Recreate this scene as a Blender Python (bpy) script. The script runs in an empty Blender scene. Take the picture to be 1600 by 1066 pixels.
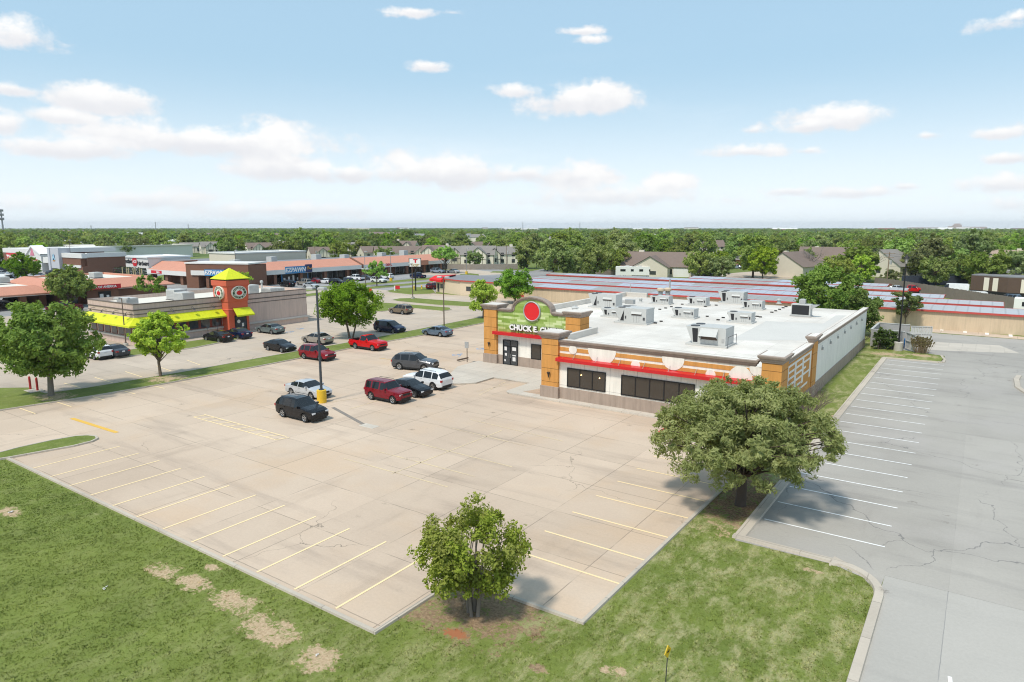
import bpy, bmesh, math, random
import numpy as np
from mathutils import Vector, Matrix
R = math.radians
C = bpy.context.scene.collection
SC = bpy.context.scene
# ---------------------------------------------------------------- camera
CAMH, YAW, PITCH, FPX = 15.4, R(34.6), math.atan(178 / 1067), 1067.0
cam = bpy.data.objects.new('camera', bpy.data.cameras.new('camera'))
C.objects.link(cam)
cam.location = (0, 0, CAMH)
cam.rotation_euler = (R(90) - PITCH, 0, YAW)
cam.data.sensor_width = 36; cam.data.lens = FPX / 1600 * 36
cam.data.clip_start = 0.5; cam.data.clip_end = 30000
SC.camera = cam
# ---------------------------------------------------------------- light and exposure
SC.view_settings.view_transform = 'Standard'; SC.view_settings.look = 'None'
SC.view_settings.exposure = 0.64; SC.view_settings.gamma = 1
SUN_EL, SUN_DIR = R(58), Vector((0.06, 1.0)).normalized()      # SUN_DIR: the way shadows fall
sun = bpy.data.objects.new('sun', bpy.data.lights.new('sun', 'SUN'))
C.objects.link(sun)
sun.data.energy = 2.2; sun.data.angle = R(7); sun.data.color = (1, .935, .83)
sv = Vector((SUN_DIR.x * math.cos(SUN_EL), SUN_DIR.y * math.cos(SUN_EL), -math.sin(SUN_EL)))
sun.rotation_euler = sv.to_track_quat('-Z', 'Y').to_euler()

def at(u, v, z=0.0):
    'ground point (or point at height z) seen at a pixel of the photograph'
    r, up = u - 800.0, 533.0 - v
    F = FPX * math.cos(PITCH) + up * math.sin(PITCH); U = -FPX * math.sin(PITCH) + up * math.cos(PITCH)
    t = (z - CAMH) / U
    x, y = r * t, F * t
    c, s = math.cos(YAW), math.sin(YAW)
    return Vector((x * c - y * s, x * s + y * c, z))

def azel(u, v):
    p = at(u, v, 15.4 + (1 if v < 355 else -1) * 1.0) - Vector((0, 0, CAMH))
    return math.atan2(p.x, p.y), math.atan2(p.z, math.hypot(p.x, p.y))

# ---------------------------------------------------------------- node helpers
class NT:
    def __init__(s, tree): s.t = tree; s.n = tree.nodes; s.l = tree.links
    def node(s, kind, **kw):
        n = s.n.new(kind)
        for k, v in kw.items(): setattr(n, k, v)
        return n
    def put(s, sock, v):
        if hasattr(v, 'links') or isinstance(v, bpy.types.NodeSocket): s.l.new(v, sock)
        elif isinstance(v, (tuple, list)): sock.default_value = tuple(v) + ((1,) if len(v) == 3 and sock.type == 'RGBA' else ())
        else: sock.default_value = v
    def m(s, op, a, b=None, c=None, clamp=False):
        n = s.node('ShaderNodeMath', operation=op, use_clamp=clamp)
        s.put(n.inputs[0], a)
        if b is not None: s.put(n.inputs[1], b)
        if c is not None: s.put(n.inputs[2], c)
        return n.outputs[0]
    def mr(s, v, a, b, c=0., d=1., smooth=True):
        n = s.node('ShaderNodeMapRange', interpolation_type='SMOOTHSTEP' if smooth else 'LINEAR')
        s.put(n.inputs[0], v); s.put(n.inputs[1], a); s.put(n.inputs[2], b); s.put(n.inputs[3], c); s.put(n.inputs[4], d)
        return n.outputs[0]
    def mix(s, f, a, b, mode='MIX'):
        n = s.node('ShaderNodeMix', data_type='RGBA', blend_type=mode)
        s.put(n.inputs[0], f); s.put(n.inputs[6], a); s.put(n.inputs[7], b)
        return n.outputs[2]
    def noise(s, vec, scale, detail=3., rough=.55, dist=0.):
        n = s.node('ShaderNodeTexNoise')
        if vec is not None: s.put(n.inputs['Vector'], vec)
        s.put(n.inputs['Scale'], scale); s.put(n.inputs['Detail'], detail); s.put(n.inputs['Roughness'], rough); s.put(n.inputs['Distortion'], dist)
        return n.outputs['Fac']
    def vor(s, vec, scale, feature='DISTANCE_TO_EDGE', out='Distance', rnd=1.):
        n = s.node('ShaderNodeTexVoronoi', feature=feature)
        s.put(n.inputs['Vector'], vec); s.put(n.inputs['Scale'], scale); s.put(n.inputs['Randomness'], rnd)
        return n.outputs[out]
    def pos(s): return s.node('ShaderNodeNewGeometry').outputs['Position']
    def obj(s): return s.node('ShaderNodeTexCoord').outputs['Object']
    def sep(s, v):
        n = s.node('ShaderNodeSeparateXYZ'); s.put(n.inputs[0], v); return n.outputs
    def comb(s, x, y, z):
        n = s.node('ShaderNodeCombineXYZ')
        for i, q in enumerate((x, y, z)): s.put(n.inputs[i], q)
        return n.outputs[0]
    def vm(s, op, a, b):
        n = s.node('ShaderNodeVectorMath', operation=op); s.put(n.inputs[0], a); s.put(n.inputs[1], b); return n.outputs[0]
    def line(s, coord, period, width, off=0.):
        'about 1 near multiples of period'
        q = s.m('MODULO', s.m('ADD', coord, 1000 * period + period / 2 - off), period)
        d = s.m('ABSOLUTE', s.m('SUBTRACT', q, period / 2))
        return s.mr(d, width * .4, width, 1., 0.)
    def bump(s, h, strength=.3, dist=.02):
        n = s.node('ShaderNodeBump'); s.put(n.inputs['Height'], h); n.inputs['Strength'].default_value = strength; n.inputs['Distance'].default_value = dist
        return n.outputs[0]

MATS = {}
def new_mat(name):
    m = bpy.data.materials.new(name); m.use_nodes = True
    t = NT(m.node_tree); b = t.n['Principled BSDF']
    MATS[name] = m
    return m, t, b

def M(name, col=None, rough=.75, var=.18, scale=1.5, metal=0., coat=0., bump=0., spec=.4, emit=0., streak=0.):
    'plain surface whose colour drifts with procedural grime'
    if name in MATS: return MATS[name]
    m, t, b = new_mat(name)
    p = t.obj()
    n1 = t.noise(p, scale, 5, .6); n2 = t.noise(p, scale * .17 + .02, 3)
    f = t.m('MULTIPLY_ADD', t.m('ADD', n1, n2), var, 1 - var)
    c = t.mix(1., col, t.comb(f, f, f), 'MULTIPLY') if var else col
    if streak: q = t.mr(t.noise(t.vm('MULTIPLY', p, (2.6, 2.6, .22)), 1.3, 5, .65), .35, .75, 1.04, 1. - streak); c = t.mix(1., c, t.comb(q, q, q), 'MULTIPLY')
    t.put(b.inputs['Base Color'], c)
    b.inputs['Roughness'].default_value = rough; b.inputs['Metallic'].default_value = metal
    b.inputs['Coat Weight'].default_value = coat; b.inputs['Specular IOR Level'].default_value = spec
    if coat: b.inputs['Coat Roughness'].default_value = .04
    if bump: t.put(b.inputs['Normal'], t.bump(t.noise(p, scale * 12, 4), bump, .02))
    if emit: t.put(b.inputs['Emission Color'], col); b.inputs['Emission Strength'].default_value = emit
    return m

# ---------------------------------------------------------------- sky
def build_world():
    w = bpy.data.worlds.new('World'); SC.world = w; w.use_nodes = True
    t = NT(w.node_tree); bg = t.n['Background']
    sky = t.node('ShaderNodeTexSky', sky_type='NISHITA', sun_disc=False)
    sky.sun_elevation = SUN_EL
    sky.sun_rotation = math.atan2(-SUN_DIR.x, -SUN_DIR.y)
    sky.altitude = 300; sky.air_density = 1.0; sky.dust_density = 1.6; sky.ozone_density = 1.2
    d = t.node('ShaderNodeTexCoord').outputs['Generated']
    x, y, z = t.sep(d)
    az = t.m('ARCTAN2', x, y); el = t.m('ARCSINE', z)
    ELS = 1.35
    q = t.comb(t.m('MULTIPLY', az, 1.), t.m('MULTIPLY', el, ELS), 0.)
    wob = t.m('SUBTRACT', t.noise(q, 9., 6, .6), .5)
    fine = t.m('SUBTRACT', t.noise(q, 34., 6, .62), .5)
    cloud = None
    #        u,   v,   half width, half height (px), strength
    CL = [(30, 58, 84, 34, 1), (165, 158, 92, 30, 1), (98, 184, 60, 16, .9), (20, 140, 48, 14, .7), (5, 195, 50, 26, .9),
          (285, 222, 190, 33, 1.), (415, 226, 140, 35, 1.), (110, 234, 120, 22, .9), (450, 262, 110, 34, .8), (690, 272, 150, 32, 1), (540, 275, 80, 24, .7),
          (230, 315, 120, 22, .8), (60, 322, 130, 24, .45), (430, 330, 150, 16, .6), (640, 20, 60, 11, .75), (612, 24, 30, 6, .4), (705, 20, 26, 8, .6),
          (670, 105, 38, 13, .8), (910, 158, 110, 34, 1), (810, 143, 52, 18, .9), (905, 50, 32, 7, .6), (925, 63, 24, 7, .5),
          (1318, 187, 84, 30, 1), (1270, 200, 40, 14, .8), (1170, 238, 72, 15, .95), (1262, 236, 26, 8, .5), (1178, 204, 16, 7, .4),
          (905, 280, 70, 28, .9), (1050, 288, 60, 18, .9), (980, 308, 190, 26, .6), (820, 272, 44, 18, .6), (1240, 300, 40, 9, .6), (1330, 302, 70, 12, .7),
          (1555, 38, 56, 18, .6), (1590, 26, 30, 14, .6), (1450, 212, 26, 8, .5), (1560, 210, 52, 14, .8), (1580, 248, 60, 13, .8), (1560, 290, 90, 22, .85), (1590, 320, 110, 22, .6), (1415, 292, 22, 6, .35)]
    # clouds beyond the frame, so that the sky goes on all round
    rr = random.Random(5)
    for i in range(16):
        CL.append((None, rr.uniform(R(55), R(330)), rr.uniform(R(6), R(22)), rr.uniform(.06, .16), rr.uniform(.02, .045), rr.uniform(.6, 1)))
    shade = None
    for k in CL:
        if k[0] is None: a0, e0, wa, he, st = k[1] + R(-34), k[2], k[3], k[4], k[5]
        else:
            u, v, w_, h_, st = k
            a0, e0 = azel(u, v); a1, e1 = azel(u + w_, v); _, e2 = azel(u, v - h_); wa = abs(a1 - a0); he = abs(e2 - e0)
        da = t.m('DIVIDE', t.m('SUBTRACT', az, a0), wa)
        if k[0] is None:  # wrap the angle
            da = t.m('DIVIDE', t.m('WRAP', t.m('SUBTRACT', az, a0), math.pi, -math.pi), wa)
        de = t.m('DIVIDE', t.m('SUBTRACT', el, e0), he)
        de2 = t.m('MAXIMUM', de, t.m('MULTIPLY', de, -1.35))
        r = t.m('SQRT', t.m('ADD', t.m('MULTIPLY', da, da), t.m('MULTIPLY', de2, de2)))
        f = t.m('MULTIPLY', t.m('SUBTRACT', 1.12, r), st)
        cloud = f if cloud is None else t.m('MAXIMUM', cloud, f)
        sh = t.m('MULTIPLY', t.m('MAXIMUM', t.m('SUBTRACT', 1.2, r), 0.), de)
        shade = sh if shade is None else t.m('ADD', shade, sh)
    dens = t.m('ADD', cloud, t.m('ADD', t.m('MULTIPLY', wob, 2.3), t.m('MULTIPLY', fine, 1.3)))
    alpha = t.mr(dens, -.02, .62)
    lowfade = t.mr(el, R(-.2), R(4), .55, 1.)
    alpha = t.m('MULTIPLY', alpha, lowfade)
    ccol = t.mix(t.mr(t.m('ADD', shade, t.m('MULTIPLY', fine, .9)), -.35, .55), (.80, .81, .845), (1.0, .995, .985))
    # pale milky veil that thickens to the horizon
    veil = t.mr(el, R(0), R(30), .94, .70)
    base = t.mix(1., sky.outputs[0], (SKYK, SKYK, SKYK), 'MULTIPLY')
    base = t.mix(veil, base, t.mix(t.mr(el, R(0), R(13)), (.525, .575, .605), (.252, .375, .465)))
    wisp = t.m('MULTIPLY', t.mr(t.noise(t.comb(az, t.m('MULTIPLY', el, 5.), 0.), 3.2, 6, .6), .5, .78), t.mr(el, R(0), R(14), .35, .03))
    base = t.mix(wisp, base, (.55, .57, .59))
    out = t.mix(alpha, base, t.mix(1., ccol, (CLK, CLK, CLK), 'MULTIPLY'))
    # below the horizon: what the ground sends back
    out = t.mix(t.mr(el, R(-2), R(-.3), 1., 0.), out, (.22, .21, .17))
    t.put(bg.inputs['Color'], t.mix(1., out, (10, 10, 10), 'MULTIPLY'))
    bg.inputs['Strength'].default_value = 0.118
    w.cycles.sampling_method = 'MANUAL'; w.cycles.sample_map_resolution = 512
SKYK, CLK = 0.108, 0.575
build_world()
SC.cycles.max_bounces = 6; SC.cycles.transparent_max_bounces = 6; SC.cycles.caustics_reflective = False; SC.cycles.caustics_refractive = False
SC.cycles.use_denoising = True; SC.cycles.filter_width = 1.1

# ---------------------------------------------------------------- mesh helpers
class MB:
    def __init__(s): s.v = []; s.f = []; s.mi = []; s.sm = []; s.g = []
    def add(s, vs, fs, mi=0, smooth=False, mat=None):
        o = len(s.v)
        for p in vs:
            p = Vector(p)
            s.v.append(tuple(mat @ p) if mat is not None else tuple(p))
        s.g.append((len(s.f), len(s.f) + len(fs)))
        for f in fs: s.f.append(tuple(i + o for i in f)); s.mi.append(mi); s.sm.append(smooth)
        return s
    def box(s, x0, x1, y0, y1, z0, z1, mi=0, mat=None):
        return s.add([(x0, y0, z0), (x1, y0, z0), (x1, y1, z0), (x0, y1, z0), (x0, y0, z1), (x1, y0, z1), (x1, y1, z1), (x0, y1, z1)],
                     [(0, 3, 2, 1), (4, 5, 6, 7), (0, 1, 5, 4), (1, 2, 6, 5), (2, 3, 7, 6), (3, 0, 4, 7)], mi, False, mat)
    def cbox(s, cx, cy, cz, sx, sy, sz, mi=0, mat=None): return s.box(cx - sx / 2, cx + sx / 2, cy - sy / 2, cy + sy / 2, cz - sz / 2, cz + sz / 2, mi, mat)
    def poly(s, pts, mi=0, mat=None): return s.add(pts, [tuple(range(len(pts)))], mi, False, mat)
    def prism(s, pts, z0, z1, mi=0, mi_side=None, bottom=True, mat=None):
        'pts: outline in x, y (anticlockwise)'
        a = sum(pts[i][0] * pts[(i + 1) % len(pts)][1] - pts[(i + 1) % len(pts)][0] * pts[i][1] for i in range(len(pts)))
        if a < 0: pts = pts[::-1]
        n = len(pts)
        vs = [(p[0], p[1], z0) for p in pts] + [(p[0], p[1], z1) for p in pts]
        s.add(vs, [tuple(range(n, 2 * n))], mi, False, mat)
        s.add(vs, [(i, (i + 1) % n, n + (i + 1) % n, n + i) for i in range(n)] + ([tuple(range(n - 1, -1, -1))] if bottom else []), mi if mi_side is None else mi_side, False, mat)
        return s
    def loft(s, x0, x1, y0, y1, prof, mi=0, top=True, bot=False, mis=None, mat=None):
        'rectangular rings: prof = [(outward offset, z), ...]'
        vs = []
        for o, z in prof: vs += [(x0 - o, y0 - o, z), (x1 + o, y0 - o, z), (x1 + o, y1 + o, z), (x0 - o, y1 + o, z)]
        for k in range(len(prof) - 1):
            b = 4 * k
            s.add(vs, [(b + i, b + (i + 1) % 4, b + 4 + (i + 1) % 4, b + 4 + i) for i in range(4)], mis[k] if mis else mi, False, mat)
        n = len(vs)
        if top: s.add(vs, [(n - 4, n - 3, n - 2, n - 1)], mis[-1] if mis else mi, False, mat)
        if bot: s.add(vs, [(3, 2, 1, 0)], mi, False, mat)
        return s
    def tube(s, p0, p1, r0, r1=None, n=8, mi=0, caps=True, smooth=True, mat=None):
        p0, p1 = Vector(p0), Vector(p1); r1 = r0 if r1 is None else r1
        d = (p1 - p0).normalized(); a = d.orthogonal().normalized(); b = d.cross(a)
        vs = []
        for p, r in ((p0, r0), (p1, r1)):
            for i in range(n):
                th = 2 * math.pi * i / n; vs.append(p + a * (r * math.cos(th)) + b * (r * math.sin(th)))
        s.add(vs, [(i, (i + 1) % n, n + (i + 1) % n, n + i) for i in range(n)], mi, smooth, mat)
        if caps: s.add(vs, [tuple(range(n - 1, -1, -1)), tuple(range(n, 2 * n))], mi, False, mat)
        return s
    def path(s, pts, rs, n=7, mi=0, smooth=True):
        pts = [Vector(p) for p in pts]; vs = []
        a = (pts[1] - pts[0]).orthogonal().normalized()
        for i, p in enumerate(pts):
            d = (pts[min(i + 1, len(pts) - 1)] - pts[max(i - 1, 0)]).normalized()
            a = (a - d * a.dot(d)).normalized(); b = d.cross(a)
            for k in range(n):
                th = 2 * math.pi * k / n; vs.append(p + (a * math.cos(th) + b * math.sin(th)) * rs[i])
        fs = []
        for i in range(len(pts) - 1): fs += [(i * n + k, i * n + (k + 1) % n, (i + 1) * n + (k + 1) % n, (i + 1) * n + k) for k in range(n)]
        s.add(vs, fs, mi, smooth); s.add(vs, [tuple(range((len(pts) - 1) * n, len(pts) * n))], mi)
        return s
    def lathe(s, prof, c=(0, 0, 0), n=16, mi=0, smooth=True, mat=None, mis=None):
        vs = []; c = Vector(c)
        for r, z in prof:
            for k in range(n):
                th = 2 * math.pi * k / n; vs.append(c + Vector((r * math.cos(th), r * math.sin(th), z)))
        for i in range(len(prof) - 1):
            s.add(vs, [(i * n + k, i * n + (k + 1) % n, (i + 1) * n + (k + 1) % n, (i + 1) * n + k) for k in range(n)], mis[i] if mis else mi, smooth, mat)
        if prof[-1][0] > 1e-4: s.add(vs, [tuple(range((len(prof) - 1) * n, len(prof) * n))], mis[-1] if mis else mi, False, mat)
        return s
    def mesh(s, mats, off=(0, 0, 0), name='m'):
        me = bpy.data.meshes.new(name)
        o = Vector(off)
        used = sorted(set(i for f in s.f for i in f)); mp = {k: i for i, k in enumerate(used)}
        me.from_pydata([tuple(Vector(s.v[k]) - o) for k in used], [], [tuple(mp[i] for i in f) for f in s.f])
        for m in (mats if isinstance(mats, (list, tuple)) else [mats]): me.materials.append(m)
        me.polygons.foreach_set('material_index', s.mi); me.polygons.foreach_set('use_smooth', s.sm)
        me.update()
        return me
    def pieces(s):
        out = []
        for k in range(len(s.g)):
            a, b = s.g[k]; q = MB(); used = sorted(set(i for f in s.f[a:b] for i in f)); mp = {j: i for i, j in enumerate(used)}
            q.v = [s.v[j] for j in used]; q.f = [tuple(mp[i] for i in f) for f in s.f[a:b]]; q.mi = s.mi[a:b]; q.sm = s.sm[a:b]; q.g = [(0, b - a)]; out.append(q)
        return out
    def build_each(s, name, mats, parent=None, world=True): return [q.build(name, mats, parent, world) for q in s.pieces()]
    def build(s, name, mats, parent=None, world=True):
        off = parent_loc(parent) if (parent is not None and world) else (0, 0, 0)
        o = bpy.data.objects.new(name, s.mesh(mats, off, name)); C.objects.link(o)
        if parent is not None: o.parent = parent
        return o

def parent_loc(p):
    v = Vector((0, 0, 0))
    while p is not None: v = v + Vector(p.location); p = p.parent
    return v
def tag(o, label, cat, group=None, kind=None):
    o['label'] = label; o['category'] = cat
    if group: o['group'] = group
    if kind: o['kind'] = kind
    return o
def thing(name, label, cat, loc=(0, 0, 0), rz=0., group=None):
    o = bpy.data.objects.new(name, None); C.objects.link(o); o.location = loc; o.rotation_euler = (0, 0, rz); o.empty_display_size = .2
    return tag(o, label, cat, group)
def struct(name, mb, mats, kind='structure'):
    o = mb.build(name, mats); o['kind'] = kind; return o
def copy_tree(o, parent=None):
    c = o.copy(); C.objects.link(c)
    if parent is not None: c.parent = parent
    for ch in o.children: copy_tree(ch, c)
    return c
FONT = {}
def text_mb(mb, body, size, M4, mi=0, extrude=.03, bold=0., shear=0., spacing=1.):
    'lettering as real geometry, centred on the origin of M4'
    key = (body, size, extrude, bold, shear, spacing)
    if key not in FONT:
        cu = bpy.data.curves.new('lettering', 'FONT'); cu.body = body; cu.size = size; cu.extrude = extrude; cu.offset = bold; cu.shear = shear
        cu.space_character = spacing; cu.resolution_u = 3; cu.align_x = 'CENTER'; cu.align_y = 'CENTER'
        o = bpy.data.objects.new('lettering', cu); C.objects.link(o); bpy.context.view_layer.update()
        me = bpy.data.meshes.new_from_object(o.evaluated_get(bpy.context.evaluated_depsgraph_get()))
        FONT[key] = ([v.co.copy() for v in me.vertices], [tuple(p.vertices) for p in me.polygons])
        bpy.data.objects.remove(o); bpy.data.curves.remove(cu); bpy.data.meshes.remove(me)
    vs, fs = FONT[key]
    return mb.add(vs, fs, mi, False, M4)
def face_to(loc, nrm):
    'matrix whose +Z is nrm, +Y is up and +X runs to the reader\'s right'
    z = Vector(nrm).normalized(); x = Vector((0, 0, 1)).cross(z).normalized(); y = z.cross(x)
    m = Matrix((x, y, z)).transposed().to_4x4(); m.translation = Vector(loc); return m
# ================================================================ GROUND
PATCH = [(at(258, 892), 1.1, .55), (at(302, 910), 1.25, .6), (at(365, 940), 1.5, .7), (at(418, 983), 1.6, .85), (at(493, 1030), 1.05, .8), (at(332, 888), .5, .3),
         (at(15, 800), 1.0, .5), (Vector((-10.2, 38.6, 0)), 2.0, 5.6), (at(1185, 775), 1.7, 1.6), (at(752, 950), 3.1, 2.6), (at(660, 958), 1.3, .7), (at(820, 940), 1.4, 1.2), (at(948, 1048), .3, .25), (at(840, 1045), .45, .25), (at(84, 621), 2.2, 1.5), (at(262, 593), 1.8, 2.2), (at(548, 530), 1.6, 1.6), (at(1272, 892), .5, .25),
         (at(1300, 650), .6, .4), (at(965, 1050), .4, .3), (at(1385, 555), 2.2, 1.4), (at(1440, 557), 1.8, 1.1)]
GK = 1.95
def grass_color(t, p):
    x, y, z = t.sep(p)
    big = t.noise(p, .05, 4, .6); mid = t.noise(p, .35, 5, .65); fine = t.noise(t.vm('MULTIPLY', p, (1., 1.6, 1.)), 3.2, 6, .72); tiny = t.noise(t.vm('MULTIPLY', p, (1., 2.2, 1.)), 15., 3, .7)
    g = t.mix(t.mr(mid, .22, .80), (.066, .085, .018), (.118, .142, .034))
    g = t.mix(t.mr(fine, .36, .66), t.mix(.24, g, (.030, .050, .010)), g)
    g = t.mix(t.mr(tiny, .30, .72), t.mix(.35, g, (.02, .045, .008)), t.mix(.16, g, (.17, .18, .07)))
    # drier towards the drive side
    dry = t.m('MULTIPLY', t.mr(x, -30., -9., .18, .95), t.mr(t.noise(t.vm('MULTIPLY', p, (1., .45, 1.)), 1.1, 7, .78), .44, .64))
    dry = t.m('ADD', dry, t.m('MULTIPLY', t.mr(t.noise(p, .9, 5, .7), .57, .74), .4))
    g = t.mix(t.m('MULTIPLY', dry, t.mr(tiny, .2, .8, .55, 1.), clamp=True), g, (.215, .195, .115))
    g = t.mix(t.m('MULTIPLY', t.mr(big, .4, .64), .35), g, (.10, .115, .03))
    w = t.m('SUBTRACT', t.noise(p, 1.3, 5, .7), .5); w2 = t.m('SUBTRACT', t.noise(p, 6., 4, .7), .5)
    soil = None
    for c, a, b in PATCH:
        dx = t.m('DIVIDE', t.m('SUBTRACT', x, c.x), a); dy = t.m('DIVIDE', t.m('SUBTRACT', y, c.y), b)
        f = t.m('SUBTRACT', 1., t.m('ADD', t.m('MULTIPLY', dx, dx), t.m('MULTIPLY', dy, dy)))
        soil = f if soil is None else t.m('MAXIMUM', soil, f)
    soil = t.mr(t.m('ADD', soil, t.m('ADD', t.m('MULTIPLY', w, 4.6), t.m('MULTIPLY', w2, 3.4))), .05, .8)
    shrub = t.mr(t.m('SQRT', t.m('ADD', t.m('POWER', t.m('SUBTRACT', x, PATCH[9][0].x), 2.), t.m('POWER', t.m('SUBTRACT', y, PATCH[9][0].y), 2.))), 4.2, 5.4, 1., 0.)
    mulch = t.mr(t.m('SQRT', t.m('ADD', t.m('POWER', t.m('SUBTRACT', x, PATCH[8][0].x), 2.), t.m('POWER', t.m('SUBTRACT', y, PATCH[8][0].y), 2.))), 4., 5.5, 1., 0.)
    sc = t.mix(t.mr(t.noise(p, 9., 5, .7), .3, .7), (.19, .135, .085), (.28, .215, .15))
    sc = t.mix(t.m('MAXIMUM', t.m('MULTIPLY', shrub, .75), mulch), sc, t.mix(t.mr(t.noise(p, 7., 5, .7), .35, .65), (.065, .040, .024), (.15, .10, .064)))
    red = at(712, 990)
    rd = t.mr(t.m('ADD', t.m('SQRT', t.m('ADD', t.m('POWER', t.m('DIVIDE', t.m('SUBTRACT', x, red.x), .6), 2.), t.m('POWER', t.m('DIVIDE', t.m('SUBTRACT', y, red.y), .33), 2.))), t.m('MULTIPLY', w2, 3.4)), .55, 1.15, 1., 0.)
    sc = t.mix(rd, sc, (.19, .075, .038)); soil = t.m('MAXIMUM', soil, rd)
    c = t.mix(soil, g, sc)
    # suburb floor far away
    far = t.mr(t.m('SQRT', t.m('ADD', t.m('MULTIPLY', x, x), t.m('MULTIPLY', y, y))), 150., 420.)
    fc = t.mix(t.mr(t.noise(p, .02, 5, .7), .35, .65), (.032, .055, .014), (.10, .12, .045))
    c = t.mix(far, c, fc); return t.mix(1., c, (GK, GK, GK * .95), 'MULTIPLY'), soil
m, t, b = new_mat('grass'); p = t.pos()
gc, soil = grass_color(t, p); t.put(b.inputs['Base Color'], gc); b.inputs['Roughness'].default_value = .95; b.inputs['Specular IOR Level'].default_value = .1
t.put(b.inputs['Normal'], t.bump(t.noise(p, 9., 5, .75), .5, .06))
m, t, b = new_mat('grass_blade'); p = t.pos()
gc, soil = grass_color(t, p); rnd = t.node('ShaderNodeNewGeometry').outputs['Random Per Island']
f = t.mr(rnd, 0., 1., .9, 1.5, False); t.put(b.inputs['Base Color'], t.mix(1., gc, t.comb(f, f, t.m('MULTIPLY', f, .9)), 'MULTIPLY')); b.inputs['Roughness'].default_value = .8; b.inputs['Specular IOR Level'].default_value = .15

def paving(name, base, dark, light, joint_x, joint_y, jw, jdark, crack, stain, warm=None, offx=0., offy=0., joint_break=.46):
    m, t, b = new_mat(name); p = t.pos(); x, y, z = t.sep(p)
    warp = t.vm('ADD', p, t.vm('MULTIPLY', t.vm('SUBTRACT', t.node('ShaderNodeTexNoise').outputs['Color'], (.5, .5, .5)), (0, 0, 0)))
    big = t.noise(p, .055, 5, .62); mid = t.noise(p, .42, 6, .66); fine = t.noise(p, 7., 5, .7)
    c = t.mix(t.mr(big, .34, .66), dark, light)
    c = t.mix(t.mr(mid, .3, .7), t.mix(.5, c, base), c)
    # broom marks, tyre polish
    st = t.noise(t.vm('MULTIPLY', p, (.16, 1.1, 1.)), .45, 5, .65)
    c = t.mix(t.m('MULTIPLY', t.mr(st, .5, .72), stain), c, t.mix(1., c, (.66, .66, .68), 'MULTIPLY'))
    st2 = t.noise(t.vm('MULTIPLY', p, (1., .2, 1.)), .33, 5, .65)
    c = t.mix(t.m('MULTIPLY', t.mr(st2, .56, .74), stain * .9), c, t.mix(1., c, (.70, .69, .69), 'MULTIPLY'))
    if warm: c = t.mix(t.m('MULTIPLY', t.mr(t.noise(p, .12, 4, .6), .48, .68), .6), c, warm)
    # slab to slab tone
    sx = t.m('FLOOR', t.m('DIVIDE', t.m('SUBTRACT', x, offx), joint_x)); sy = t.m('FLOOR', t.m('DIVIDE', t.m('SUBTRACT', y, offy), joint_y))
    wn = t.node('ShaderNodeTexWhiteNoise', noise_dimensions='2D'); t.put(wn.inputs['Vector'], t.comb(sx, sy, 0.))
    sl = t.mr(wn.outputs['Value'], 0., 1., .94, 1.04, False)
    c = t.mix(1., c, t.comb(sl, sl, sl), 'MULTIPLY')
    f = t.mr(fine, .25, .75, .955, 1.04); c = t.mix(1., c, t.comb(f, f, f), 'MULTIPLY')
    brk = t.mr(t.noise(p, .23, 4, .6), joint_break - .1, joint_break + .1)
    wob = t.m('MULTIPLY', t.m('SUBTRACT', t.noise(p, 1.6, 4), .5), .05)
    j = t.m('MAXIMUM', t.line(t.m('ADD', x, wob), joint_x, jw, offx), t.line(t.m('ADD', y, wob), joint_y, jw, offy))
    c = t.mix(t.m('MULTIPLY', j, t.m('MULTIPLY', t.mr(brk, 0., 1., .10, .85), .75)), c, jdark)
    # wandering cracks
    nz = t.node('ShaderNodeTexNoise'); t.put(nz.inputs['Vector'], p); nz.inputs['Scale'].default_value = .55; nz.inputs['Detail'].default_value = 6
    wp = t.vm('ADD', p, t.vm('MULTIPLY', t.vm('SUBTRACT', nz.outputs['Color'], (.5, .5, .5)), (2.6, 2.6, 0)))
    flat = t.vm('MULTIPLY', wp, (1., 1., 0.))
    e = t.vor(flat, crack[0]); ck = t.m('MULTIPLY', t.mr(e, crack[1] * .3, crack[1], 1., 0.), t.mr(t.noise(p, .09, 4, .6), crack[2] - .05, crack[2] + .05))
    c = t.mix(t.m('MULTIPLY', ck, .75), c, jdark)
    # oil drips
    dv = t.vor(t.vm('MULTIPLY', p, (1., 1., 0.)), .55, 'F1'); dr = t.m('MULTIPLY', t.mr(t.m('ADD', dv, t.m('MULTIPLY', t.m('SUBTRACT', fine, .5), .5)), .02, .16, 1., 0.), t.mr(t.noise(p, .15, 3), .54, .6))
    c = t.mix(t.m('MULTIPLY', dr, .45), c, (.09, .075, .06))
    t.put(b.inputs['Base Color'], c); b.inputs['Roughness'].default_value = .88; b.inputs['Specular IOR Level'].default_value = .25
    t.put(b.inputs['Normal'], t.bump(t.m('ADD', t.noise(p, 28., 3), t.m('MULTIPLY', j, -.6)), .25, .02))
    return m
paving('concrete', (.55, .435, .335), (.50, .392, .298), (.60, .482, .372), 4.6, 4.45, .035, (.20, .165, .13), (.075, .0022, .56), .55, (.56, .41, .28), offx=-18.3, offy=21.7)
paving('concrete_lot', (.49, .41, .33), (.435, .362, .292), (.535, .448, .36), 4.7, 4.7, .035, (.16, .14, .12), (.08, .003, .58), .36, (.50, .40, .30), offx=.4)
paving('asphalt', (.385, .36, .322), (.335, .312, .28), (.43, .402, .358), 9., 60., .012, (.17, .165, .16), (.13, .0042, .44), .55, (.42, .39, .36), joint_break=.62)
paving('road_grey', (.30, .295, .29), (.26, .26, .255), (.36, .35, .34), 8., 12., .03, (.15, .15, .15), (.1, .006, .45), .4)
paving('apron', (.415, .392, .352), (.385, .365, .33), (.445, .42, .38), 60., 60., .02, (.2, .2, .2), (.06, .003, .6), .25)
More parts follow.
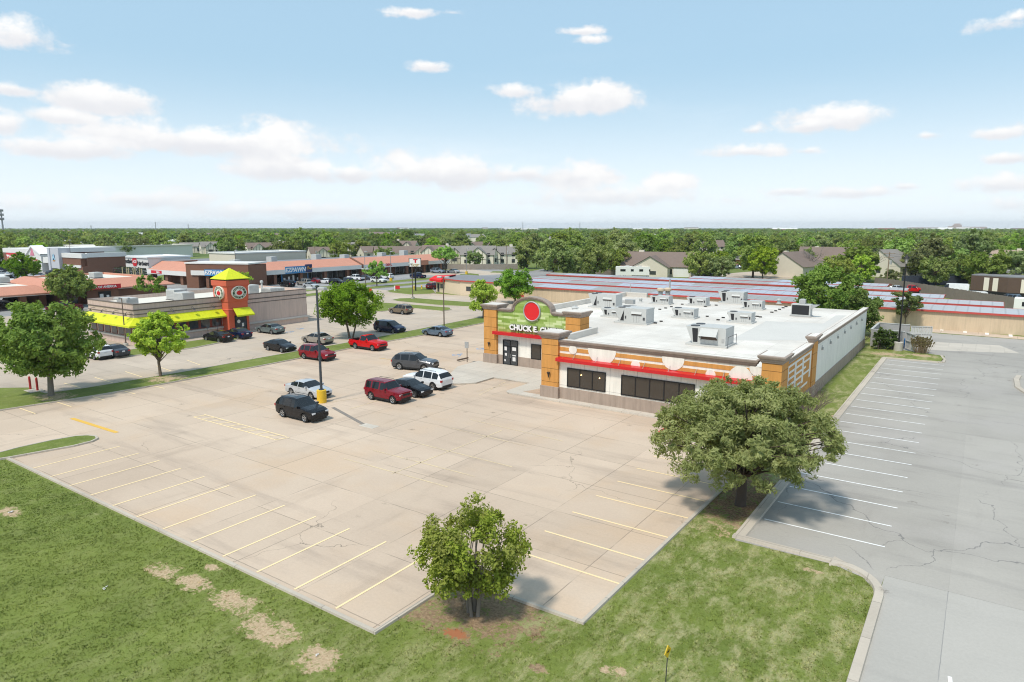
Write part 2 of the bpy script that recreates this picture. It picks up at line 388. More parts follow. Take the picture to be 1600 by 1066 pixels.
paving('sidewalk', (.55, .50, .43), (.50, .45, .385), (.585, .53, .45), 1.5, 1.5, .025, (.25, .22, .19), (.1, .003, .6), .25)
paving('kerb_concrete', (.50, .445, .37), (.45, .39, .32), (.54, .48, .40), 3., 3., .03, (.22, .19, .16), (.1, .003, .6), .35)
def paint(name, col, under, wear):
    m, t, b = new_mat(name); p = t.pos()
    w = t.m('ADD', t.m('MULTIPLY', t.noise(p, 9., 5, .7), .6), t.m('MULTIPLY', t.noise(p, .5, 3), .5))
    t.put(b.inputs['Base Color'], t.mix(t.mr(w, wear, wear + .16), col, under)); b.inputs['Roughness'].default_value = .7
    return m
paint('line_yellow', (.86, .67, .38), (.47, .39, .29), .62)
paint('line_faint', (.70, .56, .34), (.52, .41, .30), .50)
paint('line_bold', (.72, .43, .07), (.45, .37, .25), .60)
paint('line_white', (.84, .84, .82), (.40, .38, .35), .60)
paint('line_blue', (.25, .38, .58), (.45, .39, .32), .52)
paint('kerb_red', (.62, .05, .035), (.45, .30, .22), .72)

def rnd_poly(pts, nseg=4):
    return [tuple(p) for p in pts]
g = MB(); S = 9000.
g.poly([(-S, -2000, 0), (S, -2000, 0), (S, S, 0), (-S, S, 0)]); struct('ground', g, MATS['grass'])

def sheet(name, pts, z, mat): return struct(name, MB().poly([(p[0], p[1], z) for p in pts]), mat)
A = at(20, 715); B = at(583, 990)
LOTX0, LOTY0 = A.x, 16.9
# main concrete lot and all the paving to its left as one sheet
sheet('parking_lot', [(-53, 16.9), (-18, 16.9), (-18, 21.9), (-11.7, 21.9), (-11.7, 46.4), (-19, 46.4), (-19, 100), (-70, 100), (-70, 23.95), (-140, 23.95), (-140, 19.6), (-80, 17.6)], .012, MATS['concrete'])
sheet('restaurant_lot', [(-70.01, 24), (-70.01, 100.01), (-19, 100.01), (-19, 121.4), (-100, 121.4), (-140, 121.4), (-140, 24)], .010, MATS['concrete_lot'])
sheet('mall_lot', [(-140, 24.), (-140, 205), (-158.8, 205), (-158.8, 103), (-205, 103), (-245, 145), (-420, 145), (-420, 24)], .011, MATS['road_grey'])
sheet('asphalt_lot', [(-9.0, 32.6), (-4.6, 32.7), (-3.2, 32.15), (-2.45, 31.0), (-2.4, 32.9), (16, 32.9), (60, 32.9), (60, 117), (-9.0, 117)], .012, MATS['asphalt'])
sheet('drive_apron', [(-2.4, -20), (60, -20), (60, 32.89), (-2.4, 32.89)], .012, MATS['apron'])
pad = [at(1455, 536), at(1562, 540), at(1594, 552.5), at(1472, 548)]
sheet('dumpster_pad', [(-9.0, pad[0].y + 1), (-5, pad[0].y + 1), (pad[1].x, pad[1].y), (pad[2].x, pad[2].y), (-4.5, pad[3].y - .5), (-9.0, pad[3].y + 2)], .017, MATS['sidewalk'])
sheet('parking_strip', [at(1440, 510), at(1640, 531), at(1640, 534), at(1437, 518)], .018, MATS['concrete'])
sheet('road', [(-140, 121.41), (-108.7, 121.41), (-108.7, 135), (-112, 200), (-140, 205)], .0125, MATS['road_grey'])
# back street running away to the right, cross street at the top of the lots
sheet('street', [at(795, 428), at(740, 421.5), at(700, 421.5), at(650, 428), at(700, 433)], .013, MATS['concrete_lot'])
sheet('road', [at(800, 430), at(840, 431), at(905, 413), at(925, 404), at(918, 397), at(905, 397), at(902, 405), at(880, 414)], .018, MATS['road_grey'])
sheet('cul_de_sac', [at(1120, 436), at(1240, 436), at(1235, 424), at(1180, 424), at(1130, 428)], .014, MATS['concrete_lot'])

# ---------------------------------------------------------------- kerbs
def kerb(name, pts, w=.16, h=.13, mat='kerb_concrete', closed=False):
    'swept kerb with a slightly battered face'
    mb = MB(); P_ = [Vector((p[0], p[1])) for p in pts]; n = len(P_); vs = []
    for i, p in enumerate(P_):
        a = P_[i - 1] if (i > 0 or closed) else None; c = P_[(i + 1) % n] if (i < n - 1 or closed) else None
        d0 = (p - a).normalized() if a is not None else None; d1 = (c - p).normalized() if c is not None else None
        d0 = d0 if d0 is not None else d1; d1 = d1 if d1 is not None else d0
        nn = Vector((-(d0 + d1).y, (d0 + d1).x)).normalized(); k = 1 / max(.4, nn.dot(Vector((-d0.y, d0.x))))
        for s_, z in ((-.5, .0), (-.42, h), (.42, h), (.5, .0)): q = p + nn * (w * s_ * k); vs.append((q.x, q.y, z))
    fs = []
    for i in range(n if closed else n - 1):
        j = (i + 1) % n
        fs += [(4 * i + k, 4 * j + k, 4 * j + k + 1, 4 * i + k + 1) for k in range(3)]
    if not closed: fs += [(0, 1, 2, 3), tuple(4 * (n - 1) + k for k in (3, 2, 1, 0))]
    return struct(name, mb.add(vs, fs), MATS[mat])
def arc(cx, cy, r, a0, a1, n=8): return [(cx + r * math.cos(R(a0 + (a1 - a0) * i / n)), cy + r * math.sin(R(a0 + (a1 - a0) * i / n))) for i in range(n + 1)]
kerb('kerb', [(-53.2, 16.98), (-18.0, 16.82), (-17.93, 21.82), (-11.75, 21.92), (-11.62, 46.4), (-18.4, 46.5)], .2, .10)
kerb('kerb', [(-18.4, 46.5)] + arc(-18.6, 47.0, .5, 270, 180, 4) + [(-19.1, 50.6)], .22, .16, 'kerb_red')
ed = [(-9.0, 90.9), (-8.95, 33.4)]
kerb('kerb', [(-8.9, 33.0)] + [(-8.85, 91.0)], .62, .11)
kerb('kerb', [(-9.2, 33.0), (-4.6, 32.95)] + arc(-4.6, 30.75, 2.2, 90, 0, 8) + [(-2.4, 24), (-2.45, -15)], .40, .12)
kerb('kerb', [(-9.0, 91.1), (-3.4, 91.4)] + arc(-3.4, 91.9, .5, 270, 360, 4) + [(-2.9, 93.5), (-3.4, 96.5)], .3, .12)
kerb('kerb', [tuple(at(1592, 588)[:2]), tuple(at(1588, 594)[:2]), tuple(at(1590, 606)[:2]), tuple(at(1605, 616)[:2]), tuple(at(1640, 612)[:2])], .5, .13)
kerb('kerb', [tuple(at(1437, 518)[:2]), tuple(at(1442, 510)[:2])], .35, .14)

def island(name, pts, kerb_mat='kerb_concrete', h=.10, kw=.18, soil=False):
    mb = MB(); mb.prism([(p[0], p[1]) for p in pts], .02, h, bottom=False); struct('island', mb, MATS['grass'])
    kerb('kerb', [(p[0], p[1]) for p in pts], kw, h + .025, kerb_mat, closed=True)
def px(*uv): return [at(u, v) for u, v in uv]
# long grass strip between the two lots
island('median', px((-120, 664), (0, 642.5), (145, 620), (250, 602), (400, 574), (467, 561), (546, 545.5), (602, 535), (661, 524.5), (760, 504.5), (770, 501.5), (766, 495), (745, 497.5), (661, 514), (591, 527.5), (526, 539.5), (461, 550.5), (400, 561.5), (300, 580), (225, 592.5), (135, 607.5), (72, 616), (47, 607), (0, 607.5), (-120, 612)))
# tongue beside the entrance drive
island('tongue', px((-60, 728), (18, 716), (70, 706.5), (115, 698.5), (143, 691.5), (152, 687), (150, 683.5), (138, 682), (120, 683), (80, 690), (30, 701), (0, 709), (-60, 723)))
island('i1', px((510, 489), (594, 487.5), (647, 482.5), (691, 487), (705, 484.5), (703, 481.5), (640, 476.5), (594, 473.5), (520, 472)))
island('i2', px((612, 469.5), (622, 471.5), (685, 477.5), (735, 480), (775, 482), (775, 475), (735, 473), (647, 466.5), (625, 467)))
island('i3', px((540, 470), (565, 470.5), (596, 467), (600, 465), (585, 462.8), (560, 462.5), (540, 464)))
island('i4', px((603, 455.6), (612, 458), (640, 461), (672, 460), (681, 458), (673, 449.6), (650, 449.4), (625, 450.8)))
island('i5', px((300, 478), (420, 462), (560, 447.4), (677, 437), (677, 433.8), (560, 443.7), (505, 448.5), (300, 470)))
island('i6', px((300, 489), (480, 464), (560, 454), (677, 443), (677, 440), (560, 450.5), (480, 460), (300, 484)))
island('i7', px((720, 431), (750, 432), (748, 429), (735, 427.5), (718, 429)))
island('i8', px((765, 426.5), (800, 427.5), (790, 424.5), (770, 424.5)))
island('i9', px((180, 560), (215, 556), (300, 545), (345, 536), (390, 528), (383, 523), (335, 529), (250, 541), (180, 551)))
island('i10', px((90, 498), (150, 492), (190, 485), (186, 481), (140, 486), (85, 494)))

# entrance plaza and the walk along the front
pl = [(-47.2, 61.6), (-47.2, 57.8)] + [(-44.0, 51.6)] + arc(-42.6, 52.1, 1.2, 200, 320, 6) + [(-40.6, 52.6), (-40.6, 55.5), (-36.15, 55.5), (-36.15, 52.0)] + arc(-35.4, 51.7, .75, 180, 270, 4) + [(-19.2, 50.95), (-19.2, 52.5), (-32, 52.5), (-33, 53.2), (-33.0, 61.8)]
mb = MB(); mb.prism(pl, .02, .15, bottom=False); struct('sidewalk', mb, MATS['sidewalk'])
mb = MB(); mb.prism([(-19.2, 50.95), (-19.2, 46.5), (-11.6, 46.5), (-11.6, 52.2), (-19.2, 52.2)], .02, .11, bottom=False); struct('lawn', mb, MATS['grass'])
mb = MB(); mb.prism([(-34.6, 52.0), (-32.6, 52.0), (-32.6, 56.), (-33.4, 56.)], .03, .157, bottom=False); struct('gravel_bed', mb, M('gravel', (.45, .33, .24), .95, .5, 9.))
mb = MB(); mb.prism([(-11.9, 91), (-3.2, 91.5), (-3.0, 96.), (-5.5, 97.0), (-11.9, 99)], .02, .11, bottom=False); struct('lawn', mb, MATS['grass'])

# ---------------------------------------------------------------- painted markings
MZ = .022
def stripe(mb, a, b, w=.11, z=MZ):
    a, b = Vector((a[0], a[1])), Vector((b[0], b[1])); d = (b - a).normalized(); n = Vector((-d.y, d.x)) * w / 2
    mb.poly([(a - n).to_3d() + Vector((0, 0, z)), (b - n).to_3d() + Vector((0, 0, z)), (b + n).to_3d() + Vector((0, 0, z)), (a + n).to_3d() + Vector((0, 0, z))])
yl, fl, bl, wl, hl = MB(), MB(), MB(), MB(), MB()
for i in range(12): stripe(yl, (-20.55 - 2.63 * i, 17.1), (-20.55 - 2.63 * i, 22.6))
for i, (u, v) in enumerate(((965, 912), (1004, 875), (1042, 840), (1074, 810), (1107, 785), (1135, 762), (1158, 741))):
    y = at(u, v).y; stripe(yl, (-11.85, y), (-17.35, y))
for a, b_ in (((537, 717), (700, 761.5)), ((583, 704), (742, 745)), ((612, 741), (784, 673))): stripe(fl, at(*a), at(*b_), .10)
for a, b_ in (((640, 690), (800, 730)), ((735, 656), (880, 690)), ((700, 668), (820, 697)), ((500, 632), (560, 622)), ((545, 640), (640, 612)), ((745, 612), (800, 600)), ((748, 618), (790, 597))): stripe(fl, at(*a), at(*b_), .09)
for i in range(6):
    y = 22.9 + 2.75 * i; stripe(yl if i < 5 else fl, (-68.9, y), (-64.2, y))
for i in range(6, 26):
    y = 22.9 + 2.75 * i; stripe(fl, (-69.2, y), (-64.8, y), .09)
for i in range(5):
    stripe(yl, at(100 + 48 * i, 599 - 9 * i), at(131 + 45.5 * i, 608 - 9.3 * i))
for k in range(12):
    y = 58 + 2.8 * k; stripe(fl, (-73.6, y), (-78.2, y), .09)
for k in range(9):
    y = 57 + 2.8 * k; stripe(fl, (-79.3, y), (-84.0, y), .09)
# hatched strip
h0, h1 = at(302, 652), at(437, 686); h2 = at(322, 650)
n = 9
for off in (0, .95): stripe(yl, (h0.x, h0.y + off), (h1.x, h0.y + off), .10)
for k in range(n + 1):
    x = h0.x + (h1.x - h0.x) * k / n; stripe(yl, (x, h0.y + .05), (x + .35, h0.y + .9), .13, MZ + .003)
for k in range(5): stripe(fl, (at(684, 576).x + k * .9, at(684, 576).y), (at(684, 576).x + k * .9 + .5, at(684, 576).y + 1.6), .10)
for k in range(6): stripe(fl, (at(727, 552).x + k * .9, at(727, 552).y), (at(727, 552).x + k * .9 + .5, at(727, 552).y + 1.6), .10)
stripe(bl, at(112, 654), at(183, 676.5), .34)
stripe(bl, at(593, 560), at(616, 563), .12)
for k in range(20): stripe(wl, (-8.45, 36.0 + 2.83 * k), (-2.75, 36.0 + 2.83 * k), .11)
for u, v in ((1472, 515), (1508, 518.5), (1542, 521.5), (1579, 524.5)):
    q = at(u, v); stripe(wl, (q.x, q.y - 1.3), (q.x, q.y + 1.5), .45, .026)
stripe(wl, at(1484, 1058), at(1486, 1080), .13)
stripe(fl, at(680, 908.), at(697, 918), .10); stripe(fl, at(668, 918), at(688, 930), .10)
def wheelchair(mb, c, s):
    z = MZ
    for k in range(14):
        a0, a1 = 2 * math.pi * k / 14 * .8 + .6, 2 * math.pi * (k + 1) / 14 * .8 + .6
        mb.poly([(c.x + s * r_ * math.cos(a), c.y + s * r_ * math.sin(a), z) for r_, a in ((.34, a0), (.34, a1), (.46, a1), (.46, a0))])
    stripe(mb, (c.x - .05 * s, c.y + .9 * s), (c.x, c.y + .1 * s), .12 * s); stripe(mb, (c.x, c.y + .1 * s), (c.x + .45 * s, c.y + .05 * s), .12 * s)
    stripe(mb, (c.x + .45 * s, c.y + .05 * s), (c.x + .62 * s, c.y - .5 * s), .12 * s); stripe(mb, (c.x - .03 * s, c.y + .55 * s), (c.x + .35 * s, c.y + .5 * s), .10 * s)
for u, v in ((713.5, 555), (751, 545.5)): wheelchair(hl, at(u, v), 1.3)
for u, v in ((468, 514), (452, 519)): wheelchair(hl, at(u, v), 1.1)
struct('parking_marking', yl, MATS['line_yellow']); struct('parking_marking', fl, MATS['line_faint']); struct('parking_marking', bl, MATS['line_bold'])
struct('parking_marking', wl, MATS['line_white']); struct('parking_marking', hl, MATS['line_blue'])
# trench drain in the lot
dr = MB(); a, b_ = at(520, 637), at(569, 664); stripe(dr, a, b_, .34, .02); struct('drain', dr, M('drain_iron', (.23, .20, .17), .7, .3, 6.))
dr = MB(); q = at(577, 666); dr.cbox(q.x, q.y, .012, 1.5, .8, .02); struct('drain', dr, MATS['sidewalk'])
# ================================================================ BUILDINGS
STUCCO = M('stucco_orange', (.60, .285, .075), .85, .16, 2., bump=.2, streak=.16)
M('stucco_white', (.80, .765, .69), .8, .12, 1.2, bump=.15, streak=.10); M('stucco_taupe', (.37, .29, .235), .85, .2, 1.6, bump=.2, streak=.18)
M('cornice', (.33, .265, .22), .8, .18, 2., streak=.16); M('canopy_red', (.55, .010, .016), .35, .06, 1., coat=.3)
M('frame_black', (.012, .012, .013), .45, .1); M('glass_dark', (.05, .041, .032), .05, .45, .35, spec=.6); M('glass_grey', (.05, .055, .06), .05, .2, .6, spec=.6)
M('metal_grey', (.42, .42, .41), .5, .16, 3., metal=.2); M('metal_white', (.50, .50, .48), .55, .14, 2.5); M('metal_dark', (.06, .06, .065), .5, .2); M('bronze', (.045, .035, .03), .5, .2)
M('groove', (.20, .10, .03), .9, .1); M('groove_grey', (.34, .33, .32), .9, .1); M('lamp_warm', (1., .62, .25), .5, 0, emit=3.5); M('white_paint', (.82, .82, .80), .6, .08); M('paper', (.72, .70, .68), .8, .3, 5.)
M('coil_black', (.02, .02, .022), .7, .2, 20.); M('black', (.01, .01, .01), .6, 0)
m, t, b = new_mat('roof_white'); p = t.pos(); x, y, z = t.sep(p)
c = t.mix(t.mr(t.noise(p, .11, 5, .65), .38, .66), (.62, .575, .515), (.77, .725, .66))
c = t.mix(t.m('MULTIPLY', t.mr(t.noise(p, .5, 6, .7), .52, .72), .45), c, (.62, .57, .50))
sx = t.m('FLOOR', t.m('DIVIDE', x, 3.05)); sy = t.m('FLOOR', t.m('DIVIDE', y, 7.3)); wn = t.node('ShaderNodeTexWhiteNoise', noise_dimensions='2D'); t.put(wn.inputs['Vector'], t.comb(sx, sy, 0.))
f = t.mr(wn.outputs['Value'], 0, 1, .93, 1.03, False); c = t.mix(1., c, t.comb(f, f, f), 'MULTIPLY')
c = t.mix(t.m('MULTIPLY', t.m('MAXIMUM', t.line(x, 3.05, .05), t.line(y, 7.3, .05)), .30), c, (.40, .37, .33))
c = t.mix(t.m('MULTIPLY', t.mr(t.noise(p, 1.7, 6, .75), .60, .74), .42), c, (.42, .33, .24))
t.put(b.inputs['Base Color'], c); b.inputs['Roughness'].default_value = .7; t.put(b.inputs['Normal'], t.bump(t.noise(p, .8, 4), .25, .05))
M('roof_grey', (.52, .52, .50), .8, .2, .6)
m, t, b = new_mat('panel_green'); p = t.obj(); x, y, z = t.sep(p)
row = t.m('FLOOR', t.m('DIVIDE', z, .245)); sh = t.m('MULTIPLY', t.m('MODULO', t.m('MULTIPLY', row, 7.31), 3.), .55)
wn = t.node('ShaderNodeTexWhiteNoise', noise_dimensions='2D'); t.put(wn.inputs['Vector'], t.comb(t.m('FLOOR', t.m('DIVIDE', t.m('ADD', t.m('ADD', x, sh), 100.), 1.15)), row, 0.))
cr = t.node('ShaderNodeValToRGB'); cr.color_ramp.interpolation = 'CONSTANT'; e = cr.color_ramp.elements
for i, (ps, col) in enumerate(((0, (.22, .33, .055)), (.2, (.34, .46, .13)), (.42, (.46, .56, .22)), (.66, (.58, .66, .33)), (.85, (.27, .38, .08)))):
    q = e[i] if i < 2 else e.new(ps); q.position = ps; q.color = (*col, 1)
t.put(cr.inputs[0], wn.outputs['Value']); c = cr.outputs[0]
c = t.mix(t.m('MULTIPLY', t.m('MAXIMUM', t.line(x, 1.5, .02, .3), t.line(z, 1.22, .02)), .6), c, (.14, .19, .05))
t.put(b.inputs['Base Color'], c); b.inputs['Roughness'].default_value = .55
def panels(name, base, groove_mat, w, h): pass

COR = [(0, -.42), (.05, -.40), (.07, -.30), (.10, -.28), (.12, -.16), (.17, -.12), (.22, -.02), (.22, 0.)]
X0, X1, Y0, YE, YB, XL = -32.3, -12.0, 51.9, 61.8, 98.0, -46.2
rb = thing('restaurant', 'low restaurant with a flat white roof, orange corner piers and a green arched entrance front', 'restaurant', (-29, 75, 0))
w = MB()
FR = 4.62
# walls: taupe base course, white field, hollow under the roof deck
def wall(mb, x0, x1, y0, y1, z0, z1, mi): mb.box(x0, x1, y0, y1, z0, z1, mi)
body = [(XL, YE), (X0, YE), (X0, Y0), (X1, Y0), (X1, YB), (XL, YB)]
w.prism(body, 1.18, 4.55, 0, bottom=False)
base = [(XL - .05, YE - .06), (X0 - .05, YE - .06), (X0 - .05, Y0 - .06), (X1 + .06, Y0 - .06), (X1 + .06, YB + .05), (XL - .05, YB + .05)]
w.prism(base, 0, 1.18, 1, bottom=False)
w.build('wall', [MATS['stucco_white'], MATS['stucco_taupe']], rb)
MB().prism([(XL + .2, YE + .2), (X0 + .2, YE + .2), (X0 + .2, Y0 + .2), (X1 - .2, Y0 + .2), (X1 - .2, YB - .02), (XL + .2, YB - .02)], 4.56, 4.72).build('roof', MATS['roof_white'], rb)
MB().prism([tuple(at(u, v, 4.72)[:2]) for u, v in ((1197, 502), (1286, 506), (1306, 493), (1323, 493), (1262, 532), (1140, 532))], 4.722, 4.728).build('roof_patch', M('roof_patch', (.58, .56, .52), .8, .15, .8), rb)
# parapets
def parapet(name, x0, x1, y0, y1, zt, prof=None, white=False):
    mb = MB(); pr = prof or [(0, -.42), (.06, -.38), (.09, -.22), (.16, -.08), (.18, 0), (.10, .02)]
    mb.loft(x0, x1, y0, y1, [(0, 4.3 - 0.0)] + [(o, zt + z) for o, z in pr], 0, top=True, mis=[1] + [0] * (len(pr) - 1) + [2]); return mb.build(name, [MATS['roof_white' if white else 'cornice'], MATS['roof_white' if white else 'stucco_white'], MATS['roof_white']], rb)
big = [(0, -.50), (.07, -.48), (.09, -.36), (.16, -.33), (.18, -.20), (.26, -.17), (.30, -.02), (.30, 0.), (.1, .02)]
parapet('cornice', X0 + 1.6, X1 - 1.6, Y0 + .02, Y0 + .36, 5.52, big)
parapet('parapet', X0 + .02, X0 + .36, Y0 + 1.4, YE - .1, 5.32, [(0, -.3), (.02, -.1), (.02, 0), (0, .02)], True)
parapet('parapet', X1 - .36, X1 - .02, Y0 + 1.75, 64.5, 5.22)
parapet('parapet', X1 - .36, X1 - .02, 66.45, YB, 5.16)
parapet('parapet', XL + .02, XL + .36, YE + 1.5, YB + .3, 5.36, [(0, -.3), (.02, -.1), (.02, 0), (0, .02)], True)
parapet('parapet', XL + .4, XL + 3.8, YB - .1, YB + .3, 5.36, [(0, -.3), (.02, -.1), (.02, 0), (0, .02)], True)
# piers with stepped caps
CAP = [(0, 0), (.06, .03), (.08, .14), (.14, .18), (.16, .30), (.25, .36), (.30, .50), (.30, .56), (.12, .60)]
def pier(x0, x1, y0, y1, zc, joints, sconce=True, zb=1.18):
    mb = MB(); zs = [zb] + joints + [zc]; prof = []; mis = []
    for a, b_ in zip(zs[:-1], zs[1:]):
        prof += [(0, a), (0, b_ - .035), (-.02, b_ - .03), (-.02, b_ - .005)]; mis += [0, 1, 1, 1]
    prof[-2:] = [(0, zc - .001)]; mis = mis[:len(prof)]
    k = len(prof); prof += [(o, zc + z) for o, z in CAP]
    mis = mis[:k] + [2] * (len(CAP)); mis[k - 1] = 2
    mb.loft(x0, x1, y0, y1, prof, 0, mis=mis + [3]); mb.loft(x0, x1, y0, y1, [(.07, 0), (.07, zb), (0, zb + .02)], 4, top=False)
    o = mb.build('pier', [STUCCO, MATS['groove'], MATS['cornice'], MATS['roof_white'], MATS['stucco_taupe']], rb)
    return o
def sconce(x, y, z):
    mb = MB(); mb.lathe([(.02, -.34), (.05, -.22), (.09, 0), (.15, .10), (.15, .16), (.03, .20)], (x, y - .17, z), 10); mb.box(x - .06, x + .06, y - .16, y - .02, z - .02, z + .10)
    return mb
p1 = pier(-32.35, -30.62, Y0 - .30, Y0 + 1.4, 5.55, [1.62, 2.85, 4.1, 5.0]); sconce(-31.5, Y0 - .30, 2.35).build('sconce', MATS['bronze'], p1)
p2 = pier(-13.0, -11.55, Y0 - .30, Y0 + 1.75, 5.45, [1.62, 2.85, 4.1, 4.9]); sconce(-12.3, Y0 - .30, 2.35).build('sconce', MATS['bronze'], p2)
p3 = pier(-46.3, -44.55, YE - .32, YE + 1.5, 6.25, [.0 + 1.62, 2.9, 4.3, 5.4]); sconce(-45.5, YE - .32, 2.35).build('sconce', MATS['bronze'], p3)
p4 = pier(-35.6, -33.85, YE - .32, YE + 1.6, 6.15, [1.62, 2.9, 4.3, 5.4])
pier(X1 - .3, X1 + .12, 64.5, 66.4, 5.25, [1.62, 2.9, 4.2])
# white front: cladding joints, orange bands and cheese holes between the piers
fx0, fx1, fy = -30.62, -13.0, Y0
cl = MB()
for i in range(1, 14): cl.box(fx0 + i * 1.26 - .012, fx0 + i * 1.26 + .012, fy - .004, fy + .01, 1.2, 3.62)
cl.box(fx0, fx1, fy - .004, fy + .01, 4.655, 4.685); cl.box(fx0, fx1, fy - .004, fy + .01, 1.40, 1.42); cl.build_each('cladding_joint', MATS['groove_grey'], rb)
bd = MB()
for z0, z1 in ((4.0, 4.30), (4.52, 4.86)):
    bd.box(fx0 + .02, fx1 - .02, fy - .03, fy + .02, z0, z1)
bd.build_each('stripe', STUCCO, rb)
def disc(mb, x, z, r, y, zmin=3.8, zmax=5.04, n=28, th=.02):
    pts = [(x + r * math.cos(2 * math.pi * i / n), z + r * math.sin(2 * math.pi * i / n)) for i in range(n)]
    pts = [(a, min(max(c_, zmin), zmax)) for a, c_ in pts]
    q = [];
    for p_ in pts:
        if not q or (Vector(p_) - Vector(q[-1])).length > 1e-3: q.append(p_)
    mb.add([(a, y - th, c_) for a, c_ in q] + [(a, y + .04, c_) for a, c_ in q], [tuple(range(len(q)))[::-1]][:1] + [(i, (i + 1) % len(q), len(q) + (i + 1) % len(q), len(q) + i) for i in range(len(q))])
ho = MB()
for x, z, r in ((-29.25, 4.74, .40), (-26.4, 5.04, 1.35), (-23.25, 4.0, .42), (-20.0, 4.95, .95), (-16.9, 4.0, .40), (-14.6, 4.05, .9), (-13.4, 4.9, .55)): disc(ho, x, z, r, fy - .035)
ho.build_each('stripe_disc', MATS['stucco_white'], rb)
cn = MB(); cn.add([(fx0 - .12, fy - .02, 3.98), (fx0 - .12, fy - .55, 3.90), (fx0 - .12, fy - .55, 3.62), (fx0 - .12, fy - .02, 3.62), (fx1 + .05, fy - .02, 3.98), (fx1 + .05, fy - .55, 3.90), (fx1 + .05, fy - .55, 3.62), (fx1 + .05, fy - .02, 3.62)],
    [(0, 1, 2, 3), (7, 6, 5, 4), (0, 4, 5, 1), (1, 5, 6, 2), (2, 6, 7, 3)])
can = cn.build('canopy', MATS['canopy_red'], rb)
tr = MB()
for i in range(8):
    x = fx0 + 1.6 + i * 2.2; tr.tube((x, fy - .5, 3.90), (x, fy - .02, 4.35), .018, n=6, caps=False)
tr.build_each('tie_rod', MATS['metal_grey'], can)
def window(x0, x1, y, z0, z1, nx, lamps=(), ax='y', fr='frame_black', gl='glass_dark', par=rb):
    f = MB(); gl_ = MB(); t_ = .09
    f.box(x0, x1, y - .05, y + .05, z0, z0 + t_); f.box(x0, x1, y - .05, y + .05, z1 - t_, z1)
    for i in range(nx + 1):
        x = x0 + (x1 - x0 - t_) * i / nx; f.box(x, x + t_, y - .048, y + .05, z0 + t_, z1 - t_)
    gl_.box(x0 + .04, x1 - .04, y - .012, y + .03, z0 + .05, z1 - .05)
    o = f.build('window', MATS[fr], par); gl_.build('pane', MATS[gl], o)
    for x, z in lamps:
        l = MB(); l.lathe([(.0, -.045), (.05, -.02), (.055, .02), (.02, .05)], (x, y - .07, z), 10); l.tube((x, y - .07, z + .05), (x, y - .07, z + .09), .006, n=4); l.build('pendant_lamp', MATS['lamp_warm'], o)
    return o
window(-29.80, -25.98, fy - .02, 1.33, 3.06, 3, ((-28.35, 2.55), (-26.55, 2.5)))
window(-24.52, -18.1, fy - .02, 1.31, 3.06, 5, ((-18.75, 2.35),))
window(-17.0, -13.6, fy - .02, 1.31, 3.06, 3)
# side towards the drive: striped end bay
sd = MB(); sx = X1
sd.box(sx - .01, sx + .035, Y0 + 1.5, 64.5, 1.2, 4.75); sd.build('stripe', STUCCO, rb)
ss = MB(); yy0, yy1 = 54.2, 64.1
for k, (a, b_) in enumerate(((0, 1), (.06, .94), (0, .8), (.12, 1), (0, .62), (.2, .9), (0, .5))): ss.box(sx, sx + .055, yy0 + (yy1 - yy0) * a, yy0 + (yy1 - yy0) * b_, 4.44 - k * .52, 4.62 - k * .52)
for y in (55.2, 57.8, 60.6, 63.5): ss.box(sx, sx + .06, y, y + .55, 2.3, 4.60)
ss.build_each('stripe', MATS['stucco_white'], rb)
for k in range(7):
    wp = MB(); y = 69. + k * 4.1; wp.box(X1, X1 + .16, y - .12, y + .12, 3.95, 4.2); wp.tube((X1 + .05, y, 4.2), (X1 + .05, y, 4.4), .02, n=6); wp.build('wall_lamp', MATS['metal_grey'], rb)
pass
# entrance front: green gable with curved head
ey = YE - .12; gx0, gx1 = -44.5, -35.65
def head(off=0., z_add=0.):
    pts = [(gx0 - off, 6.15)]; cx, r = -39.9, 2.32
    pts += [(cx - r - .62, 6.15)] + [(cx - r - .62 + .62 * math.sin(R(a)), 6.15 + .34 * (1 - math.cos(R(a)))) for a in (30, 60, 90)]
    pts += [(cx + (r) * math.cos(R(a)), 6.52 + 1.18 * math.sin(R(a))) for a in range(172, 7, -9)]
    pts += [(cx + r + .62 - .62 * math.sin(R(a)), 6.15 + .34 * (1 - math.cos(R(a)))) for a in (90, 60, 30)] + [(cx + r + .62, 6.15), (gx1 + off, 6.15)]
    return [(x, z + z_add) for x, z in pts]
hp = head()
gp = MB(); ol = [(gx0, 3.9)] + hp + [(gx1, 3.9)]; n = len(ol)
gp.add([(x, ey, z) for x, z in ol] + [(x, ey + .45, z) for x, z in ol], [tuple(range(n))[::-1], tuple(range(n, 2 * n))] + [(i, (i + 1) % n, n + (i + 1) % n, n + i) for i in range(n)])
gp.f[0] = tuple(range(n)); gp.f[0] = gp.f[0][::1]
gb = gp.build('gable', MATS['panel_green'], rb)
rim = MB(); up = [(x, z) for x, z in hp]; vs = []; cx_ = -39.9
for i, (x, z) in enumerate(up):
    a = Vector(up[max(i - 1, 0)]); c_ = Vector(up[min(i + 1, len(up) - 1)]); d = (c_ - a).normalized(); nn = Vector((-d.y, d.x))
    for o, yf in ((-.02, ey - .06), (.10, ey - .10), (.14, ey - .20), (.27, ey - .24), (.30, ey + .6), (-.02, ey + .5)): vs.append((x + nn.x * o, yf, z + nn.y * o))
fs = []
for i in range(len(up) - 1): fs += [(6 * i + k, 6 * i + (k + 1) % 6, 6 * i + 6 + (k + 1) % 6, 6 * i + 6 + k) for k in range(6)]
rim.add(vs, fs + [(0, 1, 2, 3, 4, 5), tuple(6 * (len(up) - 1) + k for k in (5, 4, 3, 2, 1, 0))]); rim.build('coping', MATS['cornice'], gb)
c2 = MB(); c2.box(gx0 - .35, gx1 + .2, ey - .6, ey - .01, 3.55, 3.90); c2.build('canopy', MATS['canopy_red'], rb)
cj = MB()
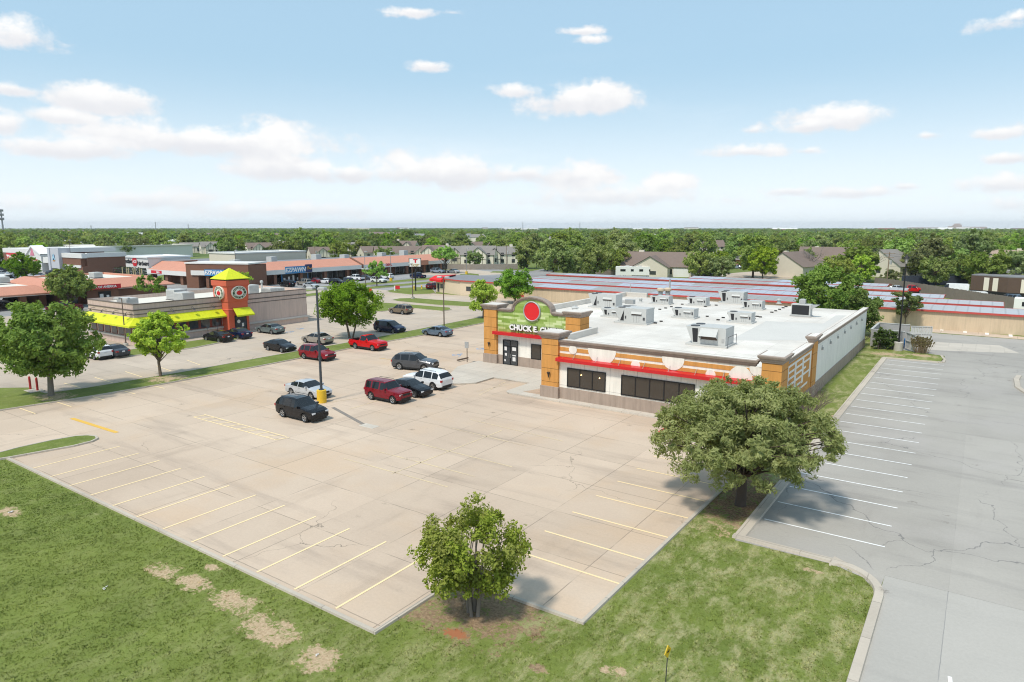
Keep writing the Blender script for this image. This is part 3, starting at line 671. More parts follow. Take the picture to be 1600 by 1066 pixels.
for i in range(1, 6): cj.box(gx0 + i * 1.45, gx0 + i * 1.45 + .025, YE - .006, YE + .01, 1.2, 3.5)
cj.build_each('cladding_joint', MATS['groove_grey'], rb)
# emblem disc: the figure on it is left plain
em = MB(); Mx = face_to((-39.86, ey - .02, 6.42), (0, -1, 0))
em.lathe([(1.10, 0), (1.10, .16), (1.02, .20), (.97, .16), (.97, .12), (0.001, .12)], n=40, mis=[0, 0, 0, 0, 1], mat=Mx, smooth=False); em.build('emblem', [MATS['metal_grey'], M('emblem_red', (.70, .02, .025), .4, .06)], gb)
lt = MB(); Mx = face_to((-39.35, ey - .16, 4.46), (0, -1, 0))
text_mb(lt, 'CHUCK E. CHEESE', .80, Mx, 1, .06, .038, spacing=1.05); text_mb(lt, 'CHUCK E. CHEESE', .80, Mx @ Matrix.Translation((0, 0, -.04)), 0, .04, .065, spacing=1.05)
lt.build('lettering', [MATS['black'], MATS['white_paint']], gb)
# entrance doors and windows
dr = MB(); dx0, dx1 = -43.82, -41.78
dr.box(dx0, dx1, YE - .12, YE - .005, .16, .22)
for x in (dx0, dx0 + .97, dx1 - .10): dr.box(x, x + .10, YE - .12, YE - .005, .22, 2.95)
for z in (2.22, 2.88): dr.box(dx0 + .1, dx0 + .97, YE - .11, YE - .005, z, z + .09); dr.box(dx0 + 1.07, dx1 - .1, YE - .11, YE - .005, z, z + .09)
d_ = dr.build('door', MATS['frame_black'], rb)
MB().box(dx0 + .05, dx1 - .05, YE - .07, YE - .02, .2, 2.9).build('pane', MATS['glass_grey'], d_)
hn = MB(); hn.tube((dx0 + .90, YE - .17, 1.0), (dx0 + .90, YE - .17, 1.45), .018); hn.tube((dx0 + 1.13, YE - .17, 1.0), (dx0 + 1.13, YE - .17, 1.45), .018); hn.build('handle', MATS['metal_grey'], d_)
no = MB()
for x, z, a, c_ in ((.22, 1.75, .32, .42), (.28, 1.15, .26, .3), (1.28, 1.8, .5, .4), (1.3, 1.2, .45, .12), (1.32, .62, .4, .45), (.2, .5, .2, .22)): no.box(dx0 + x, dx0 + x + a, YE - .085, YE - .071, z, z + c_)
no.build_each('notice', [MATS['paper']], d_)
window(-40.05, -38.78, YE - .03, 1.14, 2.82, 1); window(-38.6, -37.3, YE - .03, 1.14, 2.82, 1); window(-37.1, -34.9, YE - .03, 1.14, 2.82, 2)
# step between low and high parapets behind the gable
bk = MB(); bk.box(-44.5, -35.7, YE + .33, YE + .55, 4.72, 5.9); bk.build('parapet', MATS['stucco_white'], rb)

# ---------------------------------------------------------------- roof equipment (each its own thing)
def hvac(u, v, wx, wy, h, label, kind=0, rz=0.):
    q = at(u, v, 4.74); t0 = thing('rooftop_unit', label, 'rooftop unit', (q.x, q.y + wy / 2, 4.73), rz, 'air conditioning units on the white roof')
    a, c_ = wx / 2, wy / 2
    cu = MB(); cu.box(-a - .15, a + .15, -c_ - .12, c_ + .12, 0, .16); cu.build('curb', MATS['roof_grey'], t0, False)
    # cabinet with the bulging intake at one end
    x1 = a; xs = -a * .42
    cb = MB(); cb.box(xs, x1, -c_, c_, .17, h); cb.build('cabinet', MATS['metal_white'], t0, False)
    vcap = MB(); xb, xt = -a * .75, -a * 1.12
    vs = [(xb, -c_ * .97, .17), (xs - .004, -c_ * .97, .17), (xs - .004, -c_ * .97, h - .02), (xt, -c_ * .97, h - .02)]
    vcap.add(vs + [(x, -y, z) for x, y, z in vs], [(0, 1, 2, 3), (7, 6, 5, 4), (3, 2, 6, 7), (0, 3, 7, 4), (1, 0, 4, 5)]); vcap.build('condenser', MATS['metal_white'], t0, False)
    co = MB(); s = .06
    if kind == 2: co.add([(xs - .06, -c_ * .97 - .012, .3), (xs - .06, -c_ * .97 - .012, h * .86), (xb + .1, -c_ * .97 - .012, .3)], [(0, 1, 2)])
    else: co.add([(xb + s * 1.4, -c_ * .97 - .012, .3), (xs - .08, -c_ * .97 - .012, .3), (xs - .08, -c_ * .97 - .012, h - .18), (xb - .06, -c_ * .97 - .012, h - .18)], [(0, 1, 2, 3)])
    if kind != 2: co.add([(xb - .008, -c_ * .85, .3), (xb - .008, c_ * .85, .3), (xt * .985 - .012, c_ * .85, h - .2), (xt * .985 - .012, -c_ * .85, h - .2)], [(0, 3, 2, 1)])
    co.build('coil', MATS['coil_black'], t0, False)
    fn = MB()
    for fy_ in ((-.3, .3) if wy > 1.7 else (0,)): fn.lathe([(min(.42, c_ * .55), 0), (min(.42, c_ * .55), .06), (.05, .07)], (-a * .7, fy_ * wy, h - .02), 16)
    fn.build('fan', MATS['metal_dark'], t0, False)
    hd = MB(); hx0, hx1 = (.02 * wx, .36 * wx) if kind != 1 else (-.16 * wx, .30 * wx)
    z0, z1 = (.58 * h, .80 * h) if kind != 1 else (.36 * h, .93 * h)
    dp = .16 if kind != 1 else .62
    hd.add([(hx0, -c_ - .004, z1), (hx1, -c_ - .004, z1), (hx1, -c_ - dp, z0 + (z1 - z0) * .35), (hx0, -c_ - dp, z0 + (z1 - z0) * .35), (hx0, -c_ - .004, z0), (hx1, -c_ - .004, z0)], [(0, 3, 2, 1), (0, 4, 3), (1, 2, 5)])
    hd.build('hood', MATS['metal_white'], t0, False)
    lv = MB(); lv.box(hx0 + .05, hx1 - .05, -c_ - .03, -c_ + .0, z0 - .02, z0 + (z1 - z0) * .45)
    lv.build('louver', M('rust_filter', (.10, .07, .055), .9, .4, 8.), t0, False)
    sm = MB()
    for k in range(1, 4): sm.box(hx0 + (hx1 - hx0) * k / 4 - .008, hx0 + (hx1 - hx0) * k / 4 + .008, -c_ - .008, -c_ + .0, .2, z0 - .05)
    sm.box(.40 * wx, .46 * wx, -c_ - .05, -c_ + .0, .5, .8); sm.box(xs + .12, xs + .24, -c_ - .06, -c_ + .0, .32 * h, .5 * h); sm.build('access_panel', MATS['metal_dark'] if kind != 1 else MATS['metal_grey'], t0, False)
    if kind == 1:
        rl = MB()
        for (xa, ya) in ((a + .25, -c_ - .1), (a + .25, c_)): rl.tube((xa, ya, .0), (xa, ya, 1.), .025, n=6)
        rl.tube((a + .25, -c_ - .1, 1.), (a + .25, c_, 1.), .025, n=6); rl.build('guard_rail', MATS['metal_dark'], t0, False)
    return t0
hvac(1103, 541, 3.5, 2.4, 1.75, 'largest grey rooftop unit with a wide open hood, nearest the white roof front edge', 1)
hvac(985, 506, 3.7, 2.2, 1.75, 'big rooftop unit with a triangular gap and two rust red filters, behind the entrance pier', 2)
hvac(941, 481.5, 3.9, 2.0, 1.85, 'long rooftop unit at the left parapet whose slanted louvre faces right', 2)
hvac(955, 496, 2.5, 1.5, 1.05, 'small rooftop unit half hidden behind the big one with the rust red filters')
hvac(1030, 475.5, 2.7, 1.6, 1.15, 'small rooftop unit in the back row, just below the pair of tan vents')
hvac(1088, 478, 2.6, 1.6, 1.15, 'small rooftop unit in the middle of the back row')
hvac(1142, 474.5, 3.4, 2.0, 1.65, 'tall rooftop unit with a black triangular gap, standing out in the back row')
hvac(1174, 484, 2.6, 1.6, 1.15, 'small rooftop unit overlapping the tall one in the back row')
hvac(1067, 497.5, 2.6, 1.6, 1.15, 'small rooftop unit in the middle row between two lines of drains')
hvac(1155, 505, 2.6, 1.6, 1.2, 'small rooftop unit right of the biggest one, at the edge of the grey roof patch')
# chiller box towards the right
q = at(1238, 494, 4.74); ch = thing('cooler_unit', 'boxy rooftop cooler with a full black grille, on the right of the roof', 'rooftop unit', (q.x + .9, q.y + .6, 4.73), 0, 'air conditioning units on the white roof')
MB().box(-1.1, 1.1, -.6, .6, .12, 1.5).build('cabinet', MATS['metal_white'], ch, False)
MB().box(-1.0, .95, -.62, -.601, .25, 1.38).build('grille', MATS['coil_black'], ch, False)
k_ = MB(); k_.box(-1.2, 1.2, -.7, .7, 0, .119); k_.add([(1.1, -.4, .9), (1.1, .4, .9), (2.0, .3, 1.5), (2.0, -.3, 1.5), (1.1, -.4, 1.45), (1.1, .4, 1.45)], [(0, 3, 2, 1), (4, 5, 2, 3), (0, 4, 3), (1, 2, 5)]); k_.build('duct', MATS['metal_grey'], ch, False)
MB().loft(-.35, .35, -.1, .5, [(0, 1.51), (0, 2.0), (-.15, 2.1)]).build('chimney', MATS['metal_grey'], ch, False)
q = at(1013, 480, 4.74)
q = at(973, 478, 4.74); du = thing('pipe_bundle', 'tangle of grey pipes and a small fan box beside the long rooftop unit', 'roof pipes', (q.x, q.y, 4.73))
mb = MB(); mb.box(.3, 1.5, 0, .8, .3, .9); mb.build('fan_box', MATS['metal_grey'], du, False); mb = MB()
for k in range(4): mb.path([(-1.4, .2 * k, .0), (-1.4, .2 * k, .5), (.0, .2 * k - .1, .5 + .06 * k), (.29, .2 * k, .5)], [.06] * 4)
mb.build('pipe', MATS['metal_grey'], du, False)
for i, (u, v, lb) in enumerate(((1032, 461.5, 'left of two tan hooded vents at the back edge of the white roof'), (1043, 461, 'right of two tan hooded vents at the back edge of the white roof'))):
    q = at(u, v, 4.74); o = thing('roof_vent', lb, 'vent', (q.x, q.y, 4.73), 0, 'tan vents at the back of the roof')
    MB().lathe([(.35, 0), (.35, .6), (.3, .62)], n=12).build('pipe', MATS['metal_grey'], o, False); MB().lathe([(.5, .62), (.62, .75), (.62, 1.0), (.4, 1.15), (.02, 1.2)], n=14).build('hood', M('vent_tan', (.58, .46, .33), .7), o, False)
for u, v, r, h, lb, mt in ((1001, 472, .28, .55, 'squat white vent cap near the back left corner of the roof', 'metal_white'), (898, 488, .45, .75, 'white conical vent standing right behind the entrance pier cap', 'metal_white'), (1217, 474, .3, .6, 'lone white vent near the back edge, left of the boxy cooler', 'metal_white'), (984.5, 459, .06, 1.6, 'thin white standpipe by the left parapet', 'metal_white'), (1046, 461, .12, 2.6, 'slim grey flue pipe behind the two tan vents', 'metal_grey')):
    q = at(u, v, 4.74); o = thing('roof_vent' if r > .2 else 'flue_pipe', lb, 'vent' if r > .2 else 'pipe', (q.x, q.y, 4.73))
    MB().lathe([(r * 1.5, 0), (r * .8, .08), (r * .8, h * .7), (r * .78, h)] if r > .2 else [(r, 0), (r, h)], n=12).build('pipe', MATS[mt], o, False)
    if r > .2: MB().lathe([(r * 1.15, h * .72), (r * 1.15, h * .8), (.03, h * 1.15)], n=12).build('cap', MATS[mt], o, False)
dm = MB(); dm.box(-.17, .17, -.12, .12, 0, .12); dme = dm.mesh(M('drain_black', (.025, .022, .02), .8))
for u, v in ((900, 473.5), (973, 480), (997, 480.5), (1020.5, 482), (1031, 484), (1040, 482), (1049, 480), (1066, 476), (1018, 498.3), (1033, 502.8), (1024, 505.5), (1105, 495), (1122, 500.5), (1130, 497), (1178, 498.6), (1183, 495), (1188, 496), (1206, 488.6), (1212, 486.4), (1218, 484), (1223.5, 481.7), (1228, 479.6), (1119, 477.5), (1102, 479.5)):
    q = at(u, v, 4.73); o = bpy.data.objects.new('pipe_support', dme); C.objects.link(o); o.location = (q.x, q.y, 4.725); o.rotation_euler.z = random.Random(int(u)).uniform(-.5, .5)
    tag(o, 'small black block lying on the white roof between the air conditioning units', 'block', 'small black blocks on the white roof')

# ---------------------------------------------------------------- grill restaurant with the yellow awnings
M('apple_tan', (.57, .44, .375), .85, .12, 1.5, bump=.15, streak=.14); M('apple_brick', (.60, .125, .065), .85, .12, 2., bump=.2); M('awning_yellow', (.62, .66, .015), .6, .16, 1.2, streak=.12); M('awning_side', (.62, .66, .015), .55, .08, 1.2)
M('trim_dark', (.16, .13, .11), .8); M('stone_pale', (.50, .47, .43), .85, .15, 2.); M('roof_cream', (.70, .66, .58), .8, .15, .7); M('sign_green', (.03, .09, .03), .5, .1); M('tomato', (.62, .012, .012), .4, .05)
ax1, ay0, ay1, ax0 = -91.5, 45.1, 73.0, -104.
ap = thing('grill_restaurant', 'tan restaurant with bright yellow awnings and a red tower bearing oval apple signs', 'restaurant', (-96, 60, 0))
w = MB(); w.box(ax0, ax1, ay0, ay1, 1.05, 4.52); w.build('wall', MATS['apple_tan'], ap)
w = MB(); w.loft(ax0, ax1, ay0, ay1, [(.10, 0), (.10, .75), (.28, .80), (.28, 1.02), (0, 1.06)], 0, top=False, mis=[0, 1, 1, 1]); w.build('base_course', [MATS['apple_tan'], MATS['stone_pale']], ap)
w = MB(); w.loft(ax0, ax1, ay0, ay1, [(0, 4.53), (0, 4.56), (.1, 4.58), (.1, 4.66), (.02, 4.68), (.02, 5.3), (.07, 5.32), (.07, 5.42), (-.25, 5.43), (-.25, 4.9)], 0, mis=[1, 1, 1, 1, 0, 1, 1, 1, 0, 2]); w.build('parapet', [MATS['apple_tan'], MATS['trim_dark'], MATS['roof_cream']], ap)
w = MB(); w.loft(ax0, ax1, ay0, ay1, [(0.0, 3.95), (.05, 3.97), (.05, 4.05), (.0, 4.07)], 0, top=False); w.build('band', MATS['trim_dark'], ap)
# tower
ty0, ty1, tx1, tx0 = 57.7, 61.0, -89.8, -93.1
w = MB(); w.loft(tx0, tx1, ty0, ty1, [(0, 0), (0, 3.4), (.06, 3.43), (.06, 3.55), (-.05, 3.6), (-.05, 4.6), (.02, 4.65), (.08, 5.2), (.08, 6.75), (.14, 6.9), (.24, 7.0), (.24, 7.68), (.16, 7.74)], 0); w.build('tower', MATS['apple_brick'], ap)
w = MB(); w.loft(tx0, tx1, ty0, ty1, [(-.1, 7.745), (-.1, 7.9)], 0); w.build('tower_neck', MATS['trim_dark'], ap)
w = MB(); cx, cy = (tx0 + tx1) / 2, (ty0 + ty1) / 2
w.add([(tx0 - .30, ty0 - .30, 7.91), (tx1 + .30, ty0 - .30, 7.91), (tx1 + .30, ty1 + .30, 7.91), (tx0 - .30, ty1 + .30, 7.91), (tx0 - .30, ty0 - .30, 7.99), (tx1 + .30, ty0 - .30, 7.99), (tx1 + .30, ty1 + .30, 7.99), (tx0 - .30, ty1 + .30, 7.99), (cx, cy, 9.5)],
      [(3, 2, 1, 0), (0, 1, 5, 4), (1, 2, 6, 5), (2, 3, 7, 6), (3, 0, 4, 7), (4, 5, 8), (5, 6, 8), (6, 7, 8), (7, 4, 8)]); w.build('roof', MATS['awning_yellow'], ap)
def oval(c_, n, rx, rz):
    Mx = face_to(c_, n) @ Matrix.Diagonal((rx, rz, 1, 1))
    e = MB(); e.lathe([(1., 0), (1., .22), (.93, .26), (.90, .24), (.60, .24), (.57, .25), (.001, .25)], n=36, mis=[0, 0, 0, 1, 0, 2], mat=Mx, smooth=False)
    o = e.build('apple_sign', [M('sign_cream', (.74, .70, .60), .6, .06), MATS['sign_green'], M('sign_cream', None)], ap)
    a = MB(); a.lathe([(.34, .26), (.30, .30), (.001, .30)], (.0, -.04, 0), 18, mat=Mx @ Matrix.Diagonal((1.15, .95, 1, 1))); a.add([(-.03, .26, .3), (.05, .26, .3), (.16, .46, .3), (.10, .48, .3)], [(0, 1, 2, 3)], 1, mat=Mx)
    a.build('apple', [MATS['tomato'], MATS['sign_green']], o)
    l = MB()
    for s, lo, hi, fl in (('APPLEBEE\'S', 165, 15, 1), ('GRILL & BAR', 200, 340, -1)):
        for i, chx in enumerate(s):
            if chx == ' ': continue
            a_ = R(lo + (hi - lo) * i / (len(s) - 1)); text_mb(l, chx, .27, Mx @ Matrix.Translation((.75 * math.cos(a_), .75 * math.sin(a_), .27)) @ Matrix.Rotation(a_ - fl * math.pi / 2, 4, 'Z'), 0, .004, .008)
    l.build('lettering', M('sign_cream', None), o)
oval((tx1 + .08, cy + .1, 5.95), (1, 0, 0), 1.22, .98); oval((cx, ty0 - .08, 5.95), (0, -1, 0), 1.12, .98)
def awning(pts_top, pts_bot, name='awning', mt='awning_yellow'):
    a = MB(); n = len(pts_top); vs = list(pts_top) + list(pts_bot) + [(x, y, z - .22) for x, y, z in pts_bot]
    fs = []
    for i in range(n - 1): fs += [(i, n + i, n + i + 1, i + 1), (n + i, 2 * n + i, 2 * n + i + 1, n + i + 1)]
    fs += [(0, 2 * n, n), (n - 1, 2 * n - 1, 3 * n - 1)] if n > 1 else []
    fs += [(0, 2 * n, 3 * n - 1, n - 1)] if n == 2 else [(0, 2 * n, 2 * n + 1, 1), (1, 2 * n + 1, 3 * n - 1, n - 1)]
    return a.add(vs, fs).build(name, MATS[mt], ap)
AT, AB = 3.62, 2.72
awning([(ax0, ay0 - .01, AT), (ax1 + .01, ay0 - .01, AT), (ax1 + .01, ty0 - .02, AT)], [(ax0 - .9, ay0 - 1.35, AB), (ax1 + 1.25, ay0 - 1.35, AB), (ax1 + 1.25, ty0 - .02, AB)])
awning([(tx1 + .08, ty0 + .7, 3.7), (tx1 + .08, ty1 + .1, 3.7)], [(tx1 + 1.2, ty0 + .6, 2.75), (tx1 + 1.2, ty1 + .2, 2.75)])
for i in range(7):
    x0 = ax0 + .6 + i * 1.9; f = MB(); f.box(x0, x0 + 1.5, ay0 - .06, ay0 - .005, 1.1, 2.75); o = f.build('window', M('window_red', (.20, .045, .03), .6), ap); MB().box(x0 + .1, x0 + 1.4, ay0 - .075, ay0 - .062, 1.18, 2.7).build('pane', MATS['glass_grey'], o)
for i in range(6):
    y0 = ay0 + 2.2 + i * 1.75; f = MB(); f.box(ax1 + .005, ax1 + .06, y0 - .2, y0 + 1.55, 1.1, 2.75); o = f.build('window', M('window_red', None), ap); MB().box(ax1 + .062, ax1 + .075, y0, y0 + 1.35, 1.18, 2.7).build('pane', MATS['glass_grey'], o)
d = MB(); d.box(tx1 + .005, tx1 + .07, ty0 + .9, ty1 - .45, .05, 2.6); o = d.build('door', MATS['frame_black'], ap); MB().box(tx1 + .072, tx1 + .085, ty0 + 1.05, ty1 - .6, .2, 2.5).build('pane', MATS['glass_grey'], o)
n_ = MB(); n_.lathe([(.28, 0), (.28, .01)], n=8, mat=face_to((tx1 + .09, ty0 + 1.5, 1.7), (1, 0, 0))); n_.box(tx1 + .087, tx1 + .1, ty0 + 2.0, ty0 + 2.3, .9, 1.4); n_.build('notice', MATS['paper'], o)
for i in range(4): # gooseneck lamps
    for pos_, dr_ in (((ax0 + 2 + i * 3.2, ay0, 4.25), (0, -1)), ((ax1, ay0 + 2.0 + i * 3.0, 4.25), (1, 0))):
        l = MB(); x, y, z = pos_; dx, dy = dr_; l.path([(x, y, z), (x + dx * .3, y + dy * .3, z + .12), (x + dx * .62, y + dy * .62, z - .02), (x + dx * .66, y + dy * .66, z - .16)], [.025] * 4, 6); l.lathe([(.05, 0), (.08, -.08), (.24, -.2), (.20, -.2)], (x + dx * .66, y + dy * .66, z - .14), 10); l.build('gooseneck_lamp', MATS['metal_dark'], ap)
def gear(name, label, u, v, z, sx, sy, sz, grp=None):
    q = at(u, v, z); o = thing(name, label, 'rooftop unit', (q.x, q.y, z), 0, grp); MB().box(-sx / 2, sx / 2, -sy / 2, sy / 2, .1, sz).build('cabinet', MATS['metal_white'], o, False)
    g_ = MB()
    for k in range(5): g_.box(-sx / 2 + .1, sx / 2 - .1, -sy / 2 - .02, -sy / 2 - .001, .25 + k * (sz - .4) / 5, .25 + (k + .55) * (sz - .4) / 5)
    for k in range(5): g_.box(sx / 2 + .001, sx / 2 + .02, -sy / 2 + .1, sy / 2 - .1, .25 + k * (sz - .4) / 5, .25 + (k + .55) * (sz - .4) / 5)
    g_.build('grille', MATS['metal_grey'], o, False); MB().box(-sx / 2 - .08, sx / 2 + .08, -sy / 2 - .08, sy / 2 + .08, 0, .099).build('curb', MATS['metal_dark'], o, False); return o
gear('rooftop_unit', 'tall cream rooftop unit in the middle of the tan restaurant roof', 277, 468, 4.9, 2.2, 2., 1.5); gear('rooftop_unit', 'slatted rooftop unit in front of the tall cream one on the tan restaurant', 288, 470, 4.9, 2.4, 1.8, 1.25)
gear('rooftop_unit', 'low rooftop unit with a dark panel at the near corner of the tan restaurant roof', 200, 478, 4.9, 2.6, 1.6, 1.1); gear('rooftop_unit', 'white rooftop unit right behind the red tower', 392, 459, 4.9, 1.8, 1.8, 1.4)
gear('rooftop_unit', 'flat grey rooftop unit towards the far end of the tan restaurant roof', 421, 457.5, 4.9, 2.4, 1.4, .8); gear('rooftop_unit', 'small rounded rooftop unit furthest along the tan restaurant roof', 434, 456, 4.9, 1.8, 1.4, .7)
q = at(409.5, 455, 4.9); o = thing('roof_vent', 'thin white flue with a cap on the tan restaurant roof', 'vent', (q.x, q.y, 4.9)); MB().lathe([(.14, 0), (.14, 1.4)], n=8).build('pipe', MATS['metal_white'], o, False); MB().lathe([(.26, 1.4), (.26, 1.7), (.05, 1.8)], n=8).build('cap', MATS['metal_white'], o, False)
# service yard fence at its far end
sf = thing('service_fence', 'tan board enclosure at the far end of the restaurant with yellow awnings', 'fence', (-98, 74, 0)); mb = MB(); mb.box(-102, -95.6, 76.2, 76.32, 0, 2.4); mb.box(-95.7, -95.58, 73.1, 76.19, 0, 2.4); mb.build('panel', M('fence_tan', (.40, .33, .26), .9, .25, 3.), sf)
mb = MB(); mb.box(-95.57, -95.5, 73.9, 75.3, .1, 2.2); mb.build('gate', MATS['trim_dark'], sf)
# ================================================================ SURROUNDING BUILDINGS
def zat(x, y, v):
    'height at which a vertical line through (x, y) crosses picture row v'
    c, s = math.cos(YAW), math.sin(YAW); fwd = -x * s + y * c
    tn = (533.0 - v) / FPX
    # (z-H) such that up/fwd matches: v row -> angle
    a = math.atan(tn) - PITCH
    return CAMH + fwd * math.tan(a)
def xon(u, y, v=430):
    a = at(u, v); return y * a.x / a.y
def yon(u, x, v=430):
    a = at(u, v); return x * a.y / a.x
M('brick_brown', (.20, .098, .062), .9, .22, 3.); M('tile_orange', (.55, .255, .175), .8, .18, .8, streak=.10); M('fascia_white', (.70, .69, .66), .8, .12, 1.); M('wall_cream', (.66, .60, .50), .85, .12, .6)
M('wall_beige', (.60, .475, .33), .85, .10, .5, streak=.12); M('roof_dark', (.22, .22, .23), .85, .2, .5); M('store_dark', (.03, .03, .03), .2, .4, .4, spec=.5); M('sign_blue', (.04, .22, .47), .45, .06); M('sign_navy', (.02, .035, .12), .45, .06)
M('sign_red', (.60, .02, .03), .45, .06); M('trim_red', (.50, .075, .06), .55, .12, 2.); M('fence_wood', (.23, .19, .16), .95, .35, 2.); M('roof_brown', (.20, .15, .125), .9, .22, 1.); M('roof_grey_brown', (.24, .22, .20), .9, .2, 1.)
M('timber', (.06, .04, .03), .8); M('wall_white', (.80, .73, .62), .85, .1, .6); M('brick_red', (.36, .14, .09), .9, .25, 3.); M('sign_orange', (.65, .30, .05), .5); M('gold', (.45, .36, .16), .5); M('pink', (.62, .20, .28), .5)
def mansard(mb, x0, x1, z0, z1, y0=None, y1=None): pass
# ---- long strip mall, front facing +x
fx = -158.9; my0, my1 = 104., yon(697, -158.9, 424)
ml = thing('strip_mall', 'long brick strip mall with a sloping orange roof and white fascia above dark shopfronts', 'shops', (-168, 150, 0))
w = MB(); w.box(-186, fx - 2.6, my0, my1, 0, 4.2); w.build('wall', MATS['brick_brown'], ml)
w = MB(); w.box(-186.2, -162.9, my0, my1 + .2, 4.25, 5.0); w.build('flat_roof', MATS['roof_dark'], ml)
w = MB(); w.add([(fx + 1.5, my0, 3.95), (fx + 1.5, my1, 3.95), (-162.8, my1 - 1.5, 5.95), (-162.8, my0, 5.95), (-163.6, my0, 4.9), (-163.6, my1 - 1.5, 4.9)], [(0, 1, 2, 3), (3, 2, 5, 4), (1, 5, 2), (0, 3, 4)]); w.build('roof', MATS['tile_orange'], ml)
w = MB(); w.box(fx + 1.1, fx + 1.6, my0, my1 + .1, 2.75, 3.94); w.box(fx - 2.5, fx + 1.09, my1 - .3, my1 + .1, 2.75, 3.94); w.build('fascia', MATS['fascia_white'], ml)
w = MB(); w.box(fx - 2.5, fx + 1.1, my0, my1 - .4, 2.8, 3.0); w.build('soffit', MATS['timber'], ml)
w = MB(); y = my0 + 3
while y < my1: w.box(fx + .2, fx + 1.05, y, y + .9, 0, 2.78); y += 8.6
w.build_each('pillar', MATS['brick_brown'], ml)
for k in range(9):
    y = my0 + 4 + k * 9.6; f = MB(); 
    for j in range(5): f.box(fx - 2.58, fx - 2.48, y + j * 1.9, y + j * 1.9 + .1, .1, 2.75)
    o = f.build('shopfront', MATS['metal_grey'], ml); MB().box(fx - 2.59, fx - 2.54, y, y + 7.7, .2, 2.7).build('pane', MATS['store_dark'], o)
w = MB(); y = yon(560, fx, 430); w.add([(fx + 1.7, y, 2.7), (fx + 1.7, y + .7, 2.7), (fx + 1.7, y + .7, 4.1), (fx + 1.7, y, 4.1), (-162.6, y, 6.2), (-162.6, y + .7, 6.2), (-163, y, 2.7), (-163, y + .7, 2.7)], [(0, 1, 2, 3), (3, 2, 5, 4), (0, 3, 4, 6), (1, 7, 5, 2)]); w.box(fx + .1, fx + 1.7, y, y + .7, 0, 2.69); w.build('party_wall', MATS['brick_brown'], ml)
w = MB(); ya, yb = yon(636, fx, 428), yon(664, fx, 428); w.box(fx + 1.62, fx + 1.72, ya, yb, 2.7, 4.3); w.build('fascia', MATS['tile_orange'], ml)
def sign(name, label, cat, c, n, w_, h_, mat, txt=(), par=None, depth=.2):
    o = thing(name, label, cat, c) if par is None else None
    p_ = par or o; Mx = face_to(c, n); mb = MB(); mb.box(-w_ / 2, w_ / 2, -h_ / 2, h_ / 2, -depth, 0, mat=Mx); b_ = mb.build('sign_panel' if par is not None else 'panel', MATS[mat], p_)
    for s, size, dx, dy, m_, sh in txt:
        l = MB(); text_mb(l, s, size, Mx @ Matrix.Translation((dx, dy, .03)), 0, .02, size * .035, sh); l.build('lettering', MATS[m_], b_)
    return b_
ya, yb = yon(440, fx, 424), yon(471, fx, 424); yc = yon(482, fx, 424)
sign('', '', '', (fx + 1.72, (ya + yb) / 2, 3.75), (1, 0, 0), yb - ya, 1.9, 'sign_blue', (('EZPAWN', 1.65, 0, -.05, 'white_paint', .18),), ml)
sign('', '', '', (fx + 1.72, (yb + yc) / 2, 3.95), (1, 0, 0), yc - yb - .1, 2.2, 'sign_navy', (('$', 1.3, -.4, 0, 'sign_orange', .2), ('~', 2.2, .3, .0, 'sign_orange', .0)), ml)
w = MB(); w.box(fx - .4, fx - .2, ya, yc, .1, 2.75); w.build('shopfront', MATS['sign_blue'], ml); w = MB(); w.box(fx - .19, fx - .15, ya + .3, yc - .3, .5, 2.5); w.build('pane', MATS['store_dark'], ml)
w = MB()
for k in range(4): w.box(fx - .14, fx - .12, ya + .6 + k * 1.5, ya + 1.2 + k * 1.5, .6 + .2 * (k % 2), 1.5 + .3 * (k % 3))
w.build_each('notice', MATS['paper'], ml)
yt = (yon(577, fx, 426) + yon(603, fx, 426)) / 2
l = MB(); Mx = face_to((fx + 1.64, yt, 3.45), (1, 0, 0)); text_mb(l, 'CASH ONE', 1.15, Mx @ Matrix.Translation((-2.2, 0, 0)), 0, .03, .03); text_mb(l, 'DEAL', 1.15, Mx @ Matrix.Translation((3.4, .05, 0)), 0, .03, .03); l.build('lettering', MATS['sign_red'], ml)
for k, w_ in enumerate(('nearest the brown brick block', 'second from the brown brick block', 'third from the brown brick block', 'fourth from the brown brick block', 'second to last along the mall', 'at the far end of the mall')):
    o = thing('rooftop_unit', 'cream rooftop unit on the orange mall roof, ' + w_, 'rooftop unit', (-171 - 3 * (k % 2), my0 + 9 + k * 14, 5.0), 0, 'rooftop units on the orange mall')
    MB().box(-1.2, 1.2, -1., 1., .1, 1.5 + .3 * (k % 3)).build('cabinet', MATS['metal_white'], o, False); MB().box(-1.25, 1.25, -1.05, 1.05, 0, .099).build('curb', MATS['metal_dark'], o, False)
# ---- corner block of the mall
bb = thing('corner_block', 'tall plain brown brick block with a pale coping at the bend of the orange mall', 'shops', (-163, 104, 0))
c0, c1 = Vector((-168.2, 96.9, 0)), Vector((-151.6, 103.6, 0)); d = (c1 - c0).normalized(); nrm = Vector((d.y, -d.x, 0))
zt = zat(c1.x, c1.y, 413.5)
def on(s, out=0., z=0.): return c0 + d * s + nrm * out + Vector((0, 0, z))
Ln = (c1 - c0).length
def slab(mb, s0, s1, o0, o1, z0, z1, mi=0):
    q = [on(s0, o0), on(s1, o0), on(s1, o1), on(s0, o1)]; mb.prism([(p_.x, p_.y) for p_ in q], z0, z1, mi)
w = MB(); slab(w, 0, Ln, -3, 0, 3.6, zt); slab(w, 0, 3.5, -3, 0, 0, 3.59); slab(w, Ln * .58, Ln, -3, 0, 0, 3.59); slab(w, -.5, Ln, -8, -3.01, 0, zt - .2); slab(w, 5.6, 6.4, -.9, -.1, 0, 3.59); w.build('wall', MATS['brick_brown'], bb)
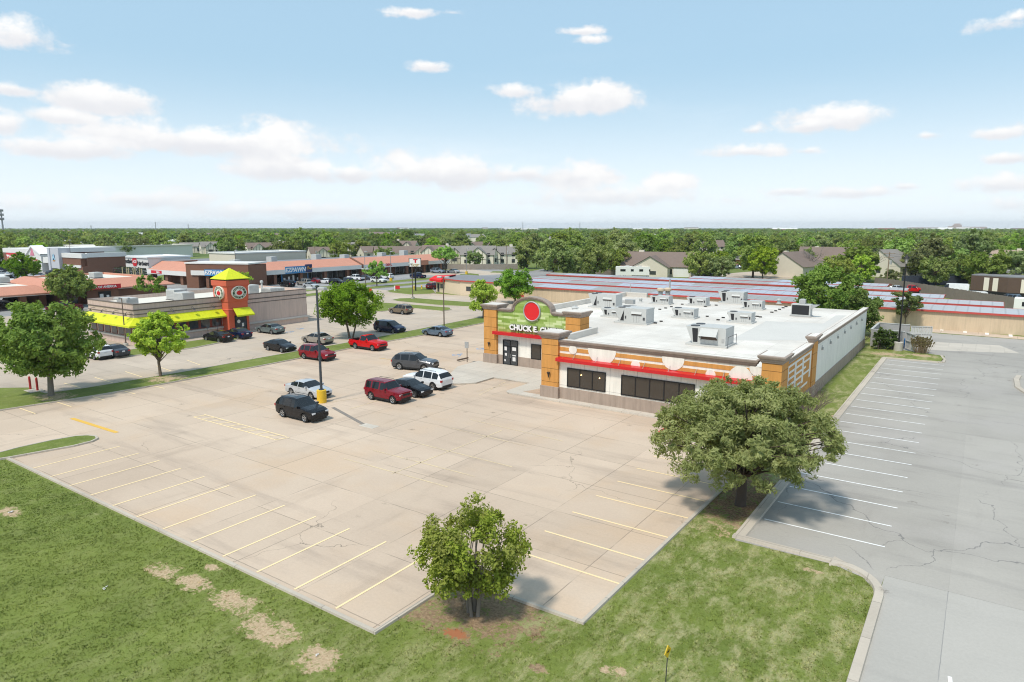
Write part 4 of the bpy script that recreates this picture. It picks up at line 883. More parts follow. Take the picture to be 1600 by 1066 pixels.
w = MB(); slab(w, -.2, Ln + .2, -8, .15, zt + .005, zt + .35); w.build('coping', MATS['fascia_white'], bb)
w = MB(); slab(w, 1.6, Ln * .56, .02, .3, 3.3, 4.5); w.build('fascia', MATS['fascia_white'], bb)
w = MB(); slab(w, 3.6, Ln * .57, -2.99, -2.9, 0, 3.5); w.build('shopfront', MATS['store_dark'], bb)
sign('', '', '', on(Ln * .47, .35, 4.0), nrm, 5.6, 1.6, 'sign_blue', (('EZPAWN', 1.35, 0, 0, 'white_paint', .18),), bb); sign('', '', '', on(Ln * .47 + 4., .34, 4.15), nrm, 2., 1.8, 'sign_navy', (), bb)
# ---- left wing with pillars
lw = thing('shop_wing', 'low shop wing with orange roof, white fascia and brick pillars left of the corner block', 'shops', (-188, 106, 0))
lx0, lx1, ly = -194., -168.6, 101.5
w = MB(); w.box(lx0 + 1, lx1, ly + 3, ly + 14, 0, 4.); w.build('wall', MATS['brick_brown'], lw)
w = MB(); w.add([(lx0 - .4, ly - .8, 3.7), (lx1, ly - .8, 3.7), (lx1, ly + 4, 5.9), (lx0 + 4, ly + 4, 5.9), (lx0 - .4, ly + 12, 3.7), (lx0 + 4, ly + 12, 5.9)], [(0, 1, 2, 3), (0, 3, 5, 4)]); w.build('roof', MATS['tile_orange'], lw)
w = MB(); w.box(lx0 - .4, lx1, ly - .9, ly - .5, 2.5, 3.69); w.box(lx0 - .6, lx0 - .41, ly - .9, ly + 12, 2.5, 3.69); w.build('fascia', MATS['fascia_white'], lw)
w = MB(); w.box(lx0 + 4.2, lx1, ly + 4.2, ly + 14, 4.05, 5.4); w.build('flat_roof', MATS['roof_grey'], lw)
w = MB()
for k in range(4): w.box(lx0 + .3 + k * 7.6, lx0 + 1.6 + k * 7.6, ly - .4, ly + .8, 0, 2.9)
w.build_each('pillar', MATS['brick_brown'], lw)
w = MB(); w.box(lx0 + 12, lx1 - 1, ly + 2.9, ly + 2.99, .3, 2.4); w.build('shopfront', MATS['store_dark'], lw)
sign('', '', '', (lx0 + 4.5, ly - .95, 3.1), (0, -1, 0), 5.5, .8, 'sign_red', (('Care', .8, .9, 0, 'white_paint', 0),), lw, .05)
# ---- hardware store behind it
hy = 128.; hx0, hx1 = xon(193, hy), xon(233, hy)
hs = thing('hardware_store', 'white hardware store front with black script and a red emblem between orange roofs', 'shops', ((hx0 + hx1) / 2, hy + 8, 0))
zt = zat(hx0, hy, 402); zm = zat(hx0, hy, 417)
w = MB(); w.box(hx0, hx1, hy, hy + 16, zm, zt); w.box(hx0, hx0 + 1.6, hy, hy + 4, 0, zm - .01); w.box(hx1 - 1.6, hx1, hy, hy + 4, 0, zm - .01); w.box((hx0 + hx1) / 2 - .6, (hx0 + hx1) / 2 + .6, hy, hy + 1, 0, zm - .01); w.build('wall', MATS['fascia_white'], hs)
w = MB(); w.loft(hx0, hx1, hy, hy + 16, [(.3, zt + .01), (.3, zt + .6), (-.5, zt + .61), (-.5, zt + .3)], 0); w.build('coping', MATS['white_paint'], hs)
w = MB(); w.box(hx0 + 1.7, hx1 - 1.7, hy + 4, hy + 4.2, 0, zm); w.build('shopfront', MATS['store_dark'], hs)
w = MB(); w.box(hx1 + .3, hx1 + 40, hy + 5, hy + 30, 0, zt - 1.4); w.build('wall', MATS['brick_brown'], hs)
w = MB(); w.box(hx1 + .2, hx1 + 41, hy + 4.9, hy + 30.2, zt - 1.39, zt - .8); w.build('flat_roof', MATS['roof_dark'], hs)
l = MB(); zc = (zt + zm) / 2 + .4; wd = hx1 - hx0; Mx = face_to(((hx0 + hx1) / 2, hy - .05, zc), (0, -1, 0)); text_mb(l, 'Westlake', 2.3, Mx @ Matrix.Translation((-wd * .30, 0, 0)), 0, .03, .05, .2, .85); text_mb(l, 'Hardware', 2.3, Mx @ Matrix.Translation((wd * .30, -.5, 0)), 0, .03, .05, .2, .85); l.build('lettering', MATS['black'], hs)
l = MB(); l.lathe([(1.9, 0), (1.9, .08), (.01, .08)], n=6, mat=Mx); l.build('emblem', MATS['sign_red'], hs); l = MB(); text_mb(l, 'ACE', 1.5, Mx @ Matrix.Translation((0, 0, .12)), 0, .02, .03, .2); l.build('lettering', MATS['white_paint'], hs)
for sx0, sx1, lab in ((xon(177, hy, 424), hx0 - .05, 'a'), (hx1 + .05, xon(262, hy, 424), 'b')):
    w = MB(); w.add([(sx0, hy + 1, zm + .5), (sx1, hy + 1, zm + .5), (sx1, hy + 5, zt - 1), (sx0 + (3 if lab == 'a' else 0), hy + 5, zt - 1)], [(0, 1, 2, 3)]); w.add([(sx0, hy + 5, zm + .5), (sx1, hy + 5, zm + .5), (sx1, hy + 5.1, zt - 1), (sx0, hy + 5.1, zt - 1)], [(0, 1, 2, 3)]); w.build('roof', MATS['tile_orange'], hs)
    w = MB(); w.box(sx0, sx1, hy + .7, hy + .99, zm - .9, zm + .49); w.build('fascia', MATS['fascia_white'], hs); w = MB(); w.box(sx0 + .4, sx1, hy + 3, hy + 3.2, 0, zm - 1); w.build('shopfront', MATS['store_dark'], hs)
# ---- garden stock in front of it
gy = 112.; rr = random.Random(3)
for r_, (yy, ua, ub) in enumerate(((118, 137, 192), (115, 150, 228), (111.5, 180, 232))):
    n = 6
    for k in range(n):
        x0, x1 = xon(ua, yy, 428), xon(ub, yy, 428); xa = x0 + (x1 - x0) * k / n
        o = thing('plant_rack', 'dark garden centre rack of potted plants in the pen before the hardware store', 'rack', (xa, yy, 0), 0, 'garden racks in front of the hardware store')
        L_ = (x1 - x0) / n * .86; f = MB()
        for z in (.5, 1.2, 1.95): f.box(0, L_, -.5, .5, z, z + .06)
        for x in (0, L_ - .08): f.box(x, x + .08, -.5, -.42, 0, 1.94); f.box(x, x + .08, .42, .5, 0, 1.94)
        f.build('frame', MATS['metal_dark'], o, False); pl_ = MB()
        for j in range(34):
            cx_, cy_, cz_ = rr.uniform(.2, L_ - .2), rr.uniform(-.4, .4), rr.choice((.56, 1.26, 2.01)); s = rr.uniform(.12, .3)
            pl_.add([(cx_ - s, cy_, cz_), (cx_ + s, cy_ + .1, cz_ + .05), (cx_ + .3 * s, cy_, cz_ + 1.7 * s), (cx_ - .4 * s, cy_ - .1, cz_ + 1.5 * s)], [(0, 1, 2, 3)])
        pl_.build('foliage', M('potted_green', (.06, .10, .03), .9, .5, 4.), o, False)
for k in range(7):
    x0, x1 = xon(192, 108), xon(222, 108); o = MB(); o.tube((0, 0, 0), (0, 0, 2.6), .14, n=7); o.lathe([(.2, 2.6), (.22, 2.75), (.03, 2.85)], n=8); ob = o.build('bollard', M('post_tan', (.52, .42, .24), .7)); ob.location = (x0 + (x1 - x0) * k / 6, 108 + .4 * (k % 2), 0); tag(ob, 'tan post in a row beside the garden racks', 'post', 'tan posts by the garden racks')
# ---- white shops far left
wy = 103.; zt = lambda u, v: zat(xon(u, wy), wy, v)
ws = thing('shopping_centre', 'white and brick shopping centre with a pointed gable and a grey sign tower, far left', 'shops', (xon(65, wy), wy + 14, 0))
X = lambda u: xon(u, wy, 428)
w = MB(); w.box(X(9), X(30) - .02, wy, wy + 30, 0, zt(20, 395)); w.box(X(96.5), X(128) - 1.02, wy + .5, wy + 14, zt(110, 416), zt(110, 403)); w.box(X(119), X(128), wy + .4, wy + 2, 0, zt(110, 416) - .01); w.box(X(128) - 1, X(128), wy + 2.01, wy + 14, 0, zt(128, 403)); w.build('wall', MATS['brick_brown'], ws)
w = MB(); w.box(X(9), X(47), wy - .1, wy + 30, zt(20, 395) + .01, zt(20, 388)); w.box(X(30), X(46.5), wy - .05, wy + 3, zt(38, 409), zt(38, 400)); w.box(X(69.5), X(82), wy - .05, wy + 3, zt(76, 411), zt(76, 402)); w.box(X(96.6), X(128) + .3, wy + .3, wy + 2., zt(110, 403) + .01, zt(110, 396)); w.box(X(128) - 1.05, X(128) + .35, wy + 2.02, wy + 14.3, zt(128, 403) + .01, zt(128, 396))
w.box(X(100), X(126), wy + .2, wy + .49, zt(110, 418), zt(110, 414)); w.box(X(30.2), X(46), wy + 2, wy + 2.3, zt(38, 413), zt(38, 409) - .02); w.box(X(15), X(30), wy - .3, wy - .02, zt(22, 413), zt(22, 408)); w.build('fascia', MATS['fascia_white'], ws)
ga, gb_, gm = X(47), X(69), X(56); q = [(ga, zt(58, 410)), (gb_, zt(58, 410)), (gb_, zt(67, 398)), (gm, zt(56, 386)), (ga, zt(48, 398))]
w = MB(); n = len(q); w.add([(x, wy - .4, z) for x, z in q] + [(x, wy + 3, z) for x, z in q], [tuple(range(n)), tuple(range(2 * n - 1, n - 1, -1))] + [(i, (i + 1) % n, n + (i + 1) % n, n + i) for i in range(n)]); w.box(ga, ga + 1.7, wy - .39, wy + 2, 0, zt(58, 410) - .01); w.box(gb_ - 1.7, gb_, wy - .39, wy + 2, 0, zt(58, 410) - .01); w.build('gable', MATS['fascia_white'], ws)
w = MB(); e = .55
for (xa, za), (xb, zb) in (((ga - .5, q[4][1] - .3), (gm, q[3][1])), ((gm, q[3][1]), (gb_ + .5, q[2][1] - .3))): w.add([(xa, wy - .8, za), (xb, wy - .8, zb), (xb, wy - .8, zb + e), (xa, wy - .8, za + e), (xa, wy + 3, za), (xb, wy + 3, zb), (xb, wy + 3, zb + e), (xa, wy + 3, za + e)], [(0, 1, 2, 3), (3, 2, 6, 7), (4, 7, 6, 5), (0, 4, 5, 1)])
w.build('coping', MATS['white_paint'], ws)
w = MB(); w.box(X(80.5), X(83.5), wy - .6, wy + 3, 0, zt(88, 387.5)); w.box(X(94), X(97.5), wy - .6, wy + 3, 0, zt(88, 387.5)); w.box(X(83.5), X(94), wy - .3, wy + 3, zt(88, 419), zt(88, 388)); w.build('tower', M('shop_grey', (.50, .51, .54), .8, .08), ws)
w = MB(); w.box(X(30), X(120), wy + 4, wy + 4.2, 0, zt(60, 408)); w.build('shopfront', MATS['store_dark'], ws)
w = MB(); w.box(X(30), X(128) - 1.1, wy + 4.3, wy + 13.9, zt(60, 402), zt(60, 401)); w.build('flat_roof', MATS['roof_dark'], ws)
sign('', '', '', (X(21.5), wy - .12, zt(22, 403)), (0, -1, 0), X(29) - X(14), 3.6, 'sign_red', (('TWYO', 2.6, 0, 0, 'white_paint', 0),), ws, .1)
w = MB(); Mx = face_to((X(55.5), wy - .42, zt(55, 395)), (0, -1, 0)); w.lathe([(1.9, 0), (1.9, .1), (.01, .1)], (0, -.3, 0), 3, mat=Mx @ Matrix.Rotation(R(90), 4, 'Z')); w.build('emblem', MATS['pink'], ws)
l = MB(); text_mb(l, 'Painted Tree', 1.5, Mx @ Matrix.Translation((0, -2.4, 0)), 0, .03, .03); l.build('lettering', MATS['sign_red'], ws); l = MB(); text_mb(l, 'BOUTIQUES', 1.9, Mx @ Matrix.Translation((.2, -5.4, 0)), 0, .03, .02); l.build('lettering', MATS['gold'], ws); w = MB(); w.box(X(33), X(37), wy - .12, wy - .06, zt(35, 405.6), zt(35, 404.2)); w.build('sign_panel', MATS['sign_red'], ws)
w = MB(); w.box(X(86.6), X(90), wy - .36, wy - .32, zt(88, 407), zt(88, 398)); o = w.build('sign_panel', MATS['sign_navy'], ws); l = MB(); text_mb(l, 'A', 2.6, face_to(((X(86.6) + X(90)) / 2, wy - .4, zt(88, 402)), (0, -1, 0)), 0, .02, .12); l.build('lettering', M('light_blue', (.35, .6, .75), .5), o); w = MB(); w.box(X(87), X(89.8), wy - .4, wy - .37, zt(88, 408.3), zt(88, 406.7)); w.build('emblem', MATS['sign_orange'], o)
# ---- bank with the orange mansard roof
bx1, byf = -150.2, 64.
bk = thing('bank', 'low brown brick bank with a wide orange roof and a drive through canopy', 'bank', (-165, 62, 0))
w = MB(); w.box(-176, -150.5, 60, 82, 0, 2.7); w.box(-150.5, -148.6, 64.4, 70.6, 0, 2.9); w.build('wall', MATS['brick_brown'], bk)
w = MB(); w.loft(-176, -150.5, 60, 82, [(1.1, 2.62), (1.2, 2.72), (1.2, 2.95), (-2.6, 4.75), (-2.7, 4.7), (-2.7, 4.3)], 0, mis=[1, 0, 0, 0, 0, 2]); w.build('roof', [MATS['tile_orange'], MATS['fascia_white'], MATS['roof_cream']], bk)
w = MB(); w.add([(-147.9, 63.8, 2.95), (-147.9, 71.2, 2.95), (-151.6, 70.4, 4.4), (-151.6, 64.6, 4.4), (-153.2, 63.8, 2.95), (-153.2, 71.2, 2.95)], [(0, 1, 2, 3), (0, 3, 4), (1, 5, 2)]); w.build('porch_roof', MATS['tile_orange'], bk)
sign('', '', '', (-147.8, 67.6, 3.35), (1, 0, 0), 6.4, .9, 'sign_red', (('BANK OF AMERICA', .62, -.4, 0, 'white_paint', 0),), bk)
w = MB(); w.box(-148.59, -148.5, 66.6, 69., .1, 2.4); o = w.build('door', MATS['frame_black'], bk); w = MB(); w.box(-148.49, -148.47, 66.8, 67.5, .4, 1.9); w.box(-148.49, -148.47, 68.1, 68.6, .9, 1.6); w.build('pane', MATS['paper'], o)
w = MB(); w.box(-150.49, -150.4, 61.6, 63.4, .2, 2.3); w.build('window', MATS['glass_grey'], bk)
# drive-through
w = MB(); w.loft(-172, -149.5, 40, 58.8, [(.6, 2.5), (.7, 2.6), (.7, 2.9), (-2.2, 4.3), (-2.3, 4.1)], 0, mis=[1, 0, 0, 0, 2], bot=True); w.build('canopy', [MATS['tile_orange'], MATS['fascia_white'], MATS['roof_cream']], bk)
w = MB()
for y in (41, 47., 53.2): w.box(-151, -150, y, y + 1.1, 0, 2.49); w.box(-171, -170, y, y + 1.1, 0, 2.49)
w.box(-170, -152, 57.2, 58.4, 0, 2.49); w.build_each('pillar', MATS['brick_brown'], bk)
for i, (u, v, lb) in enumerate(((150, 434, 'grey rooftop unit on the cream roof of the orange bank'), (4, 442, 'small dark rooftop unit on the drive through canopy of the bank'))):
    gear('rooftop_unit', lb, u, v, 4.4, 2.4, 1.8, 1.2)
# ---- self storage rows
m, t, b = new_mat('storage_roof'); p = t.pos(); x, y, z = t.sep(p)
wn = t.node('ShaderNodeTexWhiteNoise', noise_dimensions='2D'); t.put(wn.inputs['Vector'], t.comb(t.m('FLOOR', t.m('DIVIDE', x, 13.)), t.m('FLOOR', t.m('DIVIDE', y, 5.3)), 0.))
c = t.mix(t.mr(wn.outputs['Value'], .35, .75), (.33, .33, .315), (.42, .46, .53)); c = t.mix(t.mr(x, -30, 5), c, (.46, .47, .49))
c = t.mix(t.m('MULTIPLY', t.line(x, 1.55, .16), .34), c, (.20, .20, .20)); c = t.mix(t.m('MULTIPLY', t.mr(t.noise(p, .5, 5, .7), .45, .7), .35), c, (.42, .36, .31))
t.put(b.inputs['Base Color'], c); b.inputs['Roughness'].default_value = .55; b.inputs['Metallic'].default_value = .1
rows = [(121.6, 8.6, -85.4, 42., 'front row of beige storage units with a blank wall facing the lots'), (133.6, 7.4, -93, 2.8, 'second row of storage units behind the blank beige wall, long red eave'), (142.3, 8.2, -92, -5.8, 'third row of storage units with a red eave'), (156., 6.5, -96, -12.5, 'fourth row of storage units, near the back fence'), (164.6, 7.5, -60, -17, 'rearmost row of storage units by the houses')]
for k, (y0, dp, x0, x1, lb) in enumerate(rows):
    o = thing('storage_building', lb, 'storage units', ((x0 + x1) / 2, y0 + dp / 2, 0), 0, 'rows of storage units')
    w = MB(); w.box(x0, x1, y0, y0 + dp, 0, 2.82); w.build('wall', MATS['wall_beige'], o)
    w = MB(); e = .25; h0, h1 = 2.95, 3.25
    w.add([(x0 - e, y0 - e, h0), (x1 + e, y0 - e, h0), (x1 + e, y0 + dp / 2, h1), (x0 - e, y0 + dp / 2, h1), (x1 + e, y0 + dp + e, h0), (x0 - e, y0 + dp + e, h0)], [(0, 1, 2, 3), (3, 2, 4, 5)]); w.build('roof', MATS['storage_roof'], o)
    w = MB(); w.box(x0 - e, x1 + e, y0 - e - .06, y0 - e, 2.68, 2.98); w.box(x0 - e, x1 + e, y0 + dp + e, y0 + dp + e + .06, 2.68, 2.98)
    for xe in (x0 - e - .06, x1 + e): w.add([(xe, y0 - e, 2.68), (xe + .06, y0 - e, 2.68), (xe + .06, y0 + dp / 2, 2.98), (xe, y0 + dp / 2, 2.98), (xe, y0 - e, 2.98), (xe + .06, y0 - e, 2.98), (xe + .06, y0 + dp / 2, 3.28), (xe, y0 + dp / 2, 3.28), (xe, y0 + dp + e, 2.68), (xe + .06, y0 + dp + e, 2.68), (xe + .06, y0 + dp + e, 2.98), (xe, y0 + dp + e, 2.98)], [(0, 1, 5, 4), (1, 2, 6, 5), (0, 4, 7, 3), (4, 5, 6, 7), (3, 7, 11, 8), (2, 9, 10, 6), (7, 6, 10, 11), (8, 11, 10, 9)])
    w.build('eave_trim', MATS['trim_red'], o)
    if k == 0:
        q = at(876, 457); Mx = face_to((q.x, y0 - .06, 1.95), (0, -1, 0)); s_ = MB(); s_.box(-2.2, 2.2, -.9, .9, -.05, 0, mat=Mx); so = s_.build('sign_panel', M('sign_yellow', (.78, .66, .14), .6), o)
        l = MB(); text_mb(l, 'STORAGE', .62, Mx @ Matrix.Translation((0, .4, .02)), 0, .01, .015); l.build('lettering', MATS['black'], so); l = MB(); text_mb(l, 'FOR RENT', .5, Mx @ Matrix.Translation((0, -.4, .02)), 0, .01, .015); l.build('lettering', MATS['sign_red'], so); s_ = MB(); s_.box(-2.2, 2.2, -1.35, -.92, -.05, 0, mat=Mx); s_.build('sign_panel', MATS['trim_red'], o)
o = thing('storage_office', 'cream storage office with a flat grey roof and a bright red awning at its end', 'office', (-100, 127, 0))
w = MB(); w.add([(-108.6, 125.2, 0), (-98.3, 121.7, 0), (-98.3, 133, 0), (-108.6, 136, 0), (-108.6, 125.2, 3.3), (-98.3, 121.7, 3.3), (-98.3, 133, 3.3), (-108.6, 136, 3.3)], [(0, 1, 5, 4), (1, 2, 6, 5), (2, 3, 7, 6), (3, 0, 4, 7)]); w.box(-98.29, -86, 121.6, 133, 0, 3.3); w.build('wall', M('wall_peach', (.66, .54, .39), .85, .08), o)
w = MB(); w.prism([(-108.9, 125.0), (-98.3, 121.35), (-86, 121.3), (-86, 133.2), (-108.9, 136.4)], 3.32, 3.5); w.build('roof', MATS['roof_dark'], o)
w = MB(); w.prism([(-108.92, 124.96), (-98.3, 121.31), (-86, 121.26), (-86, 121.28), (-98.3, 121.33), (-108.9, 124.98)], 3.2, 3.45); w.build('eave_trim', MATS['trim_red'], o)
d_ = Vector((10.3, -3.5, 0)).normalized(); n_ = Vector((d_.y, -d_.x, 0)); c0 = Vector((-108.6, 125.2, 0))
w = MB(); a0, a1 = c0 - d_ * .3, c0 + d_ * 4.2
def v3(p_, o_, z): q_ = p_ + n_ * o_; return (q_.x, q_.y, z)
w.add([v3(a0, .05, 3.9), v3(a1, .05, 3.9), v3(a1, 1.1, 3.1), v3(a0 - d_ * 1.0, 1.1, 3.1), v3(a1, 1.1, 2.6), v3(a0 - d_ * 1.0, 1.1, 2.6), v3(a0 - d_ * 1.0, -6, 2.6), v3(a0 - d_ * 1., -6, 3.1), v3(a0, -6, 3.9), v3(a1, .05, 2.6)], [(0, 1, 2, 3), (3, 2, 4, 5), (3, 5, 6, 7), (0, 3, 7, 8), (1, 9, 4, 2), (0, 8, 1)]); w.build('awning', M('awning_red', (.66, .012, .012), .55, .08), o)
w = MB()
for s0, s1, z0, z1 in ((.6, 1.5, .1, 2.1), (2.0, 3.4, 1.1, 2.0)):
    w.add([v3(c0 + d_ * s0, .03, z0), v3(c0 + d_ * s1, .03, z0), v3(c0 + d_ * s1, .03, z1), v3(c0 + d_ * s0, .03, z1)], [(0, 1, 2, 3)])
w.box(-96.5, -94.2, 121.55, 121.58, 1.1, 2.1); w.box(-92.2, -91.7, 121.55, 121.58, .9, 1.9); w.build('window', MATS['glass_grey'], o)
# ---- houses and flats
def face_cam(p_): return math.atan2(-p_.x, p_.y)
def house(label, u, v, wd, dp, eave, ridge, rot, wm, rm, name='house', cat='house', front=None, chim=None, win=True, wing=None, timber=False, group=None, hip=0.):
    p_ = at(u, v); o = thing(name, label, cat, (p_.x, p_.y, 0), face_cam(p_) + R(rot), group)
    a, c_ = wd / 2, dp / 2
    def gab(mb, mr, x0, x1, y0, y1, ev, rg, along='x', ov=.4):
        if along == 'x':
            ym = (y0 + y1) / 2; mb.add([(x0, y0, 0), (x1, y0, 0), (x1, y1, 0), (x0, y1, 0), (x0, y0, ev), (x1, y0, ev), (x1, y1, ev), (x0, y1, ev), (x0 + hip, ym, rg), (x1 - hip, ym, rg)], [(0, 1, 5, 4), (1, 2, 6, 5), (2, 3, 7, 6), (3, 0, 4, 7)] + ([] if hip else [(5, 6, 9), (7, 4, 8)]))
            k = ov * (rg - ev) / (ym - y0); mr.add([(x0 - ov, y0 - ov, ev - k + .12), (x1 + ov, y0 - ov, ev - k + .12), (x1 + ov - hip, ym, rg + .12), (x0 - ov + hip, ym, rg + .12), (x0 - ov, y1 + ov, ev - k + .12), (x1 + ov, y1 + ov, ev - k + .12)], [(0, 1, 2, 3), (3, 2, 5, 4)] + ([(0, 3, 4), (1, 5, 2)] if hip else []))
        else:
            xm = (x0 + x1) / 2; mb.add([(x0, y0, 0), (x1, y0, 0), (x1, y1, 0), (x0, y1, 0), (x0, y0, ev), (x1, y0, ev), (x1, y1, ev), (x0, y1, ev), (xm, y0, rg), (xm, y1, rg)], [(0, 1, 5, 8, 4), (1, 2, 6, 5), (2, 3, 7, 9, 6), (3, 0, 4, 7)])
            k = ov * (rg - ev) / (xm - x0); mr.add([(x0 - ov, y0 - ov, ev - k + .13), (xm, y0 - ov, rg + .13), (xm, y1 + ov, rg + .13), (x0 - ov, y1 + ov, ev - k + .13), (x1 + ov, y0 - ov, ev - k + .13), (x1 + ov, y1 + ov, ev - k + .13)], [(0, 1, 2, 3), (1, 4, 5, 2)])
    wb, rf = MB(), MB(); gab(wb, rf, -a, a, -c_, c_, eave, ridge)
    tb = MB(); wn_ = MB(); hp_ = hip; hip = 0.
    if wing:
        for (wx, ww, wd_, we, wr) in wing:
            gab(wb, rf, wx - ww / 2, wx + ww / 2, -c_ - wd_, 0, we, wr, 'y')
            wn_.box(wx - ww * .18, wx + ww * .18, -c_ - wd_ - .05, -c_ - wd_ - .01, we * .18 + .3, we * .62)
            if timber:
                for s in (-.5, -.25, .0, .25, .47): tb.box(wx + s * ww, wx + s * ww + .16, -c_ - wd_ - .04, -c_ - wd_ - .005, 0.2, we + (wr - we) * (1 - 2 * abs(s)) * .9)
                tb.box(wx - ww / 2, wx + ww / 2, -c_ - wd_ - .045, -c_ - wd_ - .006, we * .5, we * .5 + .18)
    wb.build('wall', MATS[wm], o, False); ro = rf.build('roof', MATS[rm], o, False)
    if timber:
        for s in np.linspace(-.5, .48, 7): tb.box(s * wd, s * wd + .16, -c_ - .04, -c_ - .005, .2, eave)
    if tb.v: tb.build('timber_frame', MATS['timber'], o, False)
    if win:
        n = max(2, int(wd / 4))
        for k in range(n):
            x = -a + (k + .5) * wd / n; wn_.box(x - .7, x + .7, -c_ - .05, -c_ - .01, eave * .25 if eave < 4 else .6, eave * .75 if eave < 4 else 2.1)
            if eave > 4: wn_.box(x - .7, x + .7, -c_ - .05, -c_ - .01, 3.3, 4.8)
        for sg in (-1, 1): wn_.box(sg * a - .05, sg * a + .05, -.7, .7, eave * .35, eave * .7)
    if wn_.v: wn_.build_each('window', MATS['glass_grey'], o, False)
    if chim:
        cx_, w_, h_ = chim; m_ = MB(); m_.box(cx_ - w_ / 2, cx_ + w_ / 2, -.2, w_ - .2, eave, ridge + h_); m_.build('chimney', MATS[wm], ro, False)
    if front:
        m_ = MB(); m_.box(front[0], front[1], -c_ - .06, -c_ - .015, 0, front[2]); m_.build('garage_door', MATS['white_paint'], o, False)
    return o
AG = 'timbered apartment blocks beyond the mall'
for args in (('long brown roofed apartment block directly behind the orange mall roof', 626, 408, 30, 12, 5.2, 8.6, 8, 'wall_white', 'roof_brown', None, [(11, 8, 3, 5.2, 8.4)]),
             ('cream apartment block whose wide timbered gable rises behind the orange mall end', 683, 409, 16, 12, 5.4, 9.4, -12, 'wall_white', 'roof_brown', (6, 1.4, 1.), [(-3, 8, 4, 5.6, 8.8)]),
             ('grey roofed two storey apartment block with dark doors, right of the mall end', 722, 411, 22, 12, 5.4, 9.2, 12, 'wall_cream', 'roof_grey_brown', (-8, 1.5, 1.), [(-6, 7, 2.5, 5.4, 8.6)]),
             ('cream timbered apartment block with a brick base, behind the grey fence', 748, 413, 18, 12, 5.4, 9.8, -8, 'wall_white', 'roof_grey_brown', None, [(1, 9, 4, 5.6, 9.2)]),
             ('apartment block with a tall chimney at the right end of the timbered row', 782, 412, 18, 12, 5.4, 9.2, 10, 'wall_white', 'roof_grey_brown', (6, 1.5, 1.2), [(-5, 7, 3, 5.4, 8.6)]),
             ('apartment block seen over the top of another, brown roof and a pale gable', 634, 396, 18, 12, 5.4, 9.4, -20, 'wall_cream', 'roof_brown', (-6, 1.6, 1.4), [(4, 8, 3, 5.4, 8.8)]),
             ('apartment block with twin brown roofs in the gap behind the grey roofed block', 742, 398, 22, 12, 5.4, 9.2, 12, 'wall_white', 'roof_brown', (-8, 1.5, 1.2), [(-4, 8, 3, 5.4, 8.6), (6, 7, 3, 5.4, 8.4)]),
             ('low brown roofed block half hidden by trees left of the long apartment roof', 586, 406, 18, 12, 4.8, 8.2, 20, 'wall_cream', 'roof_brown', None, [(4, 7, 2, 4.8, 7.6)]),
             ('apartment block with a white chimney above the middle of the mall', 540, 401, 26, 13, 5.4, 9.6, -14, 'wall_white', 'roof_grey_brown', (8, 1.6, 1.2), [(-5, 9, 4, 5.6, 9.), (7, 8, 3, 5.4, 8.6)]),
             ('white gabled apartment with a brick base behind the white mall wall', 505, 409, 16, 11, 5., 8.4, 14, 'wall_white', 'roof_brown', None, [(-2, 8, 3, 5, 8)]),
             ('apartment block with a chimney among trees, left of the white gabled one', 458, 398, 20, 12, 5.4, 9.4, -10, 'wall_white', 'roof_grey_brown', (-9, 1.5, 1.), [(3, 8, 3, 5.4, 8.8)]),
             ('brown roofed apartment with a broad pale gable above the blue pawn shop sign', 405, 399, 18, 12, 5.2, 8.8, 14, 'wall_white', 'roof_brown', None, [(-2, 8, 3, 5.2, 8.4)]),
             ('small gabled apartment above the yellow tower roof', 370, 396, 14, 11, 5.2, 8.6, -8, 'wall_cream', 'roof_grey_brown', None, [(0, 7, 3, 5.2, 8.)]),
             ('grey roofed apartment at the left end of the row, above the brown brick block', 336, 396, 20, 12, 5.2, 8.8, 8, 'wall_white', 'roof_grey_brown', None, [(-4, 7, 3, 5.2, 8.4)]),
             ('flat looking apartment roof peeping over the mall far left of the timbered row', 300, 395, 16, 11, 5., 7.8, -6, 'wall_cream', 'roof_grey_brown', None, None)):
    lb, u, v, wd, dp, ev, rg, rot, wm, rm, ch, wg = args
    S_ = .78; wg = [tuple(q * S_ for q in w_) for w_ in wg] if wg else None; ch = tuple(q * S_ for q in ch) if ch else None
    house(lb, u, v, wd * S_, dp * S_, ev * S_, rg * S_, rot, wm, rm, 'apartment_block', 'apartments', chim=ch, wing=wg, timber=True, group=AG)
house('brown roofed house with a wide tan garage gable, behind the parked white motor home', 1030, 430, 22, 13, 3.2, 7.4, -10, 'wall_cream', 'roof_brown', chim=(-6, 1.6, .6), wing=[(-1, 11, 5, 3.2, 6.4)], front=(5.5, 10.5, 2.6))
house('small brick house with a grey brown roof beside a parked blue grey car', 1176, 417, 14, 10, 3., 5.6, 10, 'brick_red', 'roof_grey_brown')
house('tan gabled house by the bare grey tree behind the storage roofs', 1238, 431, 14, 14, 3.4, 7.6, 62, 'wall_cream', 'roof_brown', win=False, chim=(-4, 1.2, .4))
house('long brown roofed house with a white chimney cap, right of the bare grey tree', 1292, 420, 19, 12, 3.4, 8., -6, 'wall_white', 'roof_brown', chim=(-4, 1.4, .2))
house('tan gabled house partly hidden by the utility pole on the right', 1402, 431, 20, 14, 3.6, 8.4, 58, 'wall_cream', 'roof_grey_brown', wing=None)
house('house with a broad tan hip roof and chimney behind the dark brick block', 1577, 426, 24, 14, 3., 7.6, 0, 'wall_cream', M('roof_tan', (.36, .27, .21), .9, .2) and 'roof_tan', chim=(2, 1.3, .6), hip=5.)
house('house roof showing in a gap of the trees, right of the motor home house', 1084, 394, 16, 11, 3.2, 7., 6, 'wall_cream', 'roof_grey_brown')
house('pale house between the big trees above the small vents', 1112, 398, 12, 10, 4.6, 8., 20, 'wall_cream', 'roof_brown')
